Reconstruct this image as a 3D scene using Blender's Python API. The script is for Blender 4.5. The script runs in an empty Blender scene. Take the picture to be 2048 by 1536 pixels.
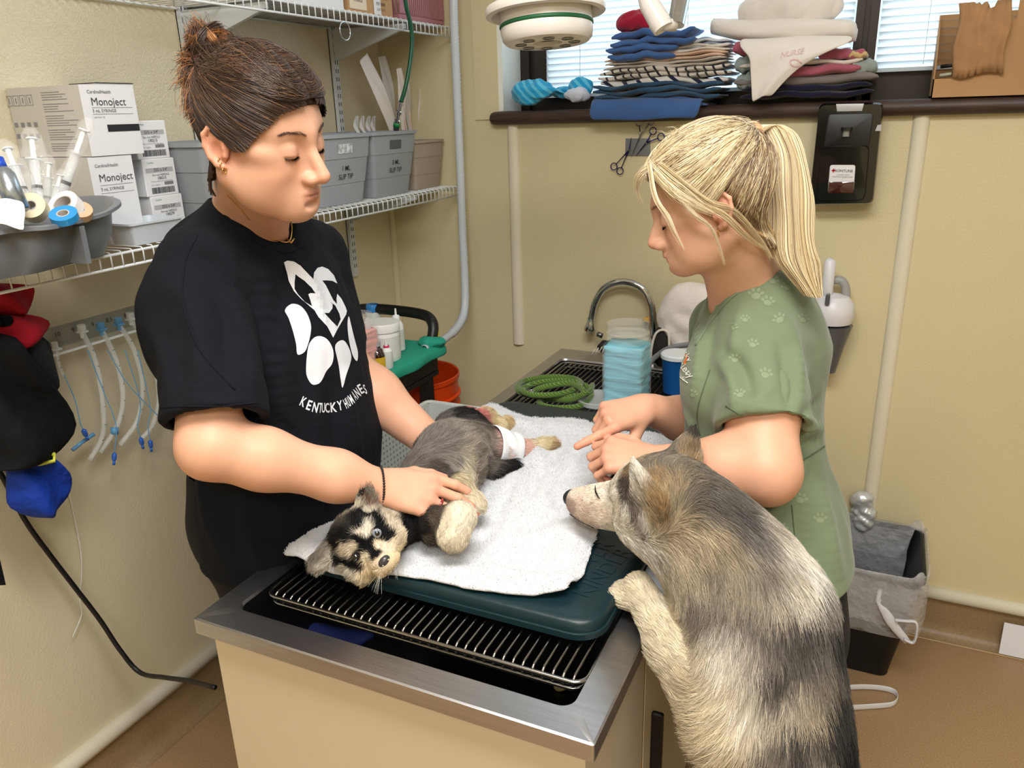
import bpy, bmesh, math, random
import numpy as np
from mathutils import Vector, Matrix, Euler, Quaternion
from mathutils.bvhtree import BVHTree
random.seed(7); RNG = np.random.default_rng(7)
SC = bpy.context.scene; COL = SC.collection
# ------------------------------------------------------------------ camera
FPX = 1565.67
CR = np.array([0.90655564, 0.4211207, -0.02853449]); CU = np.array([-0.11356548, 0.30846807, 0.94443122]); CF = np.array([-0.40652152, 0.85293892, -0.32746824])
CC = np.array([0.0, 0.0, 1.62])
cam = bpy.data.cameras.new('camera'); camo = bpy.data.objects.new('camera', cam); COL.objects.link(camo)
cam.sensor_width = 36; cam.lens = FPX / 2048 * 36; cam.clip_start = 0.02
camo.matrix_world = Matrix(((CR[0], CU[0], -CF[0], CC[0]), (CR[1], CU[1], -CF[1], CC[1]), (CR[2], CU[2], -CF[2], CC[2]), (0, 0, 0, 1)))
SC.camera = camo
# ------------------------------------------------------------------ world + lights + exposure
SC.view_settings.view_transform = 'Standard'; SC.view_settings.look = 'None'
SC.view_settings.exposure = 0.36; SC.view_settings.gamma = 1; SC.view_settings.use_curve_mapping = False
SC.cycles.use_denoising = True; SC.cycles.max_bounces = 8; SC.cycles.diffuse_bounces = 4; SC.cycles.glossy_bounces = 4
SC.cycles.transmission_bounces = 8; SC.cycles.transparent_max_bounces = 16; SC.cycles.sample_clamp_indirect = 6
SC.cycles.caustics_reflective = False; SC.cycles.caustics_refractive = False
w = bpy.data.worlds.new('sky'); SC.world = w; w.use_nodes = True
w.node_tree.nodes['Background'].inputs[0].default_value = (0.66, 0.84, 1.0, 1); w.node_tree.nodes['Background'].inputs[1].default_value = 1.0
def area(name, loc, rot, sx, sy, power, col=(1, 1, 1)):
    l = bpy.data.lights.new(name, 'AREA'); l.shape = 'RECTANGLE'; l.size = sx; l.size_y = sy; l.energy = power; l.color = col
    o = bpy.data.objects.new(name, l); COL.objects.link(o); o.location = loc; o.rotation_euler = rot; return o
# ceiling fluorescent panels (the fittings themselves are built with the room)
area('ceiling_lamp', (-0.15, 0.35, 2.655), (0, 0, 0), 1.2, 0.6, 31, (1.0, 0.97, 0.93))
area('ceiling_lamp', (0.6, -1.1, 2.655), (0, 0, 0), 1.2, 0.6, 31, (1.0, 0.97, 0.93))
area('window_daylight', (0.25, 2.85, 2.15), (math.radians(-90), 0, 0), 2.6, 1.1, 30, (0.80, 0.91, 1.0))

# ------------------------------------------------------------------ helpers
def ray(x, y): return CF + CR * (x - 1024) / FPX - CU * (y - 768) / FPX
def at(x, y, t): return CC + t * ray(x, y)          # point seen at pixel x,y of the 2048x1536 photo at depth t
def onp(x, y, ax, v):
    d = ray(x, y); return CC + d * ((v - CC[ax]) / d[ax])
def lin(c):
    if isinstance(c, str): c = [int(c[i:i+2], 16) / 255 for i in (0, 2, 4)]
    return tuple((v / 12.92 if v <= 0.04045 else ((v + 0.055) / 1.055) ** 2.4) for v in c)
MATS = {}
def mat(name, col, rough=0.5, metal=0.0, bump=0.0, bscale=60, var=0.0, vscale=8, sss=0, trans=0, alpha=1, attr=None, coat=0, ior=1.45, bdist=0.002, emit=0, stretch=None, spec=0.5, detail=3, sheen=0):
    if name in MATS: return MATS[name]
    m = bpy.data.materials.new(name); m.use_nodes = True; nt = m.node_tree; N = nt.nodes; L = nt.links; b = N['Principled BSDF']
    c = lin(col) if isinstance(col, str) else col
    b.inputs['Base Color'].default_value = (*c[:3], 1); b.inputs['Roughness'].default_value = rough; b.inputs['Metallic'].default_value = metal
    b.inputs['Transmission Weight'].default_value = trans; b.inputs['Alpha'].default_value = alpha; b.inputs['Coat Weight'].default_value = coat; b.inputs['IOR'].default_value = ior
    b.inputs['Specular IOR Level'].default_value = spec; b.inputs['Sheen Weight'].default_value = sheen
    if sss: b.inputs['Subsurface Weight'].default_value = sss; b.inputs['Subsurface Radius'].default_value = (1, .35, .2); b.inputs['Subsurface Scale'].default_value = 0.008
    if emit: b.inputs['Emission Color'].default_value = (*c[:3], 1); b.inputs['Emission Strength'].default_value = emit
    tc = N.new('ShaderNodeTexCoord'); src = tc.outputs['Object']
    if stretch:
        mp = N.new('ShaderNodeMapping'); mp.inputs['Scale'].default_value = stretch; L.new(src, mp.inputs[0]); src = mp.outputs[0]
    cs = None
    if attr:
        a = N.new('ShaderNodeAttribute'); a.attribute_name = attr; cs = a.outputs['Color']
    if var:
        n = N.new('ShaderNodeTexNoise'); n.inputs['Scale'].default_value = vscale; n.inputs['Detail'].default_value = 4; L.new(src, n.inputs['Vector'])
        mr = N.new('ShaderNodeMapRange'); mr.inputs[1].default_value = .3; mr.inputs[2].default_value = .7; mr.inputs[3].default_value = 1 - var; mr.inputs[4].default_value = 1 + var
        L.new(n.outputs[0], mr.inputs[0]); mx = N.new('ShaderNodeVectorMath'); mx.operation = 'SCALE'
        if cs: L.new(cs, mx.inputs[0])
        else: mx.inputs[0].default_value = c[:3]
        L.new(mr.outputs[0], mx.inputs['Scale']); cs = mx.outputs[0]
    if cs: L.new(cs, b.inputs['Base Color'])
    if bump:
        n = N.new('ShaderNodeTexNoise'); n.inputs['Scale'].default_value = bscale; n.inputs['Detail'].default_value = detail; L.new(src, n.inputs['Vector'])
        bp = N.new('ShaderNodeBump'); bp.inputs['Strength'].default_value = bump; bp.inputs['Distance'].default_value = bdist
        L.new(n.outputs[0], bp.inputs['Height']); L.new(bp.outputs[0], b.inputs['Normal'])
    MATS[name] = m; return m
def link(o, parent=None):
    COL.objects.link(o)
    if parent is not None: o.parent = parent; o.matrix_parent_inverse = parent.matrix_world.inverted()
    return o
def tag(o, label=None, cat=None, group=None, kind=None):
    if label: o['label'] = label
    if cat: o['category'] = cat
    if group: o['group'] = group
    if kind: o['kind'] = kind
    return o
def empty(name, loc, label, cat, group=None, rot=(0, 0, 0)):
    o = bpy.data.objects.new(name, None); COL.objects.link(o); o.empty_display_size = .05
    o.matrix_world = Matrix.Translation(Vector([float(v) for v in loc])) @ Euler(rot).to_matrix().to_4x4(); return tag(o, label, cat, group)
def mesh_obj(name, V, F, m, parent=None, smooth=True, cols=None, local=False):
    me = bpy.data.meshes.new(name); V = np.asarray(V, np.float32)
    if isinstance(F, np.ndarray) and F.ndim == 2:
        k = F.shape[1]; me.vertices.add(len(V)); me.vertices.foreach_set('co', V.ravel()); me.loops.add(F.size); me.loops.foreach_set('vertex_index', F.ravel().astype(np.int32))
        me.polygons.add(len(F)); me.polygons.foreach_set('loop_start', np.arange(0, F.size, k, dtype=np.int32)); me.update(calc_edges=True); me.validate()
    else: me.from_pydata([tuple(map(float, v)) for v in V], [], [tuple(map(int, f)) for f in F]); me.update()
    if smooth: me.polygons.foreach_set('use_smooth', [True] * len(me.polygons))
    for mm in (m if isinstance(m, list) else [m]): me.materials.append(mm)
    if cols is not None:
        a = me.color_attributes.new('Col', 'FLOAT_COLOR', 'POINT'); c = np.ones((len(V), 4), np.float32); c[:, :3] = cols; a.data.foreach_set('color', c.ravel())
    o = bpy.data.objects.new(name, me); COL.objects.link(o)
    if parent is not None:
        o.parent = parent
        if not local: o.matrix_parent_inverse = parent.matrix_world.inverted()
    return o
class MB:
    """collects shapes, built as ONE mesh object"""
    def __init__(s): s.V = []; s.F = []; s.M = []
    def add(s, V, F, mi=0):
        n = len(s.V); s.V += [tuple(map(float, v)) for v in V]; s.F += [tuple(int(i) + n for i in f) for f in F]; s.M += [mi] * len(F); return s
    def box(s, lo, hi, rot=None, mi=0, bev=0.0, taper=1.0):
        c = (np.array(lo, float) + hi) / 2; h = abs(np.array(hi, float) - lo) / 2; b = min(bev, h.min() * .99)
        if b <= 0:
            V = np.array([(x, y, z) for z in (-1, 1) for x, y in ((-1, -1), (1, -1), (1, 1), (-1, 1))], float) * h
            F = [(0, 3, 2, 1), (4, 5, 6, 7), (0, 1, 5, 4), (1, 2, 6, 5), (2, 3, 7, 6), (3, 0, 4, 7)]
        else:
            V = []; F = []
            for z, i_, c_ in ((-h[2], b, .3*b), (-h[2]+b, 0, b), (h[2]-b, 0, b), (h[2], b, .3*b)):
                a, d = h[0]-i_, h[1]-i_; V += [(-a, -d+c_, z), (-a+c_, -d, z), (a-c_, -d, z), (a, -d+c_, z), (a, d-c_, z), (a-c_, d, z), (-a+c_, d, z), (-a, d-c_, z)]
            V = np.array(V)
            for k in range(3):
                for i in range(8): j = (i + 1) % 8; F.append((k*8+i, k*8+j, k*8+8+j, k*8+8+i))
            F.append(tuple(range(7, -1, -1))); F.append(tuple(range(24, 32)))
        if taper != 1.0:
            f = 1 + (taper - 1) * (1 - (V[:, 2] + h[2]) / (2 * h[2])); V[:, 0] *= f; V[:, 1] *= f
        if rot is not None: V = V @ np.array(rot).T
        return s.add(V + c, F, mi)
    def tube(s, P, r, n=8, closed=False, caps=True, mi=0, flat=None):
        P = [np.array(p, float) for p in P]; m = len(P); R = r if hasattr(r, '__len__') else [r] * m; V = []; F = []
        t0 = P[1] - P[0]; t0 /= np.linalg.norm(t0) + 1e-12; a = np.array([0, 0, 1.]) if abs(t0[2]) < .9 else np.array([1., 0, 0]); u = np.cross(t0, a); u /= np.linalg.norm(u)
        for i in range(m):
            t = (P[(i + 1) % m] - P[i - 1]) if closed else (P[min(i + 1, m - 1)] - P[max(i - 1, 0)]); t = t / (np.linalg.norm(t) + 1e-12)
            u = u - t * (u @ t); u /= np.linalg.norm(u) + 1e-12; v = np.cross(t, u)
            for k in range(n):
                an = 2 * math.pi * k / n; V.append(P[i] + R[i] * (math.cos(an) * u + math.sin(an) * v * (flat or 1)))
        for i in range(m if closed else m - 1):
            for k in range(n): a_, b_ = i * n + k, i * n + (k + 1) % n; c_ = ((i + 1) % m) * n; F.append((a_, b_, c_ + (k + 1) % n, c_ + k))
        if caps and not closed: F.append(tuple(range(n - 1, -1, -1))); F.append(tuple(range((m - 1) * n, m * n)))
        return s.add(V, F, mi)
    def lathe(s, prof, c=(0, 0, 0), n=32, rot=None, mi=0, sq=None):
        V = []; F = []; m = len(prof)
        for r, z in prof:
            for k in range(n):
                an = 2 * math.pi * k / n; x, y = math.cos(an), math.sin(an)
                if sq: p = sq; q = (abs(x) ** p + abs(y) ** p) ** (-1 / p); x *= q; y *= q
                V.append((r * x, r * y, z))
        for i in range(m - 1):
            for k in range(n): k2 = (k + 1) % n; F.append((i*n+k, i*n+k2, (i+1)*n+k2, (i+1)*n+k))
        V = np.array(V)
        if rot is not None: V = V @ np.array(rot).T
        return s.add(V + np.array(c), F, mi)
    def grid(s, G, mi=0, closed=False):
        G = np.asarray(G); a, b = G.shape[:2]; F = []
        for i in range(a - 1):
            for j in range(b if closed else b - 1): j2 = (j + 1) % b; F.append((i*b+j, i*b+j2, (i+1)*b+j2, (i+1)*b+j))
        return s.add(G.reshape(-1, 3), F, mi)
    def build(s, name, m, parent=None, smooth=False, auto=None, local=False):
        o = mesh_obj(name, s.V, s.F, m, parent, smooth or auto is not None, local=local)
        if isinstance(m, list): o.data.polygons.foreach_set('material_index', s.M)
        if auto is not None:
            bm = bmesh.new(); bm.from_mesh(o.data)
            for e in bm.edges:
                if len(e.link_faces) == 2 and e.calc_face_angle(0) > math.radians(auto): e.smooth = False
            bm.to_mesh(o.data); bm.free()
        return o
def copy_tree(o, parent=None):
    c = o.copy(); COL.objects.link(c)
    if parent is not None: c.parent = parent
    for ch in o.children: copy_tree(ch, c)
    return c
def spline(P, n=8, closed=False):
    P = [np.array(p, float) for p in P]; m = len(P); out = []
    for i in range(m if closed else m - 1):
        if closed: a, b, c, d = P[i-1], P[i], P[(i+1) % m], P[(i+2) % m]
        else: b, c = P[i], P[i+1]; a = P[i-1] if i else 2*b-c; d = P[i+2] if i + 2 < m else 2*c-b
        for k in range(n):
            t = k / n; out.append(.5 * ((2*b) + (c-a)*t + (2*a-5*b+4*c-d)*t*t + (3*b-a-3*c+d)*t**3))
    if not closed: out.append(P[-1])
    return out
def rotz(a): c, s = math.cos(a), math.sin(a); return np.array([[c, -s, 0], [s, c, 0], [0, 0, 1.]])
def rotx(a): c, s = math.cos(a), math.sin(a); return np.array([[1., 0, 0], [0, c, -s], [0, s, c]])
def roty(a): c, s = math.cos(a), math.sin(a); return np.array([[c, 0, s], [0, 1., 0], [-s, 0, c]])
def frame(f, up=(0, 0, 1)):
    f = np.array(f, float); f /= np.linalg.norm(f); r = np.cross(f, up); r /= np.linalg.norm(r); return np.stack([r, f, np.cross(r, f)], 1)
def noise3(P, s, seed=0, oct=2):
    """cheap smooth noise: sums of warped sines"""
    r = np.random.default_rng(seed); o = 0; a = 1.0; P = np.asarray(P)
    for k in range(oct):
        for j in range(3):
            d = r.normal(size=3); d /= np.linalg.norm(d); e = r.normal(size=3); e /= np.linalg.norm(e)
            q = P @ d * s * 2 * math.pi; w_ = P @ e * s * 3.3; o = o + a * np.sin(q + 1.7 * np.sin(w_ + r.random() * 6) + r.random() * 6)
        a *= .5; s *= 2.1
    return o / 3
class Field:
    """signed distance grid: smooth unions of tapered limbs and ellipsoids, meshed by surface nets"""
    def __init__(s, lo, hi, h):
        s.lo = np.array(lo, float); s.h = h; s.n = np.ceil((np.array(hi) - lo) / h).astype(int) + 1
        s.F = np.full(s.n, .08, np.float32); s.ax = [(s.lo[i] + h * np.arange(s.n[i])).astype(np.float32) for i in range(3)]; s.G = []
    def _box(s, lo, hi):
        a = np.clip(np.floor((lo - s.lo) / s.h).astype(int), 0, s.n); b = np.clip(np.ceil((hi - s.lo) / s.h).astype(int) + 1, 0, s.n)
        if np.any(b <= a): return None, None
        sl = tuple(slice(i, j) for i, j in zip(a, b)); x, y, z = [s.ax[i][sl[i]] for i in range(3)]
        return sl, (x[:, None, None], y[None, :, None], z[None, None, :])
    def _op(s, sl, d, k, sub):
        f = s.F[sl]
        if sub: f_ = np.maximum(f, -d) + (np.maximum(k - np.abs(f + d), 0) ** 2 / (4 * k) if k > 0 else 0)
        else: f_ = np.minimum(f, d) - (np.maximum(k - np.abs(f - d), 0) ** 2 / (4 * k) if k > 0 else 0)
        s.F[sl] = f_
    def cap(s, a, b, r1, r2=None, k=.02, sub=False, sq=None):
        a = np.array(a, float); b = np.array(b, float); r2 = r1 if r2 is None else r2; m = max(r1, r2) + k + .012
        sl, X = s._box(np.minimum(a, b) - m, np.maximum(a, b) + m)
        if sl is None: return s
        p = [X[i] - a[i] for i in range(3)]; ba = b - a
        if sq is not None:      # squash: ellipse cross-section, thinner along direction sq[0] by factor sq[1]
            e = np.array(sq[0], float); e /= np.linalg.norm(e); g = 1 / sq[1] - 1; dt = p[0]*e[0] + p[1]*e[1] + p[2]*e[2]; p = [p[i] + e[i] * dt * g for i in range(3)]; ba = ba + e * (ba @ e) * g
        bb = ba @ ba + 1e-12; t = np.clip((p[0]*ba[0] + p[1]*ba[1] + p[2]*ba[2]) / bb, 0, 1)
        d = np.sqrt((p[0]-t*ba[0])**2 + (p[1]-t*ba[1])**2 + (p[2]-t*ba[2])**2) - (r1 + (r2 - r1) * t)
        if sq is not None: d = d * (sq[1] ** .5)
        s._op(sl, d.astype(np.float32), k, sub); return s
    def ell(s, c, r, R=None, k=.02, sub=False):
        c = np.array(c, float); r = np.array([r] * 3 if np.isscalar(r) else r, float); m = r.max() + k + .012; sl, X = s._box(c - m, c + m)
        if sl is None: return s
        p = [X[i] - c[i] for i in range(3)]; R = np.eye(3) if R is None else R
        q = [p[0]*R[0, j] + p[1]*R[1, j] + p[2]*R[2, j] for j in range(3)]
        k0 = np.sqrt((q[0]/r[0])**2 + (q[1]/r[1])**2 + (q[2]/r[2])**2); k1 = np.sqrt((q[0]/r[0]**2)**2 + (q[1]/r[1]**2)**2 + (q[2]/r[2]**2)**2) + 1e-9
        s._op(sl, (k0 * (k0 - 1) / k1).astype(np.float32), k, sub); return s
    def cyl(s, a, b, r, k=.004, sub=False):     # flat-ended cylinder
        a = np.array(a, float); b = np.array(b, float); L_ = np.linalg.norm(b - a); e = (b - a) / L_; m = r + k + .01; sl, X = s._box(np.minimum(a, b) - m, np.maximum(a, b) + m)
        if sl is None: return s
        p = [X[i] - a[i] for i in range(3)]; t = p[0]*e[0] + p[1]*e[1] + p[2]*e[2]; rad = np.sqrt(np.maximum(p[0]**2 + p[1]**2 + p[2]**2 - t*t, 0)) - r
        s._op(sl, np.maximum(rad, np.abs(t - L_/2) - L_/2).astype(np.float32), k, sub); return s
    def chain(s, P, R, k=.02, sub=False, sq=None):
        for i in range(len(P) - 1): s.cap(P[i], P[i+1], R[i], R[i+1], k, sub, sq)
        return s
    def plane(s, p, n, k=.004):     # cut away the side n points to
        n = np.array(n, float); n /= np.linalg.norm(n); X = s.ax; d = (X[0][:, None, None]-p[0])*n[0] + (X[1][None, :, None]-p[1])*n[1] + (X[2][None, None, :]-p[2])*n[2]
        s.F = (np.maximum(s.F, d) + np.maximum(k - np.abs(s.F - d), 0) ** 2 / (4 * k)).astype(np.float32); return s
    def pts(s): return s.ax
    def mesh(s):
        F = s.F; I = F < 0; n = s.n
        c = I[:-1, :-1, :-1].astype(np.int8)
        for dx, dy, dz in [(1,0,0),(0,1,0),(1,1,0),(0,0,1),(1,0,1),(0,1,1),(1,1,1)]: c = c + I[dx:n[0]-1+dx, dy:n[1]-1+dy, dz:n[2]-1+dz]
        act = (c > 0) & (c < 8); ijk = np.argwhere(act); idx = np.full(act.shape, -1, np.int32); idx[act] = np.arange(len(ijk))
        acc = np.zeros((len(ijk), 3)); cnt = np.zeros(len(ijk)); C8 = {}
        for o in np.ndindex(2, 2, 2): C8[o] = F[ijk[:, 0]+o[0], ijk[:, 1]+o[1], ijk[:, 2]+o[2]]
        for o in np.ndindex(2, 2, 2):
            for a in range(3):
                if o[a]: continue
                q = list(o); q[a] = 1; f0, f1 = C8[o], C8[tuple(q)]; m = (f0 < 0) != (f1 < 0); t = np.where(m, f0 / np.where(m, f0 - f1, 1), 0)
                p = np.array(o, float)[None, :] + 0 * acc; p[:, a] += t; acc += p * m[:, None]; cnt += m
        V = s.lo + s.h * (ijk + acc / cnt[:, None]); Q = []
        for a in range(3):
            b, c_ = (a + 1) % 3, (a + 2) % 3; A = np.take(I, range(n[a]-1), a); B = np.take(I, range(1, n[a]), a); e = np.argwhere(A != B)
            ok = (e[:, b] > 0) & (e[:, c_] > 0) & (e[:, b] < n[b]-1) & (e[:, c_] < n[c_]-1); e = e[ok]; ins = A[tuple(e.T)]
            def g(db, dc): q = e.copy(); q[:, b] -= db; q[:, c_] -= dc; return idx[tuple(q.T)]
            q = np.stack([g(1, 1), g(0, 1), g(0, 0), g(1, 0)], 1); q[~ins] = q[~ins][:, ::-1]; Q.append(q)
        return V, np.concatenate(Q).astype(np.int32)
def smooth_mesh(V, Q, it=2, lam=.5):
    E = np.concatenate([Q[:, [0, 1]], Q[:, [1, 2]], Q[:, [2, 3]], Q[:, [3, 0]]]); V = V.copy()
    for i in range(it):
        A = np.zeros_like(V); c = np.zeros(len(V))
        for k in range(3): A[:, k] = np.bincount(E[:, 0], V[E[:, 1], k], len(V)) + np.bincount(E[:, 1], V[E[:, 0], k], len(V))
        c = np.bincount(E[:, 0], minlength=len(V)) + np.bincount(E[:, 1], minlength=len(V)); V += (lam if i % 2 == 0 else -lam * .95) * (A / c[:, None] - V)
    return V
def vnormals(V, Q):
    n = np.cross(V[Q[:, 2]] - V[Q[:, 0]], V[Q[:, 3]] - V[Q[:, 1]]); N = np.zeros_like(V)
    for k in range(3):
        for j in range(4): N[:, k] += np.bincount(Q[:, j], n[:, k], len(V))
    return N / (np.linalg.norm(N, axis=1)[:, None] + 1e-12)
def idw(P, pts, cols, p=3.0, seg=None):
    """colour (or any value) at P from scattered control points, inverse distance weights"""
    out = np.zeros((len(P), cols.shape[1])); 
    for i in range(0, len(P), 4000):
        d = np.linalg.norm(P[i:i+4000, None] - pts[None], axis=2) + 1e-4; w_ = d ** -p; out[i:i+4000] = (w_ @ cols) / w_.sum(1)[:, None]
    return out
def scatter(V, Q, n, wfn=None):
    """n random points on a quad mesh -> points, normals"""
    N = vnormals(V, Q); ar = np.linalg.norm(np.cross(V[Q[:, 2]] - V[Q[:, 0]], V[Q[:, 3]] - V[Q[:, 1]]), axis=1)
    if wfn is not None: ar = ar * wfn(V[Q].mean(1))
    f = RNG.choice(len(Q), n, p=ar / ar.sum()); u, v = RNG.random((2, n)); q = Q[f]
    W = np.stack([(1-u)*(1-v), u*(1-v), u*v, (1-u)*v], 1)[:, :, None]; P = (V[q] * W).sum(1); M = (N[q] * W).sum(1); return P, M / (np.linalg.norm(M, axis=1)[:, None] + 1e-9)
def strands(name, P, cols, m, parent, rad=.0003, taper=.25):
    """P (n,k,3) strand points -> one hair-curves object"""
    n, k = P.shape[:2]; hc = bpy.data.hair_curves.new(name); hc.add_curves([k] * n); hc.position_data.foreach_set('vector', P.reshape(-1).astype(np.float32))
    a = hc.attributes.get('radius') or hc.attributes.new('radius', 'FLOAT', 'POINT')
    rr = (np.ones((n, 1)) * (rad if np.isscalar(rad) else np.asarray(rad)[:, None])) * np.linspace(1, taper, k)[None]
    a.data.foreach_set('value', rr.ravel().astype(np.float32))
    c = hc.attributes.new('Col', 'FLOAT_COLOR', 'CURVE'); cc = np.ones((n, 4), np.float32); cc[:, :3] = cols; c.data.foreach_set('color', cc.ravel())
    hc.materials.append(m); o = bpy.data.objects.new(name, hc); COL.objects.link(o)
    if parent is not None: o.parent = parent; o.matrix_parent_inverse = parent.matrix_world.inverted()
    return o
def bvh_of(V, Q): return BVHTree.FromPolygons([tuple(map(float, v)) for v in V], [tuple(map(int, q)) for q in Q])
def text_polys(txt, bold=0.0, align='CENTER', space=1.0):
    cu = bpy.data.curves.new('lettering', 'FONT'); cu.body = txt; cu.align_x = align; cu.align_y = 'CENTER'; cu.size = 1; cu.offset = bold; cu.space_character = space; cu.resolution_u = 3
    o = bpy.data.objects.new('lettering', cu); COL.objects.link(o); bpy.context.view_layer.update()
    me = bpy.data.meshes.new_from_object(o.evaluated_get(bpy.context.evaluated_depsgraph_get())); V = np.array([v.co[:] for v in me.vertices])[:, :2]; F = [tuple(p.vertices) for p in me.polygons]
    COL.objects.unlink(o); bpy.data.objects.remove(o); bpy.data.meshes.remove(me); return V, F
def fill_polys(loops):
    """filled outlines (lists of 2D points, holes by nesting) -> V2,F"""
    cu = bpy.data.curves.new('print', 'CURVE'); cu.dimensions = '2D'; cu.fill_mode = 'BOTH'
    for lp in loops:
        sp = cu.splines.new('POLY'); sp.points.add(len(lp) - 1); sp.use_cyclic_u = True
        for p, q in zip(sp.points, lp): p.co = (q[0], q[1], 0, 1)
    o = bpy.data.objects.new('print', cu); COL.objects.link(o); bpy.context.view_layer.update()
    me = bpy.data.meshes.new_from_object(o.evaluated_get(bpy.context.evaluated_depsgraph_get())); V = np.array([v.co[:] for v in me.vertices])[:, :2]; F = [tuple(p.vertices) for p in me.polygons]
    COL.objects.unlink(o); bpy.data.objects.remove(o); bpy.data.meshes.remove(me); return V, F
def decal(name, V2, F, tomap, m, parent, step, off=.0012):
    """flat print wrapped on a surface: V2 in flat units, cut every `step`, then tomap(u,v)->(point, normal)"""
    bm = bmesh.new(); vs = [bm.verts.new((x, y, 0)) for x, y in V2]
    for f in F:
        try: bm.faces.new([vs[i] for i in f])
        except ValueError: pass
    lo = V2.min(0); hi = V2.max(0)
    for a in (0, 1):
        k = lo[a] + step
        while k < hi[a]:
            co = [0, 0, 0]; co[a] = k; no = [0, 0, 0]; no[a] = 1; bmesh.ops.bisect_plane(bm, geom=bm.verts[:] + bm.edges[:] + bm.faces[:], plane_co=co, plane_no=no); k += step
    bad = []
    for v in bm.verts:
        r = tomap(v.co.x, v.co.y)
        if r is None: bad.append(v); continue
        v.co = Vector(r[0]) + Vector(r[1]) * off
    if bad: bmesh.ops.delete(bm, geom=bad, context='VERTS')
    me = bpy.data.meshes.new(name); bm.to_mesh(me); bm.free(); me.materials.append(m); o = bpy.data.objects.new(name, me); return link(o, parent)
def from_px(bvh):
    """maps photo pixels onto a surface hit along the sight line (used once, to place print on real cloth)"""
    def f(x, y):
        h = bvh.ray_cast(Vector(CC), Vector(ray(x, y)).normalized())
        if h[0] is None: return None
        n = h[1]; return (h[0], n if n.dot(Vector(ray(x, y))) < 0 else -n)
    return f
def flat_map(o, ux, uy):
    o = Vector([float(v) for v in o]); ux = Vector([float(v) for v in ux]); uy = Vector([float(v) for v in uy]); n = ux.cross(uy).normalized()
    return lambda x, y: (o + ux * x + uy * y, n)
def flat_text(name, txt, o, ux, uy, size, m, parent, bold=0, off=.0006, align='CENTER', space=1.0):
    V, F = text_polys(txt, bold, align, space); fm = flat_map(o, np.array(ux) * size, np.array(uy) * size); return decal(name, V, F, fm, m, parent, 1e9, off)
def cloth(name, G, m, parent=None, th=.004, cols=None, closed=False, sub=1):
    """grid sheet with thickness"""
    o = MB().grid(G, closed=closed).build(name, m, parent, smooth=True); s_ = o.modifiers.new('thick', 'SOLIDIFY'); s_.thickness = th; s_.offset = 0
    if sub: q = o.modifiers.new('sub', 'SUBSURF'); q.levels = sub; q.render_levels = sub
    return o
# ================================================================== room
XL, YB, XR, YF, ZC = -1.65, 2.47, 2.3, -2.3, 2.7
def struct(o, label=None): o['kind'] = 'structure'; (label and tag(o, label)); return o
wall_m = mat('wall paint', 'd4c9a4', .42, bump=.55, bscale=170, bdist=.0012, var=.03, vscale=2, detail=2, spec=.6)
wall_g = mat('wall paint glossy', 'd5cbae', .16, bump=.9, bscale=250, bdist=.0014, var=.03, vscale=2, detail=2, spec=1.0)
trim_m = mat('cream trim', 'ded7c3', .35, bump=.1, bscale=30)
white_m = mat('ceiling white', 'e8e6e0', .8)
floor_m = mat('speckled vinyl floor', 'a08260', .5, var=.22, vscale=260, bump=.1, bscale=200)
cove_m = mat('brown cove base', '8f7858', .4, var=.12, vscale=120)
def slab(name, lo, hi, m): return struct(MB().box(lo, hi).build(name, m))
slab('floor', (XL - .1, YF - .1, -.05), (XR + .1, YB + .15, 0), floor_m)
slab('ceiling', (XL - .1, YF - .1, ZC), (XR + .1, YB + .4, ZC + .05), white_m)
slab('wall_left', (XL - .1, YF, 0), (XL, YB + .1, ZC), wall_g)
slab('wall_right', (XR, YF, 0), (XR + .1, YB, ZC), wall_m)
slab('wall_front', (XL, YF - .1, 0), (XR, YF, ZC), wall_m)
WX0, WZ0, WZ1 = -1.18, 1.605, 2.55; WD = .17
b = MB(); b.box((XL, YB, 0), (XR + .1, YB + .1, WZ0 - .005)); b.box((XL, YB, WZ0 - .005), (WX0, YB + .1, ZC)); b.box((WX0, YB, WZ1), (XR + .1, YB + .1, ZC))
b.box((XL, YB + .1, WZ0 - .2), (WX0, YB + WD + .05, ZC)); b.box((WX0, YB + .1, WZ1), (XR + .1, YB + WD + .05, ZC))
struct(b.build('wall_back', wall_m))
# left reveal plaster
struct(MB().box((WX0 - .012, YB - .004, WZ0 + .02), (WX0 + .004, YB + WD - .031, WZ1)).build('trim_1', mat('reveal paint', 'e6eae6', .5, bump=.5, bscale=150)), 'pale textured plaster reveal at the left side of the window')
# sill board (bullnose)
sill_m = mat('dark brown wood grain sill', '40302a', .45, var=.35, vscale=14, stretch=(1, 9, 9), bump=.15, bscale=60)
b = MB(); zt, zb, yf = 1.624, 1.582, YB - .042; prof = [(YB + WD, zt), (YB, zt)] + [(yf + .021 - .021 * math.sin(a), (zt + zb) / 2 + .021 * math.cos(a)) for a in np.linspace(0, math.pi, 9)] + [(YB, zb)]
G = []
for x, sc in ((-1.215, .55), (-1.21, .85), (-1.2, 1), (XR + .05, 1)):
    G.append([(x, (YB if y > YB - .001 and x < WX0 else y) if y > yf + .03 else yf + .021 + (y - yf - .021) * sc, (zt + zb) / 2 + (z - (zt + zb) / 2) * sc) for y, z in prof])
b.grid(G, closed=True); b.F.append(tuple(range(len(prof)))); b.M.append(0); b.box((WX0, YB - .01, zb + .004), (XR + .05, YB + WD, zt - .0015))
struct(b.build('trim_2', sill_m, auto=40), 'dark brown wooden window sill board with a rounded front edge')
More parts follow.
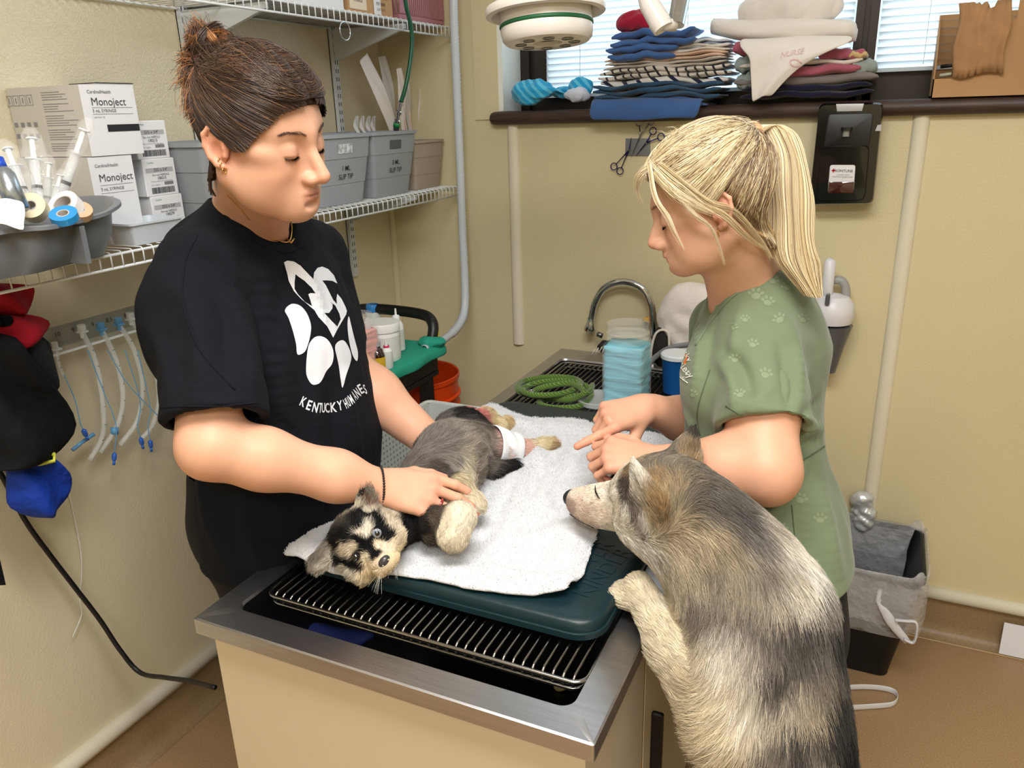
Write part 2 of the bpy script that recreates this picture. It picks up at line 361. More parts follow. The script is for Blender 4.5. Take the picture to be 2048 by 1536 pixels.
# window: dark frame, mullion, panes, blinds
fr_m = mat('dark bronze window frame', '2e2622', .35, metal=.3)
wf = struct(MB().box((WX0, YB + WD - .03, zt), (WX0 + .035, YB + WD + .02, WZ1)).box((WX0 + .035, YB + WD - .012, zt), (WX0 + .06, YB + WD + .02, WZ1)).box((WX0 + .06, YB + WD - .03, zt), (WX0 + .10, YB + WD + .02, WZ1)).build('window_1', fr_m), 'dark framed window with white slatted blinds above the sill')
def wpart(b, name, m, label=None):
    o = b.build(name, m, wf); return tag(o, label) if label else o
XM = -.105   # mullion
wpart(MB().box((WX0 + .10, YB + WD - .03, zt), (XR, YB + WD + .02, zt + .045)).box((WX0 + .1, YB + WD - .045, zt + .0), (XR, YB + WD - .03, zt + .022)), 'bottom_rail', fr_m)
wpart(MB().box((XM - .03, YB + WD - .045, zt), (XM - .008, YB + WD + .02, WZ1)).box((XM - .008, YB + WD - .03, zt), (XM + .008, YB + WD + .02, WZ1)).box((XM + .008, YB + WD - .045, zt), (XM + .03, YB + WD + .02, WZ1)), 'mullion', fr_m)
wpart(MB().box((XM + .03, YB + WD - .02, zt + .045), (XR, YB + WD + .02, zt + .085)), 'sash_rail', fr_m)
glass_m = mat('window glass', 'f0f6f8', .02, alpha=.06, spec=.5)
for x0, x1 in ((WX0 + .1, XM - .03), (XM + .03, XR)): wpart(MB().box((x0, YB + WD + .004, zt + .045), (x1, YB + WD + .008, WZ1)), 'pane', glass_m)
slat_m = mat('white blind slat', 'dfe8ec', .5)
nt = slat_m.node_tree; tl = nt.nodes.new('ShaderNodeBsdfTranslucent'); tl.inputs[0].default_value = (.9, .95, .97, 1); ms = nt.nodes.new('ShaderNodeMixShader'); ms.inputs[0].default_value = .36
nt.links.new(nt.nodes['Principled BSDF'].outputs[0], ms.inputs[1]); nt.links.new(tl.outputs[0], ms.inputs[2]); nt.links.new(ms.outputs[0], nt.nodes['Material Output'].inputs[0])
for x0, x1, z0 in ((WX0 + .105, XM - .035, zt + .055), (XM + .035, 1.15, zt + .09)):
    sl0 = None; k = 0; z = z0
    while z < 2.25:
        if sl0 is None:
            b = MB(); G = [[(x, YB + WD - .034 + .0125 * math.cos(a) , -.0125 * math.sin(a) * .75 - .002 * math.cos(a * 2)) for a in np.linspace(0, math.pi, 5)] for x in (x0, x1)]
            G = [[(x, YB + WD - .048 + t * .024, .011 - t * .019 + .003 * math.sin(t * math.pi)) for t in (0, .33, .66, 1)] for x in (x0, x1)]
            sl0 = b.grid(G).build('slat', slat_m, wf, smooth=True); o = sl0
        else: o = sl0.copy(); COL.objects.link(o)
        o.location = (0, 0, z); z += .0195; k += 1
    for xc in np.linspace(x0 + .12, x1 - .12, 3): wpart(MB().box((xc - .001, YB + WD - .049, z0), (xc + .001, YB + WD - .047, 2.25)), 'ladder_cord', slat_m)
    wpart(MB().box((x0, YB + WD - .05, z0 - .016), (x1, YB + WD - .026, z0 - .006)), 'blind_bottom_bar', slat_m)
# battens, corner strip, pipe trims, cove base
def half_round(b, p0, p1, r, nrm):
    p0 = np.array(p0, float); p1 = np.array(p1, float); t = (p1 - p0) / np.linalg.norm(p1 - p0); nrm = np.array(nrm, float); s_ = np.cross(t, nrm)
    G = [[p + r * (math.cos(a) * s_ + .75 * math.sin(a) * nrm) for a in np.linspace(0, math.pi, 9)] for p in (p0, p1)]; return b.grid(G)
struct(half_round(MB(), (-1.145, YB, .83), (-1.145, YB, 1.59), .02, (0, -1, 0)).build('trim_3', trim_m, smooth=True), 'cream half round batten running down from the left end of the sill')
struct(half_round(MB(), (.062, YB, .14), (.062, YB, 1.585), .021, (0, -1, 0)).build('trim_4', trim_m, smooth=True), 'cream half round batten running down the wall right of the soap dispenser')
struct(half_round(MB(), (XL + .006, YB - .006, .14), (XL + .006, YB - .006, 1.34), .013, (.707, -.707, 0)).build('trim_5', wall_m, smooth=True), 'cream strip covering the corner between the two walls')
struct(MB().box((WX0 - .10, YB - .006, 1.6), (WX0 - .012, YB, 2.6)).build('trim_6', wall_m), 'flat cream board beside the window reveal')
zp = .152
struct(MB().tube([(-.2, YB - .006, zp), (XR, YB - .006, zp)], .021, 12).build('baseboard_back', trim_m, smooth=True), 'cream round rail above the brown base on the back wall')
struct(MB().tube([(XL + .006, YF, zp), (XL + .006, YB, zp)], .023, 12).build('baseboard_left', trim_m, smooth=True), 'cream round rail low on the left wall')
def cove(name, pts, nrm):
    b = MB(); nrm = np.array(nrm, float)
    prof = [(.004, zp), (.004, .05), (.008, .025), (.02, .008), (.04, .0015)]
    b.grid([[np.array(p, float) + nrm * d + np.array([0, 0, z]) for d, z in prof] for p in pts]); return struct(b.build(name, cove_m, smooth=True))
cove('trim_7', [(-.25, YB, 0), (XR, YB, 0)], (0, -1, 0)); cove('trim_8', [(XL, YF, 0), (XL, YB, 0)], (1, 0, 0))
struct(MB().tube([(.1, YB - .042, .002), (XR, YB - .042, .002)], .0022, 6).build('trim_9', mat('grout line', 'b9a27c', .7)), 'pale sealant line between the cove base and the floor')
# fluorescent fittings (out of frame, they give the room its light)
for x, y in ((-.15, .35), (.6, -1.1)):
    e = empty('ceiling_light', (x, y, ZC), 'square fluorescent panel in the ceiling ' + ('above the table' if y > 0 else 'behind the camera'), 'light', 'ceiling panels')
    MB().box((x - .64, y - .34, ZC - .03), (x + .64, y - .3, ZC)).box((x - .64, y + .3, ZC - .03), (x + .64, y + .34, ZC)).box((x - .64, y - .3, ZC - .03), (x - .6, y + .3, ZC)).box((x + .6, y - .3, ZC - .03), (x + .64, y + .3, ZC)).build('frame', white_m, e)
    MB().box((x - .6, y - .3, ZC - .02), (x + .6, y + .3, ZC - .012)).build('diffuser', mat('light diffuser', 'ffffff', .5, emit=4), e)

# ================================================================== stainless wet table
steel = mat('brushed stainless', 'c0c0c4', .34, metal=1, bump=.15, bscale=30, stretch=(1, 20, 20), var=.08, vscale=6)
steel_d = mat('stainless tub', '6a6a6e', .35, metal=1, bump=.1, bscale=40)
chrome = mat('chrome', 'd2d4d8', .08, metal=1)
lam = mat('cream laminate', 'cdbfa6', .45, var=.02, vscale=3)
X0, X1, Y0, Y1, ZT = -.981, -.267, .778, YB - .002, .83
HX0, HX1, HY0, HY1 = -.935, -.318, .828, 2.36
table = empty('wet_table', ((X0 + X1) / 2, (Y0 + Y1) / 2, 0), 'long stainless topped exam tub table with cream laminate body', 'table')
def rrect(x0, x1, y0, y1, r, n=6):
    P = []
    for cx, cy, a0 in ((x1 - r, y1 - r, 0), (x0 + r, y1 - r, 90), (x0 + r, y0 + r, 180), (x1 - r, y0 + r, 270)):
        for k in range(n + 1): a = math.radians(a0 + 90 * k / n); P.append((cx + r * math.cos(a), cy + r * math.sin(a)))
    return P
inn = rrect(HX0, HX1, HY0, HY1, .022); out = rrect(X0, X1, Y0, Y1, .004)
b = MB(); n_ = len(inn)
rings = [([(x, y) for x, y in out], ZT - .03), (out, ZT - .002), (rrect(X0 + .003, X1 - .003, Y0 + .003, Y1 - .003, .004), ZT), (inn, ZT), (rrect(HX0 + .002, HX1 - .002, HY0 + .002, HY1 - .002, .022), ZT - .006)]
b.grid([[(x, y, z) for x, y in P] for P, z in rings], closed=True).build('top', steel, table, auto=30)
b = MB(); rr = [(rrect(HX0 + .002, HX1 - .002, HY0 + .002, HY1 - .002, .022), ZT - .006), (rrect(HX0 + .004, HX1 - .004, HY0 + .004, HY1 - .004, .03), ZT - .2), (rrect(HX0 + .03, HX1 - .03, HY0 + .03, HY1 - .03, .03), ZT - .235)]
b.grid([[(x, y, z) for x, y in P] for P, z in rr], closed=True); k = len(b.V) - n_; b.F.append(tuple(range(k, k + n_))); b.M.append(0)
b.build('tub', steel_d, table, auto=40)
b = MB(); bx0, bx1, by0 = X0 + .018, X1 - .02, Y0 + .022
b.box((bx0, by0, .0), (bx1, by0 + .02, ZT - .03)).build('front_panel', lam, table)
MB().box((bx0, by0 + .02, 0), (bx0 + .02, Y1, ZT - .03)).build('side_panel', lam, table)
MB().box((bx1 - .02, by0 + .02, .09), (bx1, by0 + .30, ZT - .03)).build('side_panel', lam, table)
edge_m = mat('worn brown laminate edge', '9c7436', .6)
b = MB().box((bx1 - .03, by0 + .3, .09), (bx1 - .02, Y1, ZT - .03)).build('inner_panel', lam, table)
for i, (ya, yb_) in enumerate(((1.11, 1.53), (1.54, 1.96), (1.97, 2.4))):
    d_ = MB().box((bx1 - .018, ya, .1), (bx1, yb_, ZT - .05), bev=.002).build('door', lam, table)
    MB().box((bx1 - .016, ya - .0035, .1), (bx1 - .001, ya - .0005, ZT - .05)).build('edge_band', edge_m, d_)
    hy = ya + .05
    MB().box((bx1, hy, .42), (bx1 + .022, hy + .012, .56), bev=.003).build('handle', mat('black handle', '0d0d0e', .4), d_)
# wire grates: frame + one rod each
rod_m = mat('grate steel', '9d9b98', .22, metal=1)
def grate(y0, y1, label, nr):
    x0, x1 = HX0 + .018, HX1 - .002; zc = ZT - .004
    e = empty('wire_grate', ((x0 + x1) / 2, (y0 + y1) / 2, zc), label, 'grate')
    P = [(x, y, zc) for x, y in rrect(x0, x1, y0, y1, .022, 5)]; MB().tube(P, .004, 8, closed=True).build('frame', rod_m, e, smooth=True)
    P = [(x, y, zc - .014) for x, y in rrect(x0 + .004, x1 - .004, y0 + .002, y1 - .002, .022, 5)]; MB().tube(P, .003, 6, closed=True).build('lower_frame', rod_m, e, smooth=True)
    xs = np.linspace(x0 + .018, x1 - .018, nr); r0 = None
    for x in xs:
        if r0 is None:
            ya, yb_ = y0 + .004, y1 - .004
            r0 = MB().tube([(0, ya, -.012), (0, ya + .002, .001), (0, ya + .008, .0035), (0, yb_ - .008, .0035), (0, yb_ - .002, .001), (0, yb_, -.012)], .0024, 6).build('rod', rod_m, None, smooth=True)
            r0.parent = e; r0.matrix_parent_inverse = e.matrix_world.inverted(); o = r0
        else: o = r0.copy(); COL.objects.link(o)
        o.location = (x, 0, zc)
grate(.884, 1.60, 'steel wire grate lying over the near end of the tub under the mat', 35)
grate(1.61, 2.33, 'steel wire grate at the far end of the tub under the green leash', 35)
# rubber-like raised mat + towel
mat_m = mat('dark green plastic', '11292f', .38, bump=.35, bscale=45, bdist=.003, spec=.5)
tray = empty('plastic_mat', (-.61, 1.39, .84), 'dark teal plastic lid lying on the wire grate under the towel', 'mat')
MX0, MX1, MY0, MY1 = -.902, -.322, .955, 1.825
b = MB(); rg = [(rrect(MX0 + .008, MX1 - .008, MY0 + .008, MY1 - .008, .045, 8), .8385), (rrect(MX0, MX1, MY0, MY1, .05, 8), .842), (rrect(MX0, MX1, MY0, MY1, .05, 8), .852), (rrect(MX0 + .003, MX1 - .003, MY0 + .003, MY1 - .003, .048, 8), .853), (rrect(MX0 + .003, MX1 - .003, MY0 + .003, MY1 - .003, .048, 8), .868), (rrect(MX0 + .007, MX1 - .007, MY0 + .007, MY1 - .007, .045, 8), .8725), (rrect(MX0 + .02, MX1 - .02, MY0 + .02, MY1 - .02, .04, 8), .8735)]
b.grid([[(x, y, z) for x, y in P] for P, z in rg], closed=True); k = len(rg[0][0]); b.F.append(tuple(range(k - 1, -1, -1))); b.M.append(0); n0 = len(b.V) - k; b.F.append(tuple(range(n0, n0 + k))); b.M.append(0)
b.build('lid', mat_m, tray, auto=50)
for i, (txt, dx) in enumerate((('UNOVER', 0), ('KINDER', .045))):
    V_, F_ = text_polys(txt, .0); o = flat_map((-.405 + dx * .9, 1.11, .8732), (.008, .047, 0), (-.047, .008, 0)); decal('lettering', V_, F_, o, mat('embossed plastic', '132d34', .3), tray, 1e9, .0012)
# terry towel: one sheet draped over the mat, height field with folds
towel_m = mat('white terry', 'dfe0e4', .95, bump=1.0, bscale=520, bdist=.0016, sheen=.3, spec=.1, detail=2)
out_px = [(572, 1092), (655, 1042), (760, 975), (870, 850), (955, 812), (985, 810), (1060, 838), (1150, 842), (1240, 868), (1330, 876), (1340, 905), (1250, 935), (1200, 990), (1198, 1050), (1185, 1100), (1160, 1165), (1130, 1192), (1080, 1196), (1000, 1190), (940, 1180), (860, 1163), (790, 1152), (700, 1145), (640, 1128), (590, 1108)]
op = [onp(x, y, 2, .878) for x, y in out_px]; opn = np.array(spline(op, 6, True)); cen = np.array([-.68, 1.27, 0]); nr_ = 46; G = []
for i in range(nr_):
    s_ = (i / (nr_ - 1)) ** .8; row = []
    for p in opn:
        x, y = cen[0] + (p[0] - cen[0]) * s_, cen[1] + (p[1] - cen[1]) * s_; row.append((x, y, 0))
    G.append(row)
G = np.array(G); X, Y = G[..., 0], G[..., 1]; Z = np.full(X.shape, .8795)
pt = np.stack([X, Y, 0 * X], -1)
def rdg(a, b, h, w_):
    a = np.array(onp(*a, 2, .88)); b = np.array(onp(*b, 2, .88)); ba = b[:2] - a[:2]; t = np.clip(((X - a[0]) * ba[0] + (Y - a[1]) * ba[1]) / (ba @ ba), 0, 1); d = np.hypot(X - a[0] - t * ba[0], Y - a[1] - t * ba[1]); return 1.7 * h * np.exp(-(d / w_) ** 2) * (np.sin(np.clip(t, .08, .92) * math.pi) ** .5)
for a, b_, h, w_ in [((1080, 900), (980, 1160), .010, .022), ((1140, 900), (1060, 1040), .008, .016), ((1190, 940), (1120, 1180), .012, .025), ((1000, 1100), (1180, 1060), .006, .02), ((960, 840), (1080, 860), .010, .02), ((900, 1150), (1150, 1180), .010, .014), ((1100, 850), (1250, 890), .010, .018), ((1220, 880), (1180, 960), .016, .03), ((1250, 885), (1330, 890), .014, .02), ((1020, 960), (960, 1080), .007, .016), ((600, 1090), (700, 1050), .007, .02), ((1080, 980), (1130, 1120), .005, .014), ((1040, 870), (1100, 950), .007, .014)]: Z = Z + rdg(a, b_, h, w_)
N_ = noise3(np.stack([X, Y, 0 * X], -1).reshape(-1, 3), 5, 41, 2).reshape(X.shape); Z = Z + .0022 * (N_ + 1.2)
edge = np.array([1 if i == nr_ - 1 else 0 for i in range(nr_)])[:, None]; rim = np.clip(((np.arange(nr_) / (nr_ - 1)) - .93) / .07, 0, 1)[:, None]; Z = Z - .003 * rim + .002
outm = (X < MX0) | (X > MX1) | (Y < MY0); Z = np.where(X < MX0 + .01, Z - np.clip(MX0 + .01 - X, 0, .1) * .35, Z); Z = np.where(Y < MY0 + .01, Z - np.clip(MY0 + .01 - Y, 0, .1) * .4, Z)
Z = Z + (np.sin(np.arange(X.shape[1]) * .9) * .0012)[None] * rim
G[..., 2] = Z; G[..., :2] += rim[..., None] * .0015 * RNG.normal(size=G[..., :2].shape)
tw = cloth('towel', G, towel_m, None, .007, closed=True); tag(tw, 'white terry towel spread under the puppy on the dark mat', 'towel')
bvt = bvh_of(G.reshape(-1, 3), np.array([(i*G.shape[1]+j, i*G.shape[1]+(j+1) % G.shape[1], (i+1)*G.shape[1]+(j+1) % G.shape[1], (i+1)*G.shape[1]+j) for i in range(nr_ - 1) for j in range(G.shape[1])]))
# terry pile as short fibres
P_, N_ = scatter(G.reshape(-1, 3), np.array([(i*G.shape[1]+j, i*G.shape[1]+(j+1) % G.shape[1], (i+1)*G.shape[1]+(j+1) % G.shape[1], (i+1)*G.shape[1]+j) for i in range(nr_ - 1) for j in range(G.shape[1])]), 70000)
N_ = np.where(N_[:, 2:3] < 0, -N_, N_); D = N_ * .5 + RNG.normal(size=N_.shape) * .6; D[:, 2] = np.abs(D[:, 2]) + .15; S = (P_ + N_ * .0035)[:, None] + D[:, None] * (.0021 * np.linspace(0, 1, 3))[None, :, None]
pile = strands('pile', S, np.tile(np.array([[.74, .745, .765]]), (len(S), 1)), mat('terry pile', (1, 1, 1), .95, attr='Col', spec=.05), tw, .00045, .7); pile['kind'] = 'stuff'
# ================================================================== people
skin_m = mat('skin', (1, 1, 1), .48, sss=.12, attr='Col', bump=.12, bscale=420, bdist=.0008, spec=.45)
def L2(c): return np.array(lin(c))
def ridges(V, Q, L_):
    """cloth folds: push the surface out (or in) along lines laid on it"""
    bv = bvh_of(V, Q); N = vnormals(V, Q); D = np.zeros(len(V))
    for pts, amp, wd in L_:
        P = []
        for x, y, _ in spline([(x, y, 0) for x, y in pts], 6):
            r = bv.ray_cast(Vector(CC), Vector(ray(x, y)).normalized())
            if r[0] is not None: P.append(np.array(r[0]))
        if len(P) < 2: continue
        P = np.array(P); lo, hi = P.min(0) - 3 * wd, P.max(0) + 3 * wd; ix = np.where(((V > lo) & (V < hi)).all(1))[0]; d = np.linalg.norm(V[ix, None] - P[None], axis=2); j = d.argmin(1); d = d.min(1); e = np.sin(np.pi * np.clip((j + 1) / (len(P) + 1), .0, 1)) ** .7
        D[ix] += 1.5 * amp * e * np.exp(-(d / wd) ** 2)
    return V + N * D[:, None]
class Head:
    def __init__(s, o, fwd, up=(0, 0, 1), sc=1.0, roll=0.0):
        s.o = np.array(o, float); R = frame(fwd, up); s.R = R @ roty(roll); s.s = sc
    def w(s, *l): l = np.array(l if len(l) > 1 else l[0], float); return s.o + (l * s.s) @ s.R.T
    def loc(s, P): return ((np.asarray(P) - s.o) @ s.R) / s.s
    def cap(s, F, a, b, r1, r2=None, k=.01, **kw): F.cap(s.w(a), s.w(b), r1 * s.s, None if r2 is None else r2 * s.s, k, **kw)
    def ell(s, F, c, r, k=.012, sub=False, rot=None): F.ell(s.w(c), np.array(r) * s.s, s.R if rot is None else s.R @ rot, k, sub)
def face(h, F, nose=1.0, jaw=1.0, mouth_open=0.0, cheek=1.0, ears=True, chin=1.0, back=0.0):
    zc = lambda p: (p[0], p[1], p[2] if p[2] > -.066 or abs(p[0]) > .055 else -.066 + (p[2] + .066) * chin)
    E, Cp = (lambda c, *a, **k: h.ell(F, zc(c), *a, **k)), (lambda a_, b_, *a, **k: h.cap(F, zc(a_), zc(b_), *a, **k))
    E((0, -.016 + back, .040), (.073, .096 - back, .084), k=.02); E((0, .030, .046), (.060, .055, .054), k=.03)
    E((0, .034, -.022), (.058*cheek, .052, .066), k=.03)
    for sx in (-1, 1):
        Cp((sx*.050*cheek, -.008, -.045), (sx*.020, .060, -.098), .023*jaw, .018, k=.03)
        E((sx*.040*cheek, .052, -.030), (.024, .027, .030), k=.025); E((sx*.050, .045, .000), (.020, .026, .014), k=.02)
        Cp((sx*.012, .079, .030), (sx*.048, .062, .030), .009, .008, k=.025)
    E((0, .072, -.098), (.023, .019, .018), k=.02); E((0, .070, -.070), (.034, .024, .028), k=.025)
    for sx in (-1, 1): E((sx*.040*cheek, .030, -.062), (.026, .034, .032), k=.03)
    for sx in (-1, 1): E((sx*.031, .099, .006), (.018, .015, .0115), k=.016, sub=True)
    for sx in (-1, 1): E((sx*.031, .0725, .004), (.0155, .0150, .0135), k=.007); E((sx*.031, .0755, -.0015), (.0150, .0130, .0085), k=.003)
    for sx in (-1, 1): Cp((sx*.020, .0845, -.0035), (sx*.031, .0900, -.0055), .0009, .0009, k=.0015, sub=True); Cp((sx*.031, .0900, -.0055), (sx*.044, .0800, -.0035), .0009, .0009, k=.0015, sub=True)
    n = nose
    Cp((0, .076, .008), (0, .088, -.034), .0115, .0145, k=.012); Cp((0, .0855, .014), (0, .1120*n**.3, -.031), .0072, .0092, k=.012); E((0, .1085*n**.2, -.0345), (.0105, .0100, .0090), k=.008); E((0, .086, .022), (.010, .010, .012), k=.015)
    for sx in (-1, 1): E((sx*.0125, .100, -.0385), (.0080, .0105, .0085), k=.008)
    for sx in (-1, 1): E((sx*.0065, .106, -.0475), (.0032, .0055, .0035), k=.003, sub=True)
    Cp((0, .092, -.045), (0, .092, -.056), .006, .006, k=.01)
    mo = mouth_open
    Cp((-.019, .0845, -.0620), (-.007, .0945, -.0590), .0035, .0050, k=.005); Cp((.019, .0845, -.0620), (.007, .0945, -.0590), .0035, .0050, k=.005); Cp((-.007, .0945, -.059), (.007, .0945, -.059), .0050, k=.005)
    Cp((-.018, .083, -.0660 - mo*.3), (-.006, .0915, -.0695 - mo), .0035, .0055, k=.005); Cp((.018, .083, -.0660 - mo*.3), (.006, .0915, -.0695 - mo), .0035, .0055, k=.005); Cp((-.006, .0915, -.0695-mo), (.006, .0915, -.0695-mo), .0055, k=.005)
    r_ = .0011 + mo * .4
    Cp((-.021, .0840, -.0640 - mo*.2), (-.007, .0975, -.0640 - mo*.5), r_*.6, r_, k=.002, sub=True); Cp((.021, .0840, -.0640 - mo*.2), (.007, .0975, -.0640-mo*.5), r_*.6, r_, k=.002, sub=True); Cp((-.007, .0975, -.0640-mo*.5), (.007, .0975, -.0640-mo*.5), r_, k=.002, sub=True)
    E((0, .094, -.0835 - mo), (.014, .006, .005), k=.008, sub=True)
    for sx in ((-1, 1) if ears else ()):   # ears
        r = rotz(sx * .30) @ rotx(.12); c = np.array((sx*.0775, -.012, -.004))
        E(c + (sx*.000, 0, .004), (.0055, .0165, .0250), k=.006, rot=r)
        def e(y, z, x=.004): return c + r @ np.array((sx*x, y, z))
        pts = [e(.010, .002), e(.013, .016), e(.006, .028), e(-.007, .030), e(-.017, .020), e(-.018, .004), e(-.011, -.012), e(-.003, -.022), e(.004, -.026, .002)]
        for i in range(len(pts) - 1): Cp(pts[i], pts[i+1], .0036 if i < 6 else .0050, .0036 if i < 5 else .0055, k=.003)
        Cp(e(.010, -.010), e(.011, -.001), .0042, .003, k=.004); E(e(-.001, -.001, .007), (.0055, .0085, .0125), k=.003, sub=True, rot=r)
def face_colors(h, V, base, lip, red):
    P = h.loc(V); C = np.tile(L2(base), (len(V), 1)); lp, rd = L2(lip), L2(red)
    def blob(c, r, col, a): 
        nonlocal C
        d = np.linalg.norm((P - np.array(c)) / np.array(r), axis=1); w_ = (a * np.exp(-d ** 2 * 1.2))[:, None]; C = C * (1 - w_) + col * w_
    blob((0, .112, -.035), (.016, .016, .014), rd, .75)
    for sx in (-1, 1): blob((sx*.045, .060, -.030), (.026, .03, .022), rd, .45); blob((sx*.078, -.012, 0), (.02, .028, .036), rd, .75); blob((sx*.031, .088, -.010), (.020, .02, .008), L2('a87560'), .5); blob((sx*.031, .09, .004), (.018, .02, .008), L2('b98372'), .35)
    m = np.clip(1 - np.maximum(np.abs(P[:, 0]) / .021, 0), 0, 1) ** .5 * np.clip((P[:, 1] - .083) / .004, 0, 1) * np.clip(1 - np.abs(P[:, 2] + .0645) / .0125, 0, 1) ** .4
    m = (m * .85)[:, None]; C = C * (1 - m) + lp * m
    return C * (1 + .04 * noise3(V, 25, 3)[:, None])
def hand(F, wrist, fdir, ndir, curls, side, thumb, L=.175, W=1.0, k=.006, spread=None, flens=None):
    """palm + five fingers. fdir: wrist->knuckles, ndir: back-of-hand normal, side: +1 thumb towards cross(fdir,ndir). curls: per finger (mcp,pip,dip,sideways) radians from index to little"""
    f = np.array(fdir, float); f /= np.linalg.norm(f); n = np.array(ndir, float); n -= f * (n @ f); n /= np.linalg.norm(n); s_ = np.cross(f, n) * side
    w0 = np.array(wrist, float); kn = []; S = L / .18
    for i in range(4):
        off = (.030 - i * .0205) * W * S; ln = (.088 - .004 * abs(i - 1) - (.006 if i == 3 else 0)) * S; kn.append(w0 + f * ln + s_ * off - n * (.001 + .002 * abs(i - 1.2)))
        F.cap(w0 + f * .014 * S + s_ * off * .55, kn[i], .0150 * S, .0108 * S, .014)
    F.cap(w0 - f * .02, w0 + f * .02, .021 * S, .022 * S, .02, sq=(n, .75)); F.ell(w0 + f * .048 * S - n * .004, (.034 * S, .036 * S, .015 * S), np.stack([s_, f, n], 1), .012)
    seg = [(.042, .026, .021), (.046, .030, .022), (.042, .028, .021), (.034, .021, .019)]; rad = [.0098, .0098, .0092, .0082]; tips = []
    for i in range(4):
        a1, a2, a3, sp = curls[i]; p = kn[i]; an = 0; r = rad[i] * S
        for j, (a, l) in enumerate(zip((a1, a2, a3), seg[i])):
            an += a; d = math.cos(an) * f - math.sin(an) * n; d = d + s_ * sp * (1 if j == 0 else .8); d /= np.linalg.norm(d); l *= S * (flens[i] if flens else 1); q = p + d * l; F.cap(p, q, r, r * .9, .0035 if j else .006); p = q; r *= .9
        tips.append((p, d, i))
    b0 = w0 + f * .018 * S + s_ * .022 * S - n * .004; p = b0; r = .0135 * S
    for j, (dv, l) in enumerate(zip(thumb, (.042, .032, .026))):
        d = dv[0] * f + dv[1] * s_ + dv[2] * n; d /= np.linalg.norm(d); q = p + d * l * S; F.cap(p, q, r, r * .86, .012 if j == 0 else .004); p = q; r *= .86
    tips.append((p, d, 4)); return kn, tips, (f, n, s_)
def hair_cap(h, g, off, color, parent, **kw):
    """hair mass hugging the skull; also returns the skull radius as a table of directions"""
    F = Field(h.w(0, 0, .03) - .16, h.w(0, 0, .03) + .16, .003); face(h, F, ears=False, **kw); h.cap(F, (0, -.030, -.045), (0, -.05, -.12), .045, .05, k=.03)
    th = np.linspace(0, np.pi, 49); ph = np.linspace(-np.pi, np.pi, 97); T, Pp = np.meshgrid(th, ph, indexing='ij'); D = np.stack([np.sin(T) * np.cos(Pp), np.sin(T) * np.sin(Pp), np.cos(T)], -1).reshape(-1, 3); best = np.full(len(D), .06)
    for r in np.linspace(.05, .14, 61):
        W = h.w(SKC + D * r); ix = np.clip(np.round((W - F.lo) / F.h).astype(int), 0, F.n - 1); f = F.F[tuple(ix.T)]; best = np.where(f < 0, r - f / h.s, best)
    h.tab = best.reshape(49, 97)
    X = np.stack(np.meshgrid(*F.ax, indexing='ij'), -1).reshape(-1, 3); P = h.loc(X); c = (g(P) - P[:, 2]).reshape(F.F.shape) * .8
    F.F = np.maximum(F.F - off, c.astype(np.float32)); V, Q = F.mesh(); V = smooth_mesh(V, Q, 2)
    return mesh_obj('hair', V, Q, cap_m, parent, cols=np.tile(L2(color), (len(V), 1)))
def hairline(P):
    return np.interp(P[:, 1], [-.11, -.07, -.035, -.02, .0, .012, .03, .05, .07, .1], [-.085, -.075, -.030, .02, .028, .000, .022, .048, .066, .080])
def skull_r(h, d, off):
    T = np.arccos(np.clip(d[:, 2], -1, 1)) / np.pi * 48; Pp = (np.arctan2(d[:, 1], d[:, 0]) + np.pi) / (2 * np.pi) * 96; i = np.minimum(T.astype(int), 47); j = np.minimum(Pp.astype(int), 95); a, b_ = T - i, Pp - j; t = h.tab
    return (t[i, j] * (1-a) * (1-b_) + t[i+1, j] * a * (1-b_) + t[i, j+1] * (1-a) * b_ + t[i+1, j+1] * a * b_) + off
SKC = np.array([0, -.016, .040])
def sweep(h, S, M, E, k, off, jit=.001, w_=.5):
    """strands along the skull from S via M to E (local coordinates, on the skull), k points"""
    t = np.linspace(0, 1, k)[None, :, None]; nr = lambda v: v / np.linalg.norm(v, axis=-1, keepdims=True)
    s0, m0, e0 = nr(S - SKC), nr(M - SKC), nr(E - SKC); d = nr(((1-t)**2) * s0[:, None] + 2*t*(1-t) * m0[:, None] + t*t * e0[:, None])
    rs, re = np.linalg.norm(S - SKC, axis=1), np.linalg.norm(E - SKC, axis=1); n = len(S)
    R = skull_r(h, d.reshape(-1, 3), off).reshape(n, k); g0 = rs - R[:, 0]; g1 = re - R[:, -1]; tt = t[:, :, 0]
    R = R + g0[:, None] * np.maximum(1 - tt * 5, 0) + g1[:, None] * np.maximum(tt * 4 - 3, 0) + (RNG.random((n, 1)) * jit * 3) * np.sin(tt * math.pi)
    P = SKC + d * R[:, :, None]; P = P + RNG.normal(size=(n, 1, 3)) * jit * .4 + np.sin(tt * 9 + RNG.random((n, 1)) * 6)[:, :, None] * jit * .35; return h.w(P.reshape(-1, 3)).reshape(n, k, 3)
hair_m = mat('hair strands', (1, 1, 1), .38, attr='Col', spec=.6)
def hair_cols(n, cols, wts=None, v=.15):
    c = np.array([L2(x) for x in cols]); i = RNG.choice(len(cols), n, p=wts); return c[i] * (1 + RNG.normal(size=(n, 1)) * v).clip(.4, 1.8)
cap_m = mat('scalp hair base', (1, 1, 1), .8, attr='Col', spec=.2); lash_m = mat('lashes', '120c09', 1.0, spec=0)
black_tee = mat('black cotton', '0d1018', .9, bump=.25, bscale=25, bdist=.006, spec=.25, var=.1, vscale=3)
black_tr = mat('black trouser cloth', '0a0a0c', .9)
gold = mat('gold', 'd9ac5c', .2, metal=1)
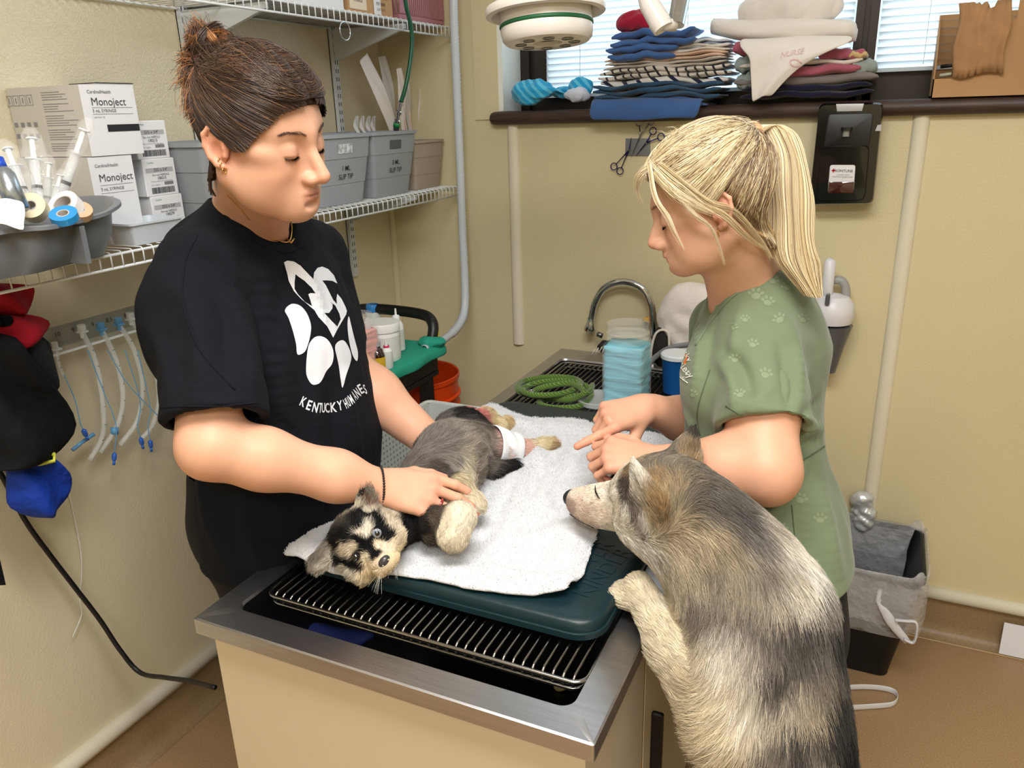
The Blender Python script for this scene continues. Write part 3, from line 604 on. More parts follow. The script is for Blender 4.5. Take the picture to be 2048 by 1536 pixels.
def on_face(h, bv, x, z, d=.0):
    out = []
    for x_, z_ in zip(x, z):
        o = h.w(x_, .2, z_); r = bv.ray_cast(Vector(o), Vector(-h.R[:, 1])); q = np.array(r[0]) if r[0] is not None else h.w(x_, .08, z_); out.append(q + h.R[:, 1] * d)
    return np.array(out)
def brows_lashes(h, parent, col, bv, sides=(-1, 1), lash='140d0a'):
    fw_, rt, up_ = h.R[:, 1], h.R[:, 0], h.R[:, 2]
    for sx in sides:
        n = 170; t = RNG.random(n); x = sx * (.014 + .036 * t); z = .0265 + .005 * np.sin(t * 2.6) + RNG.normal(size=n) * .0013; S = on_face(h, bv, x, z, .0002)
        D = sx * rt * .0055 + up_ * (.0028 - .0045 * t)[:, None]; u = np.linspace(0, 1, 4)[None, :, None]; P = S[:, None] + D[:, None] * u + fw_ * (.0016 * np.sin(u * 3.0)) - fw_ * (.0035 * t[:, None, None] * u); strands('eyebrow', P, hair_cols(n, [col]), hair_m, parent, .00022)
        n = 60; t = np.linspace(0, 1, n); x = sx * (.019 + .025 * t); z = -.0045 - .002 * np.sin(t * 3.14); S = on_face(h, bv, x, z, -.0004)
        D = fw_ * .0035 - up_ * .0040 + sx * rt * (.004 * (t[:, None] - .35)); P = S[:, None] + D[:, None] * u; strands('eyelashes', P, hair_cols(n, [lash], v=.0), lash_m, parent, .0002)
def nails(kn_t, parent, m, skip=()):
    for p, d, i in kn_t: pass

# ---------------------------------------------------------------- woman in the black t-shirt
W1 = empty('person', (-1.08, 1.12, 0), 'person in black t-shirt with brown hair in a messy bun holding the puppy', 'person')
h1 = Head(at(522, 277, 1.25), (.91, .02, -.20), (0.0, -.02, 1), 1.05, roll=.10)
NB1 = np.array((-1.085, 1.135, 1.44))
F = Field((-1.22, .70, .90), (-.50, 1.44, 1.76), .0022)
face(h1, F, nose=1.12, jaw=1.1, cheek=1.04, chin=.8, back=.012)
F.cap(h1.w(0, -.030, -.045), NB1, .050, .058, .03); F.cap(h1.w(0, .02, -.085), NB1 + (.05, -.0, -.03), .030, .035, .03)
# arms
shR, elR, wrR = at(402, 540, 1.34), at(422, 893, 1.25), at(750, 970, 1.365)
kR = at(885, 985, 1.34)   # knuckle area
F.chain([shR, (shR + elR) / 2, elR], [.056, .054, .049], .03); F.chain([elR, elR * .7 + wrR * .3, elR * .25 + wrR * .75, wrR], [.048, .0475, .040, .031], .03)
nR = np.array((-.05, -.45, .9))
HAND1 = hand(F, wrR + (wrR - elR) / np.linalg.norm(wrR - elR) * .012, at(882, 988, 1.38) - wrR, at(840, 960, 1.32) - at(850, 1000, 1.38), [(.15, .35, .25, -.10), (.20, .40, .25, -.16), (.25, .45, .30, -.22), (.30, .5, .3, -.30)], -1, [(.8, .5, -.3), (1, .2, -.3), (1, 0, -.3)], L=.185, W=1.05)
def arm_cols(V, kn, tips, base, red):
    C = np.tile(L2(base), (len(V), 1)); rd = L2(red)
    for p, r, a in [(k_, .014, .5) for k_ in kn] + [(t_[0], .022, .55) for t_ in tips]:
        w_ = (a * np.exp(-(np.linalg.norm(V - p, axis=1) / r) ** 2))[:, None]; C = C * (1 - w_) + rd * w_
    return C * (1 + .035 * noise3(V, 14, 5)[:, None])
shL, elL, wrL = at(632, 505, 1.62), at(684, 735, 1.66), at(848, 872, 1.64)
F.chain([shL, elL], [.046, .048], .03); F.chain([elL, elL * .6 + wrL * .4, wrL], [.055, .053, .038], .03)
h1L = hand(F, wrL, at(905, 905, 1.70) - wrL, at(860, 840, 1.5) - wrL, [(.2, .4, .3, 0)] * 4, -1, [(.8, .5, -.3), (1, .2, -.3), (1, 0, -.3)])
F.chain([NB1 - (0, 0, .02), (-1.055, 1.13, 1.30), (-1.04, 1.12, 1.1), (-1.05, 1.10, .9)], [.05, .10, .10, .11], .06, sq=((1, 0, 0), .75)); F.cap((-1.085, 1.13, 1.40), shR, .05, .05, .05); F.cap((-1.085, 1.13, 1.40), shL, .05, .05, .05)
def skin_mesh(F, h, kn, tips, face_c, arm_c, lip, red, parent):
    V, Q = F.mesh(); V = smooth_mesh(V, Q, 2); A = face_colors(h, V, face_c, lip, red); B = arm_cols(V, kn, tips, arm_c, 'd98a76'); w_ = np.clip((np.linalg.norm(V - h.o, axis=1) - .15) / .06, 0, 1)[:, None]
    mesh_obj('body', V, Q, skin_m, parent, cols=A * (1 - w_) + B * w_); return V, Q
Vh, Qh = skin_mesh(F, h1, HAND1[0], HAND1[1], 'd3a286', 'dba78a', 'b06a5e', 'cf8a70', W1)
# t-shirt
F = Field((-1.36, .74, .72), (-.78, 1.52, 1.52), .0045)
cs = [(-1.085, 1.135, 1.405), (-1.065, 1.13, 1.32), (-1.04, 1.13, 1.18), (-1.025, 1.13, 1.02), (-1.05, 1.12, .88), (-1.07, 1.11, .78)]
F.chain(cs, [.085, .16, .178, .190, .195, .19], .05, sq=((1, 0, 0), .76))
F.cap((-1.085, 1.13, 1.425), shR + (-.0, 0, .005), .060, .062, .045); F.cap((-1.085, 1.13, 1.425), shL + (0, 0, .0), .060, .058, .045)
seR = shR + (elR - shR) * .86 + (.012, .0, 0); seL = shL + (elL - shL) * .80
F_ = F; F = Field((-1.36, .74, .72), (-.78, 1.52, 1.52), .0045); F.cap(shR, seR, .070, .084, .03); F.ell(at(345, 660, 1.31), (.05, .05, .10), None, .05); F.cap(shL, seL, .062, .064, .03)
F.ell((-1.13, 1.12, 1.40), (.09, .13, .06), None, .04)
dR = (elR - shR) / np.linalg.norm(elR - shR); dL = (elL - shL) / np.linalg.norm(elL - shL)
# sleeve openings
F.cyl(seR, seR + dR * .2, .14, .006, sub=True); F.cap(seR - dR * .07, seR + dR * .1, .062, .076, .004, sub=True)
F.cyl(seL, seL + dL * .2, .10, .006, sub=True); F.cap(seL - dL * .05, seL + dL * .1, .052, .060, .004, sub=True)
F_.F = np.minimum(F_.F, F.F) - np.maximum(.025 - np.abs(F_.F - F.F), 0) ** 2 / .1; F = F_
F.plane((0, 0, .79), (0, 0, -1))
# neck opening
nk = NB1 + (.012, 0, .01); F.cap(nk + (0.0, 0, .0), nk + (.02, 0, .10), .066, .075, .006, sub=True); F.cap(nk + (.01, 0, .02), at(572, 462, 1.39) + (0, 0, .03), .055, .050, .006, sub=True)
# folds
V, Q = F.mesh(); N = vnormals(V, Q); V = V + N * (.0035 * noise3(V * (1, 1, .45), 6, 11, 2) + .0012 * noise3(V, 22, 12, 1))[:, None] * np.clip((V[:, 2] - .8) / .1, .3, 1)[:, None]
V = ridges(V, Q, [([(330, 560), (372, 600), (400, 690), (395, 790)], .008, .020), ([(470, 600), (500, 700), (505, 790)], .007, .016), ([(300, 650), (330, 720), (340, 800)], .006, .016), ([(420, 560), (450, 640), (452, 740)], -.006, .014),
 ([(520, 560), (545, 700), (560, 820), (565, 900)], .012, .026), ([(600, 500), (560, 600), (540, 760)], -.008, .02), ([(560, 480), (620, 560), (650, 660)], .005, .016), ([(585, 860), (620, 900), (660, 925)], .010, .016), ([(540, 830), (600, 880), (640, 920)], -.008, .014), ([(690, 760), (705, 850), (720, 930)], .008, .016), ([(660, 770), (672, 850), (680, 930)], -.007, .014), ([(620, 780), (640, 860)], .006, .015),
 ([(400, 960), (420, 1040), (450, 1120)], .008, .02), ([(480, 980), (500, 1060), (520, 1140)], .007, .02), ([(370, 470), (420, 480), (480, 530)], .005, .02), ([(380, 520), (430, 530), (500, 600), (520, 680)], -.006, .014)])
V = smooth_mesh(V, Q, 4)
tee1 = mesh_obj('t_shirt', V, Q, black_tee, W1); bv1 = bvh_of(V, Q); VT1, QT1 = V, Q
def cloth_line(bv, pts, r, name, m, parent, n=6, off=.0, k=8):
    f_ = from_px(bv); P = []
    for p in spline([(x, y, 0) for x, y in pts], n):
        q = f_(p[0], p[1])
        if q: P.append(np.array(q[0]) + np.array(q[1]) * off)
    if len(P) > 2: MB().tube(P, r, k).build(name, m, parent, smooth=True)
# trousers + shoes
F = Field((-1.35, .8, .03), (-.9, 1.42, .98), .009)
F.cap((-1.10, 1.10, .93), (-1.10, 1.09, .86), .16, .165, .04, sq=((1, 0, 0), .78))
for y in (1.03, 1.19): F.chain([(-1.10, y, .86), (-1.08, y + .02, .48), (-1.10, y + .03, .08)], [.088, .066, .05], .03)
V, Q = F.mesh(); mesh_obj('trousers', V, Q, black_tr, W1)
for y in (1.06, 1.22):
    F = Field((-1.22, y - .08, -.005), (-.9, y + .08, .12), .005); F.cap((-1.13, y, .045), (-.98, y, .035), .042, .036, .02); F.plane((0, 0, .001), (0, 0, -1)); V, Q = F.mesh(); mesh_obj('shoe', V, Q, mat('shoe black', '15151a', .5), W1)
# print on the shirt
white_print = mat('white shirt print', 'dfe2ea', .75)

# ---- hair of the first woman
hairline0 = hairline
def hairline(P): return np.interp(P[:, 1], [-.11, -.07, -.035, -.02, .0, .012, .03, .05, .07, .1], [-.085, -.075, -.030, .02, .028, -.004, .006, .030, .054, .074])
g1 = hairline
hair_cap(h1, g1, .0060, '33231b', W1, nose=1.12, jaw=1.1, cheek=1.04, chin=.8, back=.012)
n = 11000; t_ = RNG.random(n); side = RNG.choice([-1, 1], n); kind = RNG.random(n)
bun_l = h1.loc(at(438, 118, 1.30))
bd_ = np.array([0, -.74, .68]); bd_ /= np.linalg.norm(bd_); BUN = SKC + bd_ * skull_r(h1, bd_[None], .008)[0]
fy = np.interp(t_, [0, .35, .7, 1], [.094, .06, .01, -.03]); S = np.stack([side * (.0015 + 0 * t_), fy, 0 * t_], 1)
dd = S - SKC; dd[:, 2] = np.interp(t_, [0, .35, .7, 1], [.038, .075, .088, .088]); dd /= np.linalg.norm(dd, axis=1)[:, None]
S1 = SKC + dd * (skull_r(h1, dd, .0090))[:, None]
# second family: from the hairline at temple, ear and nape
u_ = RNG.random(n) ** 1.3; yy = np.interp(u_, [0, .25, .45, .6, .8, 1], [.086, .060, .030, .010, -.028, -.066]); zz = hairline(np.stack([0*yy, yy, 0*yy], 1)) + .001 + RNG.random(n) ** 1.5 * .022
xx = .079 * np.sqrt(np.clip(1 - ((yy + .016) / .104) ** 2 - ((zz - .04) / .12) ** 2, .02, 1)); S2 = np.stack([side * xx, yy, zz], 1); d2 = S2 - SKC; d2 /= np.linalg.norm(d2, axis=1)[:, None]; S2 = SKC + d2 * skull_r(h1, d2, .0085)[:, None]
S = np.where((kind < .62)[:, None], S1, S2); E_ = BUN + RNG.normal(size=(n, 3)) * (.012, .008, .012)
rq = RNG.random(n); M = SKC + np.stack([side * (.050 + .055 * rq), (fy + .016) * (.95 - .25 * rq), np.interp(t_, [0, .4, 1], [.030, .040, .070]) * (1.2 - .9 * rq)], 1)
M = np.where((kind < .62)[:, None], M, SKC + np.stack([side * .085, S2[:, 1] * .3 - .05, S2[:, 2] * .4 + .02], 1))
P = sweep(h1, S, M, E_, 14, .0115, .0016); cl = hair_cols(n, ['3a281f', '4a3528', '2c1d17', '684a30'], [.40, .33, .15, .12], .24)
strands('hair_strands', P, cl, hair_m, W1, .00042, .7)
hairline = hairline0
# bun with loose ends
B0 = h1.w(BUN + (0, -.008, .006)); TB = (B0 - CC) @ CF; bd = at(402, 118, TB) - B0; bd /= np.linalg.norm(bd)
ups = [(at(392, 52, TB), .22), (at(366, 165, TB - .02), .16), (at(382, 225, TB - .03), .18), (at(408, 70, TB + .01), .14), (at(455, 90, TB), .10), (at(370, 120, TB - .02), .20)]
Bc = B0 * .45 + at(424, 100, TB) * .55
n = 1500; idx = RNG.choice(len(ups), n, p=[x[1] for x in ups]); T = np.array([u[0] for u in ups])[idx] + RNG.normal(size=(n, 3)) * .008; t = np.linspace(0, 1, 14)[None, :, None]
A = Bc + RNG.normal(size=(n, 3)) * .012; o_ = RNG.normal(size=(n, 3)); o_ /= np.linalg.norm(o_, axis=1)[:, None]; C1_ = Bc + o_ * .036 + bd * .01; C2_ = Bc * .35 + T * .65 + np.cross(T - Bc, CF) * (.35 * RNG.choice([-1, 1], n))[:, None] * .6 + RNG.normal(size=(n, 3)) * .006
P = (1-t)**3 * A[:, None] + 3*t*(1-t)**2 * C1_[:, None] + 3*t*t*(1-t) * C2_[:, None] + t**3 * T[:, None]
strands('hair_bun', P, hair_cols(n, ['4a2f20', '86552e', 'a8723e', '33211a'], [.35, .28, .15, .22], .25), hair_m, W1, .00045, .5)
F = Field(Bc - .06, Bc + .06, .003); F.ell(Bc, (.024,) * 3, None, .01); F.cap(Bc, B0, .020, .022, .01)
V, Q = F.mesh(); mesh_obj('hair_tie_knot', V, Q, cap_m, W1, cols=np.tile(L2('3a281f'), (len(V), 1)))
# loops wound round the bun in a few locks
n = 3000; lk = RNG.integers(0, 14, n); ax_l = RNG.normal(size=(14, 3)); ax_l /= np.linalg.norm(ax_l, axis=1)[:, None]; u_l = np.cross(ax_l, RNG.normal(size=(14, 3))); u_l /= np.linalg.norm(u_l, axis=1)[:, None]; v_l = np.cross(ax_l, u_l); rl = .022 + .012 * RNG.random(14); hl_ = (RNG.random(14) - .5) * .03; t = np.linspace(0, 1, 16)[None, :]
ph = (RNG.random(14) * 6)[lk][:, None] + t * 3.6 + RNG.normal(size=(n, 1)) * .12; R_l = (rl[lk] + RNG.normal(size=n) * .0022)[:, None] * (1 + .25 * t ** 3)
P = Bc + R_l[..., None] * (np.cos(ph)[..., None] * u_l[lk][:, None] + np.sin(ph)[..., None] * v_l[lk][:, None]) + (hl_[lk] + RNG.normal(size=n) * .0022)[:, None, None] * ax_l[lk][:, None]
cl = np.array([L2(c) for c in ['4a2f20', '7d4f2c', '33211a', 'a8723e', '5c3a24', '8a5c34', '3a281f', '6b4428', '4a2f20', '94633a', '33211a', '7d4f2c', '553522', '3f2a1e']])[lk] * (1 + RNG.normal(size=(n, 1)) * .2).clip(.5, 1.6)
strands('hair_coil', P, cl, hair_m, W1, .00045, .6)
# baby hairs
brows_lashes(h1, W1, '4a3022', bvh_of(Vh, Qh))
# jewellery
for z, r in ((-.0335, .0045), (-.026, .003), (-.020, .0028)):
    c = h1.w(.0815, .000 - .004 * (z + .0335) / .007 * 1.0, z); ex = h1.R[:, 1]; ez = h1.R[:, 2]; MB().tube([c + r * (math.cos(a) * ez + math.sin(a) * h1.R[:, 0]) for a in np.linspace(0, 6.28, 14, endpoint=False)], 0.0008, 6, closed=True).build('earring', gold, W1, smooth=True)

def outline(o, sc, pts): return [(o[0] + x / sc, o[1] + y / sc) for x, y in pts]
LO = [(245,165),(270,152),(320,158),(370,190),(420,245),(460,288),(465,240),(490,205),(525,195),(570,215),(610,260),(635,320),(600,300),(555,296),(525,298),(550,330),(575,380),(605,440),(632,470),(628,430),(635,395),(665,430),(695,490),(705,520),(700,545),(670,595),(635,655),(605,715),(560,630),(500,565),(470,515),(440,490),(370,430),(320,375),(282,300),(265,230)]
H1_ = [(333,250),(350,265),(400,300),(450,350),(478,392),(440,388),(425,398),(440,440),(452,485),(400,455),(350,400),(325,360),(325,310)]; H3_ = [(540,535),(575,535),(600,500),(600,470),(580,450),(620,480),(650,540),(660,580),(635,635),(590,590)]
TT = [[(255,515),(290,475),(325,468),(370,485),(415,540),(443,620),(440,690),(420,770),(395,820),(345,837),(335,760),(310,660),(280,570)],[(420,800),(440,745),(475,710),(520,705),(565,730),(600,790),(608,850),(595,910),(555,960),(520,1030),(490,1055),(450,1055),(415,1000),(408,930)],
 [(618,790),(630,755),(660,735),(690,742),(720,790),(737,850),(730,900),(700,990),(675,1080),(660,1020),(645,920),(630,850)],[(710,600),(720,560),(740,640),(765,740),(785,820),(780,885),(750,850),(725,760),(712,670)]]
fp1 = from_px(bv1)
V2_, F2_ = fill_polys([outline((500, 480), 3.658, p) for p in (LO, H1_, H3_)]); decal('paw_print', V2_, F2_, fp1, white_print, tee1, 6)
for p in TT:
    p2 = [tuple(q) for q in spline([(a, b_, 0) for a, b_ in p], 4, True)]; V2_, F2_ = fill_polys([outline((500, 480), 3.658, [(q[0], q[1]) for q in p2])]); decal('paw_print', V2_, F2_, fp1, white_print, tee1, 6)
for ch, cx_, cy_, ro, wd in zip('KENTUCKYHUMANES', [388,432,477,512,533,562,610,657,699,717,738,760,780,806,838], [1183,1208,1224,1228,1228,1228,1223,1210,1198,1184,1166,1140,1118,1090,1092], [-25,-20,-12,-5,0,3,5,12,25,28,30,33,33,30,20], [40,34,40,24,26,34,52,38,20,18,24,22,28,30,16]):
    V2_, F2_ = text_polys(ch, .02); V2_ = V2_ - (V2_.max(0) + V2_.min(0)) / 2; sz = V2_.max(0) - V2_.min(0); q = V2_ * np.array([wd / max(sz[0], .3), 78 / sz[1]]) * .93 / 3.658; c_, s_ = math.cos(math.radians(ro)), math.sin(math.radians(ro))
    X = np.stack([500 + cx_ / 3.658 + q[:, 0] * c_ - q[:, 1] * s_, 480 + cy_ / 3.658 - (q[:, 0] * s_ + q[:, 1] * c_)], 1); decal('lettering', X, F2_, fp1, white_print, tee1, 8)
# necklaces, bracelet, ring
def ring_on(P, bv, off, o):
    out = []
    for p in P:
        r = bv.find_nearest(Vector(p)); out.append(np.array(r[0]) + np.array(r[1]) * off if r[0] is not None and (r[0] - Vector(p)).length < .05 else np.array(p))
    return out
bvh1 = bvh_of(Vh, Qh)
nkp = [at(x, y, 1.38) for x, y in ((432, 352), (462, 392), (500, 440), (545, 478), (576, 484), (584, 462), (582, 440))]
def onto(P, bvs, off):
    out = []
    for p in P:
        best = None
        for b_ in bvs:
            r = b_.ray_cast(Vector(CC), Vector(p - CC).normalized())
            if r[0] is not None and (best is None or r[3] < best[1]): best = (np.array(r[0]) - np.array(Vector(p - CC).normalized()) * off, r[3])
        out.append(best[0] if best else p)
    return out
MB().tube(onto(spline(nkp[3:], 8), [bvh1, bv1], .002), .0012, 6).build('necklace', gold, W1, smooth=True)
MB().tube(onto([at(x, y, 1.3) for x, y in ((573, 478), (582, 486), (588, 478))], [bvh1, bv1], .003), .0022, 6).build('pendant', gold, W1, smooth=True)
MB().tube(onto(spline([at(x, y, 1.38) for x, y in ((452, 388), (468, 404), (486, 424), (500, 440))], 8), [bvh1, bv1], .0012), .0010, 6).build('necklace', gold, W1, smooth=True)
da = (wrR - elR) / np.linalg.norm(wrR - elR); ua = np.cross(da, (0, 0, 1)); ua /= np.linalg.norm(ua); va = np.cross(da, ua); bead = mat('black beads', '15100f', .2); b = MB()
for k in range(46):
    a = 2 * math.pi * k / 46; c = wrR + da * .010 + (ua * math.cos(a) + va * math.sin(a)) * .0335 + da * .01 * math.sin(a); 
    b.lathe([(.0001, -.0024), (.0017, -.0017), (.0024, 0), (.0017, .0017), (.0001, .0024)], c, 8)
b.build('bracelet', bead, W1, smooth=True)

kn, (f_r, n_r, s_r) = HAND1[0], HAND1[2]; a1 = .25; d_r = math.cos(a1) * f_r - math.sin(a1) * n_r + s_r * -.22; d_r /= np.linalg.norm(d_r); c = kn[2] + d_r * .020; fr = frame(d_r)
MB().tube([c + .0108 * (fr[:, 0] * math.cos(a) + fr[:, 2] * math.sin(a)) for a in np.linspace(0, 6.28, 24, endpoint=False)], .0020, 8, closed=True, flat=1.3).build('finger_ring', mat('dark red ring', '8c1a16', .15, coat=1), W1, smooth=True)

cloth_line(bv1, [(424, 392), (440, 418), (470, 450), (510, 482), (550, 500), (580, 504), (600, 492)], .0022, 'collar_seam', black_tee, tee1, off=.0004)
cloth_line(bv1, [(322, 815), (380, 812), (440, 812), (515, 805)], .0012, 'sleeve_stitch', black_tee, tee1, off=.0006)
cloth_line(bv1, [(395, 470), (372, 520), (366, 600), (400, 700), (470, 780)], .0016, 'sleeve_seam', black_tee, tee1, off=.0004)
# ---------------------------------------------------------------- woman in the green scrub top
W2 = empty('person', (-.13, 1.42, 0), 'person in olive green scrub top with blonde ponytail facing left over the table', 'person')
h2 = Head(at(1421, 412, 1.34), (-.915, -.25, -.30), (-.02, 0, 1), .98)
NB2 = at(1508, 575, 1.45)
F = Field((-.56, 1.10, .82), (.05, 1.72, 1.62), .0022)
face(h2, F, nose=.98, jaw=.95, mouth_open=.004, cheek=.97, chin=.5)
F.cap(h2.w(0, -.032, -.045), NB2, .045, .052, .03); F.cap(h2.w(0, .012, -.085), NB2 + (-.045, 0, -.035), .028, .034, .03)
shL, elL, wrL = at(1518, 672, 1.42), at(1530, 938, 1.33), at(1305, 925, 1.42)
F.chain([shL, (shL + elL) / 2, elL], [.052, .064, .053], .03); F.chain([elL, elL * .65 + wrL * .35, wrL], [.055, .050, .031], .03); F.ell(elL + (.010, 0, -.016), (.036,) * 3, None, .03)
hd = at(1215, 905, 1.44) - wrL
HAND2 = hand(F, wrL, hd, at(1220, 860, 1.38) - at(1220, 920, 1.44), [(.75, 1.2, .8, .1), (.85, 1.25, .8, .0), (.9, 1.2, .8, -.05), (.9, 1.2, .8, -.1)], 1, [(.7, .7, -.2), (.9, .3, -.4), (.9, .0, -.6)], L=.175)
shR, elR, wrR = at(1440, 650, 1.68), at(1430, 855, 1.72), at(1290, 818, 1.58)
F.chain([shR, elR], [.052, .050], .03); F.chain([elR, elR * .5 + wrR * .5, wrR], [.050, .043, .031], .03)
hd = at(1188, 838, 1.53) - wrR
HAND3 = hand(F, wrR, hd, at(1240, 790, 1.50) - at(1240, 840, 1.55), [(.16, .08, .05, .12), (1.2, 1.3, .8, .0), (1.3, 1.3, .9, 0), (1.3, 1.3, .9, 0)], -1, [(.6, .5, -.6), (.7, .1, -.9), (.5, -.1, -.9)], L=.185)
tc2 = [at(1515, 600, 1.50), at(1518, 700, 1.53), at(1505, 885, 1.55), at(1540, 1080, 1.55), at(1560, 1240, 1.52)]
F.chain(tc2[:4], [.07, .105, .10, .12], .06, sq=((1, 0, 0), .8)); 
Vh2, Qh2 = skin_mesh(F, h2, HAND2[0] + HAND3[0], HAND2[1] + HAND3[1], 'd2a58a', 'd9a487', 'a8605a', 'cf8570', W2); bvh2 = bvh_of(Vh2, Qh2)
scrub = mat('olive scrub cloth', '6c7a5e', .8, bump=.15, bscale=30, bdist=.004, sheen=.2, var=.04, vscale=5)
F = Field((-.46, 1.12, .66), (.22, 1.82, 1.44), .0042)
F.chain(tc2, [.085, .150, .150, .172, .186], .05, sq=((1, 0, 0), .80))
F.ell(at(1440, 760, 1.50), (.07, .12, .09), None, .05)
nb = NB2 + (.008, 0, -.03); F.cap(nb, shL + (0, 0, .0), .062, .064, .045); F.cap(nb, shR + (0, 0, 0), .058, .058, .045)
F.cap(NB2 + (.03, 0, -.02), NB2 + (.03, 0, -.08), .055, .08, .04)
dL = (elL - shL) / np.linalg.norm(elL - shL); dR = (elR - shR) / np.linalg.norm(elR - shR); seL = shL + dL * .175; seR = shR + dR * .15
F_ = F; F = Field((-.46, 1.12, .66), (.22, 1.82, 1.44), .0042); F.cap(shL + (0, 0, -.005), seL, .072, .084, .03); F.cap(shR, seR, .062, .07, .03)
F.cyl(seL, seL + dL * .2, .15, .006, sub=True); F.cap(seL - dL * .06, seL + dL * .1, .067, .074, .004, sub=True)
F.cyl(seR, seR + dR * .2, .10, .006, sub=True); F.cap(seR - dR * .04, seR + dR * .1, .052, .062, .004, sub=True)
F_.F = np.minimum(F_.F, F.F) - np.maximum(.02 - np.abs(F_.F - F.F), 0) ** 2 / .08; F = F_
F.plane((0, 0, .79), (.12, 0, -1))
F.cap(NB2 + (-.005, 0, -.01), NB2 + (-.03, 0, .09), .062, .075, .006, sub=True); F.cap(NB2 + (-.06, 0, .02), at(1405, 655, 1.46) + (-.02, 0, .0), .042, .012, .006, sub=True)
V, Q = F.mesh(); N = vnormals(V, Q); V = V + N * (.0030 * noise3(V * (1, 1, .5), 6, 21, 2) + .0008 * noise3(V, 20, 22, 1))[:, None]
V = ridges(V, Q, [([(1440, 720), (1465, 760), (1470, 815)], .008, .013), ([(1450, 700), (1485, 740), (1500, 790)], -.007, .012), ([(1545, 640), (1590, 700), (1600, 790)], .008, .016), ([(1560, 700), (1575, 760), (1580, 820)], -.007, .012), ([(1520, 620), (1570, 640), (1600, 690)], .005, .014), ([(1390, 650), (1400, 700), (1385, 780)], .006, .014), ([(1440, 600), (1420, 680), (1405, 760)], -.005, .012),
 ([(1610, 930), (1560, 990), (1540, 1040)], .009, .014), ([(1640, 880), (1600, 900), (1560, 940)], -.009, .012), ([(1650, 860), (1610, 850), (1600, 840)], .009, .012), ([(1640, 800), (1610, 830), (1600, 860)], -.006, .012), ([(1560, 1060), (1575, 1140), (1580, 1200)], .007, .02), ([(1640, 960), (1660, 1060), (1680, 1170)], .006, .02), ([(1610, 1000), (1620, 1100), (1630, 1190)], -.006, .02), ([(1350, 800), (1380, 840), (1400, 880)], .006, .014), ([(1480, 620), (1470, 680), (1455, 720)], .006, .012), ([(1550, 760), (1510, 800), (1450, 810)], .004, .012)])
V = smooth_mesh(V, Q, 4)
top2 = mesh_obj('scrub_top', V, Q, scrub, W2); bv2 = bvh_of(V, Q)
# side seam and sleeve stitch
fp2 = from_px(bv2); seam = mat('seam thread', '56634a', .8)
def seam_line(pts, r=.0012, nm='seam', mm=None):
    P = []
    for p in spline([(x, y, 0) for x, y in pts], 6):
        q = fp2(p[0], p[1])
        if q: P.append(np.array(q[0]) + np.array(q[1]) * .0008)
    if len(P) > 2: MB().tube(P, r, 5).build(nm, mm or seam, top2, smooth=True)
seam_line([(1452, 812), (1500, 838), (1550, 843), (1585, 840)]); seam_line([(1400, 870), (1395, 820), (1420, 740)]); seam_line([(1583, 1010), (1590, 1080), (1600, 1150), (1612, 1200)]); seam_line([(1600, 925), (1630, 905), (1652, 890)])
seam_line([(1545, 545), (1470, 590), (1425, 640), (1392, 690)], .003, 'neckband', scrub)
# faint paw prints of the cloth
pale = mat('scrub paw print', '7f8d70', .8)
def ell_pts(cx, cy, a, b_, ro, n=12): return [(cx + a * math.cos(t) * math.cos(ro) - b_ * math.sin(t) * math.sin(ro), cy + a * math.cos(t) * math.sin(ro) + b_ * math.sin(t) * math.cos(ro)) for t in np.linspace(0, 2 * math.pi, n, endpoint=False)]
for cx_, cy_, s_, ro in [(1512, 592, 9, 0), (1545, 562, 7, .4), (1575, 575, 7, -.3), (1535, 606, 8, .2), (1490, 640, 6, 0), (1465, 655, 6, .5), (1560, 640, 8, -.5), (1505, 690, 7, .3), (1470, 720, 7, 0), (1530, 750, 8, .4), (1480, 790, 7, -.2), (1605, 640, 7, .3), (1560, 1060, 9, .2), (1530, 1110, 8, -.3), (1600, 1000, 8, .3), (1640, 1040, 8, 0), (1625, 1130, 8, .4), (1385, 790, 6, .3)]:
    lp = [ell_pts(cx_, cy_, s_, s_ * .75, ro)] + [ell_pts(cx_ + s_ * 1.5 * math.sin(a + ro), cy_ - s_ * 1.45 * math.cos(a + ro), s_ * .38, s_ * .5, a + ro) for a in (-1.1, -.4, .4, 1.1)]
    V2_, F2_ = fill_polys(lp); decal('paw_pattern', V2_, F2_, fp2, pale, top2, 7, off=.0006)
# embroidered lettering
thr = mat('white embroidery', 'e8ebe4', .7); orng = mat('orange embroidery', 'e0762c', .7)
for txt, cx_, cy_, sz, ro in (('tucky', 1372, 706, 17, -62), ('ociety', 1369, 735, 20, -52), ('lands', 1363, 752, 11, -46)):
    V2_, F2_ = text_polys(txt, .01, space=1.1); c_, s_ = math.cos(math.radians(ro)), math.sin(math.radians(ro)); q = V2_ * sz * np.array([.9, 1]); X = np.stack([cx_ + q[:, 0] * c_ - q[:, 1] * s_, cy_ - (q[:, 0] * s_ + q[:, 1] * c_)], 1); decal('lettering', X, F2_, fp2, thr, top2, 5)
V2_, F2_ = fill_polys([[(1368, 724), (1372, 716), (1371, 708), (1375, 709), (1377, 712), (1375, 719), (1373, 728), (1370, 730)]]); decal('orange_emblem', V2_, F2_, fp2, orng, top2, 5)
seam_line([(1349, 722), (1354, 744), (1364, 757), (1376, 766)], .0009, 'lettering', thr); seam_line([(1356, 712), (1360, 730), (1368, 742), (1378, 750)], .0007, 'lettering', thr)
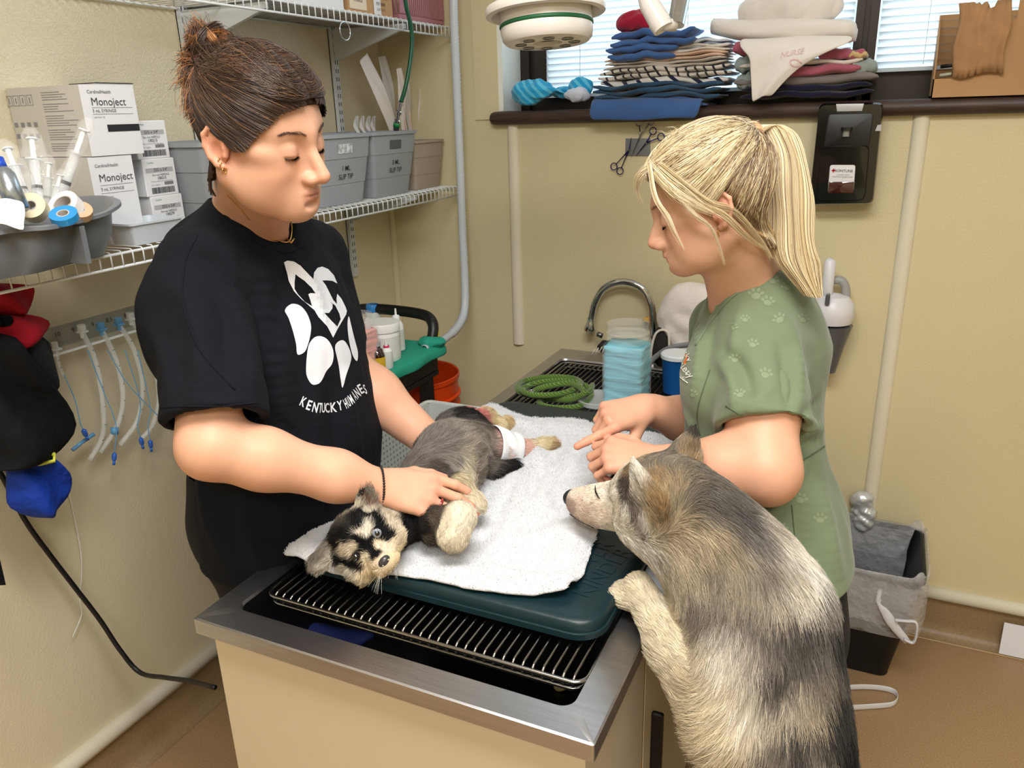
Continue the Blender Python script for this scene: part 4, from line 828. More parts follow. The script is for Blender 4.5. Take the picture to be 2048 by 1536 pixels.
# undershirt sliver
# trousers and shoes (hidden by the dog)
F = Field((-.32, 1.15, .02), (.3, 1.75, .9), .009); pc = tc2[4] * 1.0
F.cap(pc + (0, 0, .06), pc + (.01, 0, -.02), .145, .15, .04, sq=((1, 0, 0), .78))
for y in (-.08, .08): F.chain([pc + (0, y, -.02), (pc[0] + .02, pc[1] + y, .46), (pc[0] + .03, pc[1] + y, .08)], [.088, .064, .048], .03)
V, Q = F.mesh(); mesh_obj('trousers', V, Q, mat('dark trousers', '14161a', .85), W2)
for y in (-.08, .08):
    c = (pc[0], pc[1] + y); F = Field((c[0] - .2, c[1] - .08, -.005), (c[0] + .12, c[1] + .08, .12), .005); F.cap((c[0] + .05, c[1], .045), (c[0] - .11, c[1], .035), .042, .036, .02); F.plane((0, 0, .001), (0, 0, -1)); V, Q = F.mesh(); mesh_obj('shoe', V, Q, MATS['shoe black'], W2)
# ---- blonde hair
hair_cap(h2, hairline, .005, 'a58a62', W2, nose=.98, jaw=.95, mouth_open=.004, cheek=.97, chin=.5)
TIE = h2.loc(at(1492, 272, 1.335)); TIE[0] = 0; tie_w = h2.w(TIE)
n = 13000; side = RNG.choice([-1, 1], n); u_ = RNG.random(n); kind = RNG.random(n)
fy = np.interp(u_, [0, .5, 1], [.090, .062, .01]); fx = side * (.002 + .004 * RNG.random(n)) - .012; S1 = np.stack([fx, fy, 0 * fy], 1); dd = S1 - SKC; dd[:, 2] = np.interp(u_, [0, .5, 1], [.036, .068, .086]); dd /= np.linalg.norm(dd, axis=1)[:, None]; S1 = SKC + dd * skull_r(h2, dd, .006)[:, None]
yy = np.interp(u_, [0, .2, .4, .55, .75, 1], [.086, .064, .034, .012, -.026, -.080]); zz = hairline(np.stack([0*yy, yy, 0*yy], 1)) + .001 + RNG.random(n) * .012
xx = .079 * np.sqrt(np.clip(1 - ((yy + .016) / .104) ** 2 - ((zz - .04) / .12) ** 2, .02, 1)); S2 = np.stack([side * xx, yy, zz], 1); d2 = S2 - SKC; d2 /= np.linalg.norm(d2, axis=1)[:, None]; S2 = SKC + d2 * skull_r(h2, d2, .006)[:, None]
k1 = (kind < .6)[:, None]; S = np.where(k1, S1, S2); rq = RNG.random(n)
M = np.where(k1, SKC + np.stack([side * (.030 + .070 * rq), (fy + .016) * .62, .070 - .055 * rq], 1), SKC + np.stack([side * .08, (S2[:, 1] + .016) * .35 - .02, (S2[:, 2] - .04) * .5 + .02], 1))
P = sweep(h2, S, M, TIE + RNG.normal(size=(n, 3)) * (.008, .006, .008), 16, .016, .0018)
dark = np.where(kind < .6, .16 + .2 * (rq > .6), .12 + .45 * (u_ > .6)); ic = RNG.random(n) < dark
cl = hair_cols(n, ['e0cfa8', 'cdb68c', 'eee2c6', 'ab9673'], [.4, .27, .18, .15], .12); cl[ic] = hair_cols(int(ic.sum()), ['6e5740', '8a7050'], None, .15); cl = cl * .88; strands('hair_strands', P, cl, hair_m, W2, .00045, .8)
# ponytail
path = [np.array(p) for p in (tie_w, at(1535, 250, 1.34), at(1566, 300, 1.335), at(1580, 400, 1.33), at(1588, 500, 1.335), at(1625, 590, 1.34))]
n = 5200; m = 18; sp = np.array(spline(path, 4))[:21]; m = len(sp); tt = np.linspace(0, 1, m); a0 = RNG.random(n) * 6.28; r0 = np.sqrt(RNG.random(n))
wd = np.interp(tt, [0, .12, .3, .6, .85, 1], [.007, .019, .034, .040, .038, .016]); dp = np.interp(tt, [0, .2, 1], [.009, .022, .026]); L0 = RNG.random(n) ** 3 * .28
tq = tt[None, :] * (1 - L0[:, None]); ci = [np.interp(tq, tt, sp[:, k]) for k in range(3)]; cen = np.stack(ci, -1); w_ = np.interp(tq, tt, wd); d_ = np.interp(tq, tt, dp)
tw = a0[:, None] + .5 * tq * np.sin(a0)[:, None]
P = cen + (w_ * r0[:, None] * np.cos(tw))[..., None] * CR + (d_ * r0[:, None] * np.sin(tw))[..., None] * np.cross(CR, (0, 0, 1.)) + .0012 * np.sin(tq * 22 + a0[:, None] * 3)[..., None] * CR
strands('ponytail', P, hair_cols(n, ['d8c59c', 'bda47a', 'e8dabb', '98825e', '775f45'], [.34, .28, .18, .13, .07], .13), hair_m, W2, .0005, .6)
b = MB(); tx = path[1] - tie_w; tx /= np.linalg.norm(tx); fr = frame(tx)
for j in range(3): b.tube([tie_w + tx * (.002 + .006 * j) + .0165 * (math.cos(a) * fr[:, 0] + 1.1 * math.sin(a) * fr[:, 2]) for a in np.linspace(0, 6.28, 20, endpoint=False)], .0042, 8, closed=True)
b.build('hair_tie', mat('peach hair tie', 'dba77c', .6), W2, smooth=True)
# loose front locks and fly-aways
def lock(pts, n, r, cols, rad=.0004, nm='loose_hair'):
    sp = np.array(spline(pts, 5)); m = len(sp); q = RNG.normal(size=(n, 1, 3)) * r; f = np.interp(np.linspace(0, 1, m), [0, .5, 1], [.7, 1, .5])[None, :, None]; cut = 1 - .35 * RNG.random(n) ** 2
    tq = np.linspace(0, 1, m)[None, :] * cut[:, None]; cen = np.stack([np.interp(tq, np.linspace(0, 1, m), sp[:, k]) for k in range(3)], -1); strands(nm, cen + q * f, hair_cols(n, cols), hair_m, W2, rad, .4)
BL = ['e0cfa8', 'cdb68c', 'eee2c6', 'b8a37c']
lock([at(1300, 330, 1.27), at(1312, 395, 1.245), at(1336, 435, 1.235), at(1352, 470, 1.235), at(1368, 500, 1.24)], 40, .0020, BL, .0003)
lock([at(1300, 325, 1.28), at(1345, 380, 1.24), at(1390, 430, 1.235), at(1425, 460, 1.24), at(1450, 530, 1.26)], 40, .002, BL, .0003)
lock([at(1312, 330, 1.29), at(1284, 346, 1.29), at(1274, 374, 1.31), at(1284, 408, 1.33)], 90, .0035, BL, .00025)
lock([at(1320, 330, 1.27), at(1370, 370, 1.235), at(1420, 408, 1.235), at(1470, 425, 1.26), at(1520, 480, 1.30), at(1545, 520, 1.32)], 60, .0035, BL, .0003)
lock([at(1410, 410, 1.235), at(1450, 432, 1.235), at(1490, 470, 1.26), at(1530, 500, 1.3)], 60, .003, BL)
lock([at(1312, 345, 1.27), at(1345, 378, 1.245), at(1385, 405, 1.235), at(1425, 425, 1.235)], 160, .0055, BL, .0003)
n = 160; a = RNG.random(n); S = np.array([at(1330 + 170 * x, 270 - 22 * math.sin(x * 3.1), 1.33) for x in a]); D = np.stack([RNG.normal(size=n) * .02 + .012, RNG.normal(size=n) * .01, .006 + .012 * RNG.random(n)], 1); t = np.linspace(0, 1, 8)[None, :, None]
P = S[:, None] + D[:, None] * t + np.array([0, 0, -.012]) * t * t; strands('flyaway_hair', P, hair_cols(n, BL), hair_m, W2, .0002, .6)
brows_lashes(h2, W2, '9a7a58', bvh2)
c = h2.w(-.0815, .002, -.036); MB().tube([c + .0055 * (math.cos(a) * h2.R[:, 2] * 1.3 + math.sin(a) * h2.R[:, 0]) for a in np.linspace(0, 6.28, 14, endpoint=False)], .0007, 5, closed=True).build('earring', gold, W2, smooth=True)
MB().box((-.014, .0, -.003), (.014, .006, .002)).build('teeth', mat('teeth', 'ece6dc', .3), None); te = bpy.data.objects['teeth']; te.parent = W2; te.matrix_world = Matrix.Translation(Vector(h2.w(0, .083, -.0632))) @ Matrix(h2.R.tolist()).to_4x4()
te.matrix_parent_inverse = W2.matrix_world.inverted(); te.matrix_basis = Matrix.Translation(Vector(h2.w(0, .083, -.0632))) @ Matrix(h2.R.tolist()).to_4x4()
# ================================================================== dogs
fur_m = mat('fur strands', (1, 1, 1), .62, attr='Col', spec=.25)
pelt_m = mat('fur undercoat', (1, 1, 1), .9, attr='Col', spec=.1)
nose_m = mat('dog nose', '26262a', .35, bump=.5, bscale=700, bdist=.0006)
eye_m = mat('dark eye', '0c0b0c', .03, coat=1)
def nrm(v): return v / (np.linalg.norm(v, axis=-1, keepdims=True) + 1e-9)
def px_colors(bv, L_):
    P, C = [], []
    for x, y, c in L_:
        r = bv.ray_cast(Vector(CC), Vector(ray(x, y)).normalized())
        if r[0] is not None: P.append(r[0][:]); C.append(L2(c))
    return np.array(P), np.array(C)
def fur(name, V, Q, n, dirs, length, colP, colC, parent, rad=.00028, lift=.35, k=5, jitter=.006, var=.22, tipdark=.25, p=4.0, wfn=None, clump=.5, curl=.0, mask=None, zfloor=None):
    """combed coat: dirs = (points, directions) the hair lies along; length(P)"""
    P, N = scatter(V, Q, n, wfn)
    if mask is not None: m = mask(P); P, N = P[m], N[m]
    n = len(P); D = nrm(idw(P, dirs[0], dirs[1], 3.5)); D = D - N * (D * N).sum(1, keepdims=True); D = nrm(D)
    cl = np.stack([noise3(P, 38, s, 2) for s in (31, 32, 33)], 1); D = nrm(D + clump * cl * .6 + RNG.normal(size=(n, 3)) * .10); D = nrm(D - N * (D * N).sum(1, keepdims=True))
    L_ = length(P) * (.65 + .5 * RNG.random(n)); lf = lift * (.7 + .6 * RNG.random(n)); t = np.linspace(0, 1, k)[None, :, None]
    A = nrm(D + N * lf[:, None]); S = P[:, None] + A[:, None] * (L_[:, None, None] * t) - N[:, None] * (L_ * lf * .45)[:, None, None] * t ** 2 + (curl * cl * 2)[:, None] * (t ** 2) * L_[:, None, None]; S[:, :, 2] -= .10 * L_[:, None] * (t[:, :, 0] ** 2)
    if zfloor is not None: S[:, :, 2] = np.maximum(S[:, :, 2], zfloor)
    jt = np.minimum(jitter, length(P) * .30)[:, None]; C = idw(P + RNG.normal(size=(n, 3)) * jt, colP, colC, p); v = np.exp(RNG.normal(size=n) * var); dk = RNG.random(n) < tipdark; v = np.where(dk, v * .55, v) * (1 + .25 * cl[:, 0]).clip(.6, 1.5)
    return strands(name, S, (C * v[:, None]).clip(0, 1), fur_m, parent, rad, .25)
# ---------------------------------------------------------------- husky standing up at the table
DOG = empty('dog', (0.0, 1.02, 0), 'large grey and cream husky standing with its paw on the table edge', 'dog')
SK = at(1318, 985, 1.27); NT = at(1128, 988, 1.40); hd = Head(SK, NT - SK, (.02, -.10, 1)); R_ = hd.R
PAW = onp(1262, 1190, 2, .868)
el = at(1452, 1455, 1.10); wr = PAW * .52 + el * .48 + np.array([0, 0, .010]); shd = at(1500, 1215, 1.13)
F = Field((-.56, .62, .0), (.30, 1.48, 1.22), .0045)
E = lambda c, r, k=.02, sub=False, rot=None: hd.ell(F, c, r, k, sub, rot); Cp = lambda a, b, r1, r2=None, k=.02, **kw: hd.cap(F, a, b, r1, r2, k, **kw)
LH = float(np.linalg.norm(NT - SK)); u_ = LH / .20
E((0, 0, 0), (.060, .068, .056)); E((0, .035*u_, .010), (.042, .045, .036)); Cp((0, .05*u_, -.012), (0, .168*u_, -.016), .038, .0265, .02); Cp((0, .03*u_, -.042), (0, .152*u_, -.042), .034, .021, .015)
for sx in (-1, 1): E((sx*.042, .012, -.034), (.036, .054, .046)); E((sx*.030, .052*u_, .018), (.012, .016, .010), .012); Cp((sx*.012, .09*u_, -.028), (sx*.011, .165*u_, -.030), .020, .013, .012)
E((0, .180*u_, -.008), (.016, .012, .013), .006)
neck1, neck2, chest = at(1390, 1055, 1.23), at(1462, 1138, 1.20), at(1502, 1235, 1.19)
F.chain([SK + (.02, -.01, -.01), neck1, neck2, chest], [.060, .072, .084, .096], .05)
tor = [at(1500, 1235, 1.19), at(1522, 1340, 1.17), at(1548, 1460, 1.15), at(1575, 1600, 1.13)]
F.chain(tor, [.096, .100, .092, .088], .05); F.ell(at(1525, 1205, 1.17), (.085, .08, .07), None, .05)
F.chain([shd, el], [.060, .050], .03); F.chain([el, wr, PAW + (.012, 0, .018)], [.052, .036, .024], .02)
pd = nrm(PAW - wr); pd[2] = 0; pd = nrm(pd); ps = np.cross(pd, (0, 0, 1.))
F.ell(PAW + pd * .005 + (0, 0, -.002), (.030, .034, .020), np.stack([ps, pd, np.array([0, 0, 1.])], 1), .015)
for s_ in (-.024, -.009, .009, .024): a = PAW + pd * (.018 - abs(s_) * .25) + ps * s_ * .9; F.cap(a, a + pd * .022 + (0, 0, -.010), .0115, .0095, .004)
# far foreleg (behind the neck) and hind legs
fs = at(1480, 1190, 1.38); fw = np.array([-.24, 1.33, .90]); F.chain([fs, fw * .5 + fs * .5 + (0, 0, -.03), fw], [.055, .040, .026], .03); F.ell(fw + (-.02, 0, -.02), (.036, .028, .018), None, .012)
hip = tor[3]
for sy in (-.07, .07): F.chain([hip + (0, sy, .0), hip + (-.05, sy, -.20), hip + (.09, sy, -.38), np.array([hip[0] + .03, hip[1] + sy, .03])], [.085, .055, .030, .026], .03); F.ell((hip[0] - .01, hip[1] + sy, .025), (.045, .03, .024), None, .015)
F.chain([hip + (.06, 0, -.02), hip + (.16, 0, -.12), hip + (.20, 0, -.32)], [.04, .036, .02], .03)
# ears
nb_, ntp = at(1297, 1000, 1.19), at(1270, 928, 1.195); fb_, ftp = at(1358, 938, 1.30), at(1386, 862, 1.31)
fn = nrm(R_[:, 1] * .45 - R_[:, 0] * .9); F.cap(nb_, ntp, .044, .011, .010, sq=(fn, .38)); F.cap(nb_ + fn * .020, ntp + fn * .008, .032, .006, .004, sub=True, sq=(fn, .5))
fn2 = nrm(R_[:, 1] * .7 + R_[:, 0] * .7); F.cap(fb_, ftp, .042, .010, .012, sq=(fn2, .40)); F.cap(fb_ + fn2 * .024, ftp + fn2 * .008, .028, .004, .004, sub=True, sq=(fn2, .5))
E((-.034, .062*u_, .004), (.010, .010, .006), .004, True)
V, Q = F.mesh(); V = smooth_mesh(V, Q, 2); bvd = bvh_of(V, Q); VD, QD = V, Q
DC = [(1150,985,'e0d2bf'),(1160,1005,'d6bfac'),(1170,1025,'cdb5a2'),(1140,1008,'a89082'),(1200,975,'e6dac6'),(1195,1030,'decbb6'),(1215,1045,'e4d6c2'),(1175,990,'e2d4c0'),(1230,1015,'e2d6c2'),(1240,1050,'e0d5c4'),(1280,1075,'d8cfc0'),(1260,1060,'e0d6c6'),(1218,950,'e6dccb'),(1222,975,'e6dccb'),(1242,965,'544a40'),(1250,985,'4a4038'),(1255,1010,'5a4f45'),(1268,1040,'5d5349'),(1285,1075,'5f564c'),(1235,930,'c2b08f'),(1245,915,'e2d9c2'),(1262,902,'e6ddc8'),(1250,945,'a58f6b'),(1285,905,'6b6358'),(1300,925,'7d7262'),(1340,930,'8a7f6c'),(1330,905,'6e6558'),(1310,965,'a8875a'),(1325,1000,'a08052'),(1340,980,'a28a66'),
 (1300,1040,'b39f7d'),(1310,1070,'b8a789'),(1340,1060,'a79274'),(1350,1010,'857758'),(1380,1000,'6f665a'),(1420,990,'5f5a55'),(1410,945,'6d6559'),(1445,960,'55514c'),(1450,1005,'5f5952'),(1400,1080,'b5a282'),(1450,1090,'a08f74'),(1380,1140,'b0a085'),(1350,1110,'bfae90'),(1420,1130,'8d7f69'),(1330,1120,'a89a82'),(1500,1060,'77706a'),(1480,1030,'56524e'),(1540,1050,'b5a997'),(1575,1085,'ded5c5'),(1620,1150,'e6dfd2'),(1600,1190,'d8cdbb'),(1575,1150,'c0b3a0'),(1540,1150,'8a7e70'),(1520,1200,'a0937f'),(1480,1180,'9f917a'),(1440,1220,'8a7e70'),(1500,1240,'7a7268'),(1400,1220,'857b6e'),(1560,1215,'b9ac99'),(1650,1190,'8b847b'),
 (1560,1262,'5a5550'),(1610,1250,'4c4845'),(1670,1270,'353331'),(1640,1300,'6d6760'),(1450,1285,'cfc5b6'),(1440,1330,'ddd3c2'),(1490,1320,'c3b6a5'),(1540,1320,'8f857a'),(1600,1330,'5f5a54'),(1560,1350,'45413f'),(1535,1380,'55504b'),(1600,1390,'a89a86'),(1640,1390,'8f8371'),(1560,1425,'c0b19c'),(1620,1430,'ab9b82'),(1675,1420,'343230'),(1590,1480,'4d4945'),(1650,1475,'47433f'),(1560,1510,'7f766a'),(1530,1520,'a09382'),(1690,1510,'201f1e'),(1640,1525,'8a8073'),(1600,1530,'4f4b47'),(1510,1400,'d0c5b0'),
 (1275,1180,'e2d3b4'),(1310,1215,'e6d8ba'),(1350,1250,'e0d1b2'),(1400,1320,'dccdb0'),(1440,1400,'cfc0a0'),(1390,1370,'c9b794'),(1480,1440,'d6cab4'),(1420,1450,'d2c09c'),(1460,1490,'d9c9a8')]  # coat tones picked as lit; foreleg shading is kept in the fur colour
DC += [(1265,1085,'e4ddd0'),(1295,1090,'dcd5c8'),(1290,1060,'cfc8bc'),(1250,1035,'e8e0d2'),(1235,1060,'e8dfd0'),(1225,990,'ece4d6'),(1215,970,'eae2d4'),(1232,948,'d5c7aa'),(1228,960,'e0d6c4'),(1305,1095,'c5bba8'),(1275,1055,'b5aca0')]
cp, cc = px_colors(bvd, DC)
# what the camera cannot see: far cheek, belly, hind legs, ears
ext = [(hd.w(.05, .03, -.02), 'd8cfc0'), (hd.w(0, .1, -.06), 'e0d6c6'), (hd.w(.03, .13, 0), 'dccbb2'), (neck1 + (-.05, .03, -.07), 'd6cab4'), (tor[1] + (-.11, .03, 0), 'e2d9c8'), (tor[2] + (-.09, .03, 0), 'e2d9c8'), (tor[1] + (.0, .11, .0), '6d6760'), (tor[2] + (.0, .10, 0), '6d6760'), (hip + (.08, 0, 0), '2a2826'), (hip + (-.05, 0, -.2), 'c9bda6'), (np.array([hip[0] + .03, hip[1], .1]), 'dccdb0'), (hip + (.2, 0, -.3), '1f1e1d'), (fw, 'e0d1b2'), (fs + (-.06, .05, 0), '8a7f6c'), (nb_ * .4 + ntp * .6 + fn * .004, 'ded6c8'), (nb_ * .7 + ntp * .3 + fn * .004, 'cbbfae'), (ntp, 'e0d8ca'), (nb_ * .5 + ntp * .5 - fn * .012, '8d734c'), (ftp, '3f3a35'), (fb_ * .4 + ftp * .6 - fn2 * .01, '8a7455'), (fb_ * .8 + ftp * .2 - fn2 * .012, 'a08258'), (fb_ * .5 + ftp * .5 + fn2 * .008, 'cfc4b0')]
cp = np.concatenate([cp, np.array([e_[0] for e_ in ext])]); cc = np.concatenate([cc, np.array([L2(e_[1]) for e_ in ext])]); cc = cc * .85 + cc.mean(1, keepdims=True) * .15; cc = cc * (1 + .22 * np.exp(-(np.linalg.norm(cp - hd.w(-.02, .10, -.02), axis=1) / .09) ** 2))[:, None]
CV = idw(V, cp, cc, 5) * .8
body = mesh_obj('body', V, Q, pelt_m, DOG, cols=CV)
segs = [(NT, SK), (SK, neck1), (neck1, neck2), (neck2, chest), (chest, tor[1]), (tor[1], tor[2]), (tor[2], hip), (shd, el), (el, wr), (wr, PAW), (fs, fw), (hip + (0, -.07, 0), hip + (-.05, -.07, -.2)), (hip + (.06, 0, 0), hip + (.2, 0, -.32)), (nb_, ntp), (fb_, ftp), (hip + (.09, 0, -.38), hip + (.03, 0, -.6))]
dp = np.array([a * (1 - s) + b * s for a, b in segs for s in (.1, .5, .9)]); dv = np.array([nrm(b - a) for a, b in segs for _ in range(3)])
def dlen(P):
    q = hd.loc(P); l = np.interp(q[:, 1] / u_, [-.10, -.05, .02, .06, .12, .18], [.034, .026, .016, .010, .006, .0035])
    for c, r, v in ((PAW, .06, .010), (wr, .07, .018), (ntp, .03, .006), (nb_, .035, .010), (ftp, .05, .008), (hd.w(-.033, .055, .0), .03, .005)): w_ = np.exp(-(np.linalg.norm(P - c, axis=1) / r) ** 2); l = l * (1 - w_) + v * w_
    return l
vis = lambda P: (.25 + 1.0 * (P[:, 2] > .55)) * (1 + 2.5 * np.exp(-(np.linalg.norm(P - SK, axis=1) / .16) ** 2))
nosep = hd.w(0, .188*u_, -.008)
fur('coat', V, Q, 95000, (dp, dv), dlen, cp, cc, DOG, rad=.00030, lift=.38, wfn=vis, mask=lambda P: np.linalg.norm(P - nosep, axis=1) > .020, jitter=.007, tipdark=.14, clump=.55, p=6)
# nose, eye line, claws, whiskers
F = Field(nosep - .03, nosep + .03, .0013); hd.ell(F, (0, .186*u_, -.007), (.0175, .0140, .0140), .004); hd.ell(F, (0, .192*u_, -.016), (.006, .008, .008), .006)
for sx in (-1, 1): hd.ell(F, (sx*.0095, .196*u_, -.008), (.0035, .005, .0035), .003, True)
v_, q_ = F.mesh(); mesh_obj('nose', v_, q_, nose_m, DOG)
er = from_px(bvd); P = []
for x, y, _ in spline([(x, y, 0) for x, y in ((1193, 974), (1194, 984), (1198, 992), (1203, 998))], 5):
    q = er(x, y); P.append(np.array(q[0]) + np.array(q[1]) * .004)
MB().tube(P, [.0004 + .0012 * math.sin(math.pi * min(1, i / (len(P) - 1))) for i in range(len(P))], 8).build('closed_eye', mat('dark eye rim', '17120f', .4), DOG, smooth=True)
P = []
for x, y, _ in spline([(x, y, 0) for x, y in ((1130, 1012), (1145, 1030), (1175, 1048), (1210, 1062))], 5):
    q = er(x, y)
    if q: P.append(np.array(q[0]) + np.array(q[1]) * .002)
if len(P) > 2: MB().tube(P, .0008, 6).build('mouth_line', MATS['dark eye rim'], DOG, smooth=True)
for s_ in (-.024, -.009, .009, .024): a = PAW + pd * (.040 - abs(s_) * .25) + ps * s_ * .9 + np.array([0, 0, -.006]); MB().tube([a, a + pd * .008 + (0, 0, -.001), a + pd * .014 + (0, 0, -.006)], [.003, .0026, .0008], 8).build('claw', mat('claw', '5b4a3c', .4), DOG, smooth=True)
# ---------------------------------------------------------------- puppy
PUP = empty('puppy', (-.78, 1.2, .88), 'small black grey and cream puppy lying on its side on the white towel', 'puppy')
hp = Head((-.728, .932, .948), (.655, -.667, .355), (-.635, -.243, .733), 1.06)
hp.R = np.array([[-.403, -.706, -.583], [.655, -.667, .355], [-.639, -.239, .731]]).T
# orthonormalise
f_ = nrm(hp.R[:, 1]); r_ = nrm(hp.R[:, 0] - f_ * (f_ @ hp.R[:, 0])); hp.R = np.stack([r_, f_, np.cross(r_, f_)], 1)
F = Field((-.98, .80, .84), (-.44, 1.72, 1.10), .0035)
E = lambda c, r, k=.015, sub=False, rot=None: hp.ell(F, c, r, k, sub, rot); Cp = lambda a, b, r1, r2=None, k=.015, **kw: hp.cap(F, a, b, r1, r2, k, **kw)
E((0, -.012, .006), (.050, .048, .046)); Cp((0, .012, -.020), (0, .046, -.036), .027, .0175); E((0, .020, -.044), (.020, .024, .012), .012)
for sx in (-1, 1): E((sx*.030, .0, -.026), (.026, .030, .024)); E((sx*.012, .042, -.042), (.011, .012, .010), .008)
E((0, .050, -.032), (.011, .009, .009), .006)
for sx in (-1, 1): E((sx*.0245, .0415, .000), (.0085, .007, .0075), .006, True)
for sx, bb, tt_, nn in ((-1, (-.040, -.010, .030), (-.058, -.006, .048), (-.3, .9, .1)), (1, (.040, -.010, .026), (.068, .008, .034), (.2, .9, .4))):
    n_ = nrm(hp.R @ np.array(nn)); F.cap(hp.w(bb), hp.w(tt_), .021, .015, .010, sq=(n_, .5)); F.cap(hp.w(bb) + n_ * .012, hp.w(tt_) + n_ * .009, .014, .010, .004, sub=True, sq=(n_, .6))
pb = [onp(832, 1005, 2, .940), onp(872, 965, 2, .948), onp(900, 918, 2, .950), onp(922, 878, 2, .945), onp(930, 858, 2, .935)]
F.chain([hp.w(0, -.03, -.01), pb[0]], [.044, .050], .03); F.chain(pb, [.052, .064, .068, .058, .048], .04)
p1, p2, p3 = at(868, 1050, 1.37), at(918, 1035, 1.335), at(906, 1070, 1.325)
F.chain([pb[0] + (.02, -.0, .0), p1, p2], [.034, .026, .026], .02); F.cap(p2, p3, .025, .029, .015)
q1, q2 = at(918, 970, 1.44), at(955, 1008, 1.43); F.chain([pb[1], q1, q2], [.03, .019, .017], .015)
hl = [onp(932, 856, 2, .94), onp(972, 836, 2, .925), onp(1000, 853, 2, .900)]; F.chain(hl, [.040, .022, .019], .02); F.cap(hl[2], onp(1013, 846, 2, .899), .019, .018, .01)
h2l = [onp(945, 888, 2, .93), onp(1000, 897, 2, .915), onp(1045, 898, 2, .900), onp(1085, 891, 2, .898)]; F.chain(h2l, [.050, .032, .019, .017], .02); F.cap(h2l[3], onp(1103, 888, 2, .897), .018, .017, .01)
tl = [onp(950, 915, 2, .92), onp(990, 940, 2, .905), onp(1030, 930, 2, .900)]; F.chain(tl, [.025, .016, .012], .02)
V, Q = F.mesh(); V = smooth_mesh(V, Q, 2); bvp = bvh_of(V, Q)
PX = [(700,1000,'0c0b0c'),(680,1030,'0c0b0c'),(660,1060,'0c0b0c'),(720,1025,'0b0a0b'),(745,1030,'0c0b0c'),(690,1075,'0d0c0d'),(670,1090,'0c0b0c'),(650,1075,'0d0c0d'),(715,1078,'0b0a0b'),(765,1000,'151314'),(715,1050,'0b0a0b'),(757,1045,'0b0a0b'),(776,1012,'d8cdb8'),(764,1015,'cfc4b0'),(780,1041,'dccfb8'),(795,1057,'e2d5bd'),(803,1073,'e0d0b4'),(787,1088,'ead9bd'),(772,1092,'ecdcc2'),(756,1088,'e6d4b8'),(787,1120,'e6cfa8'),(795,1100,'e8d2ac'),(730,1066,'e0d6c6'),(735,1056,'d8cebe'),(722,1062,'c9bfae'),(698,1096,'cdbfa8'),(686,1098,'b9ab94'),(708,1094,'c0b29a'),(730,1115,'e0d0b4'),(736,1127,'e2d0b2'),(733,1142,'d8c29c'),(748,1149,'dbc7a4'),(694,1141,'e6dfd2'),(706,1151,'ded6c8'),(720,1150,'d6c5a4'),(685,1136,'ddd5c8'),(740,1096,'0d0c0d'),(750,1108,'0e0d0e'),(746,1080,'0d0c0d'),(725,1085,'0b0a0b'),(678,1120,'0d0c0d'),(709,1125,'100e0f'),(694,1127,'0d0c0d'),(719,1132,'141112'),(724,1098,'0c0b0c'),(781,1068,'0d0c0d'),(770,1077,'0e0d0e'),(752,1060,'0d0c0d'),(780,1146,'dcc6a4'),(768,1118,'d9c6ac'),(755,1128,'dccab0'),(785,1134,'e6d0ac'),
 (729,999,'6e5548'),(734,1008,'80675a'),(720,985,'1a1717'),(744,985,'8a8172'),(716,1003,'b5ab98'),(733,1014,'c5bba8'),(644,1112,'8f8577'),(652,1120,'a59c8c'),(634,1105,'6f675b'),(630,1100,'141213'),
 (825,1065,'2b2624'),(840,1080,'4a423c'),(850,1060,'2a2523'),(815,1045,'151314'),(860,1075,'5a5047'),(830,1000,'3b3633'),(810,970,'45403c'),(790,935,'55504c'),(810,900,'5c5652'),(850,860,'5f5955'),(885,835,'605a56'),(925,825,'2a2625'),(938,822,'1f1c1c'),(830,930,'6f6863'),(870,900,'7d7670'),(900,870,'857e77'),(930,850,'9c958b'),(880,940,'58514c'),(910,920,'8f8880'),(935,945,'d6cab0'),(930,965,'c9bc9f'),(945,925,'b5aa98'),(960,900,'8f867c'),(975,960,'6a635d'),(990,990,'5f5853'),(960,940,'9a9084'),(985,930,'6f6862'),(1005,945,'2d2927'),(1030,932,'262322'),(1015,940,'2a2625'),(950,880,'a59c90'),(970,880,'aaa196'),
 (905,1060,'e3d8c2'),(925,1030,'e6dcc6'),(890,1050,'d8ccb4'),(915,1085,'d6c9b0'),(870,1045,'5a5047'),(955,1005,'dcd0b6'),(940,985,'d6cab0'),(968,1015,'d8ccb4'),
 (968,834,'d68f86'),(975,840,'d98f88'),(945,835,'4a4441'),(955,850,'8a8178'),(950,865,'a39a8e'),(990,852,'e0cba0'),(1010,846,'e4d2aa'),(1018,845,'d9be90'),(1050,898,'dcb6a8'),(1060,893,'d9ad9f'),(1035,900,'dab3a6'),(1080,890,'e0d2b0'),(1100,888,'dccba4'),(1105,892,'b09470')]
cp, cc = px_colors(bvp, PX)
ext = [(hp.w(.04, -.04, .0), '0c0b0c'), (hp.w(0, -.05, .02), '0c0b0c'), (hp.w(.03, .0, -.05), 'd6c5a4'), (pb[2] + (0, 0, -.08), 'b5aa98'), (pb[2] + (-.08, 0, 0), '55504c'), (pb[3] + (-.06, .03, 0), '4a4542'), (pb[1] + (.05, 0, -.06), 'c9bc9f')]
cp = np.concatenate([cp, np.array([e_[0] for e_ in ext])]); cc = np.concatenate([cc, np.array([L2(e_[1]) for e_ in ext])])
mesh_obj('body', V, Q, pelt_m, PUP, cols=idw(V, cp, cc, 9) * .85)
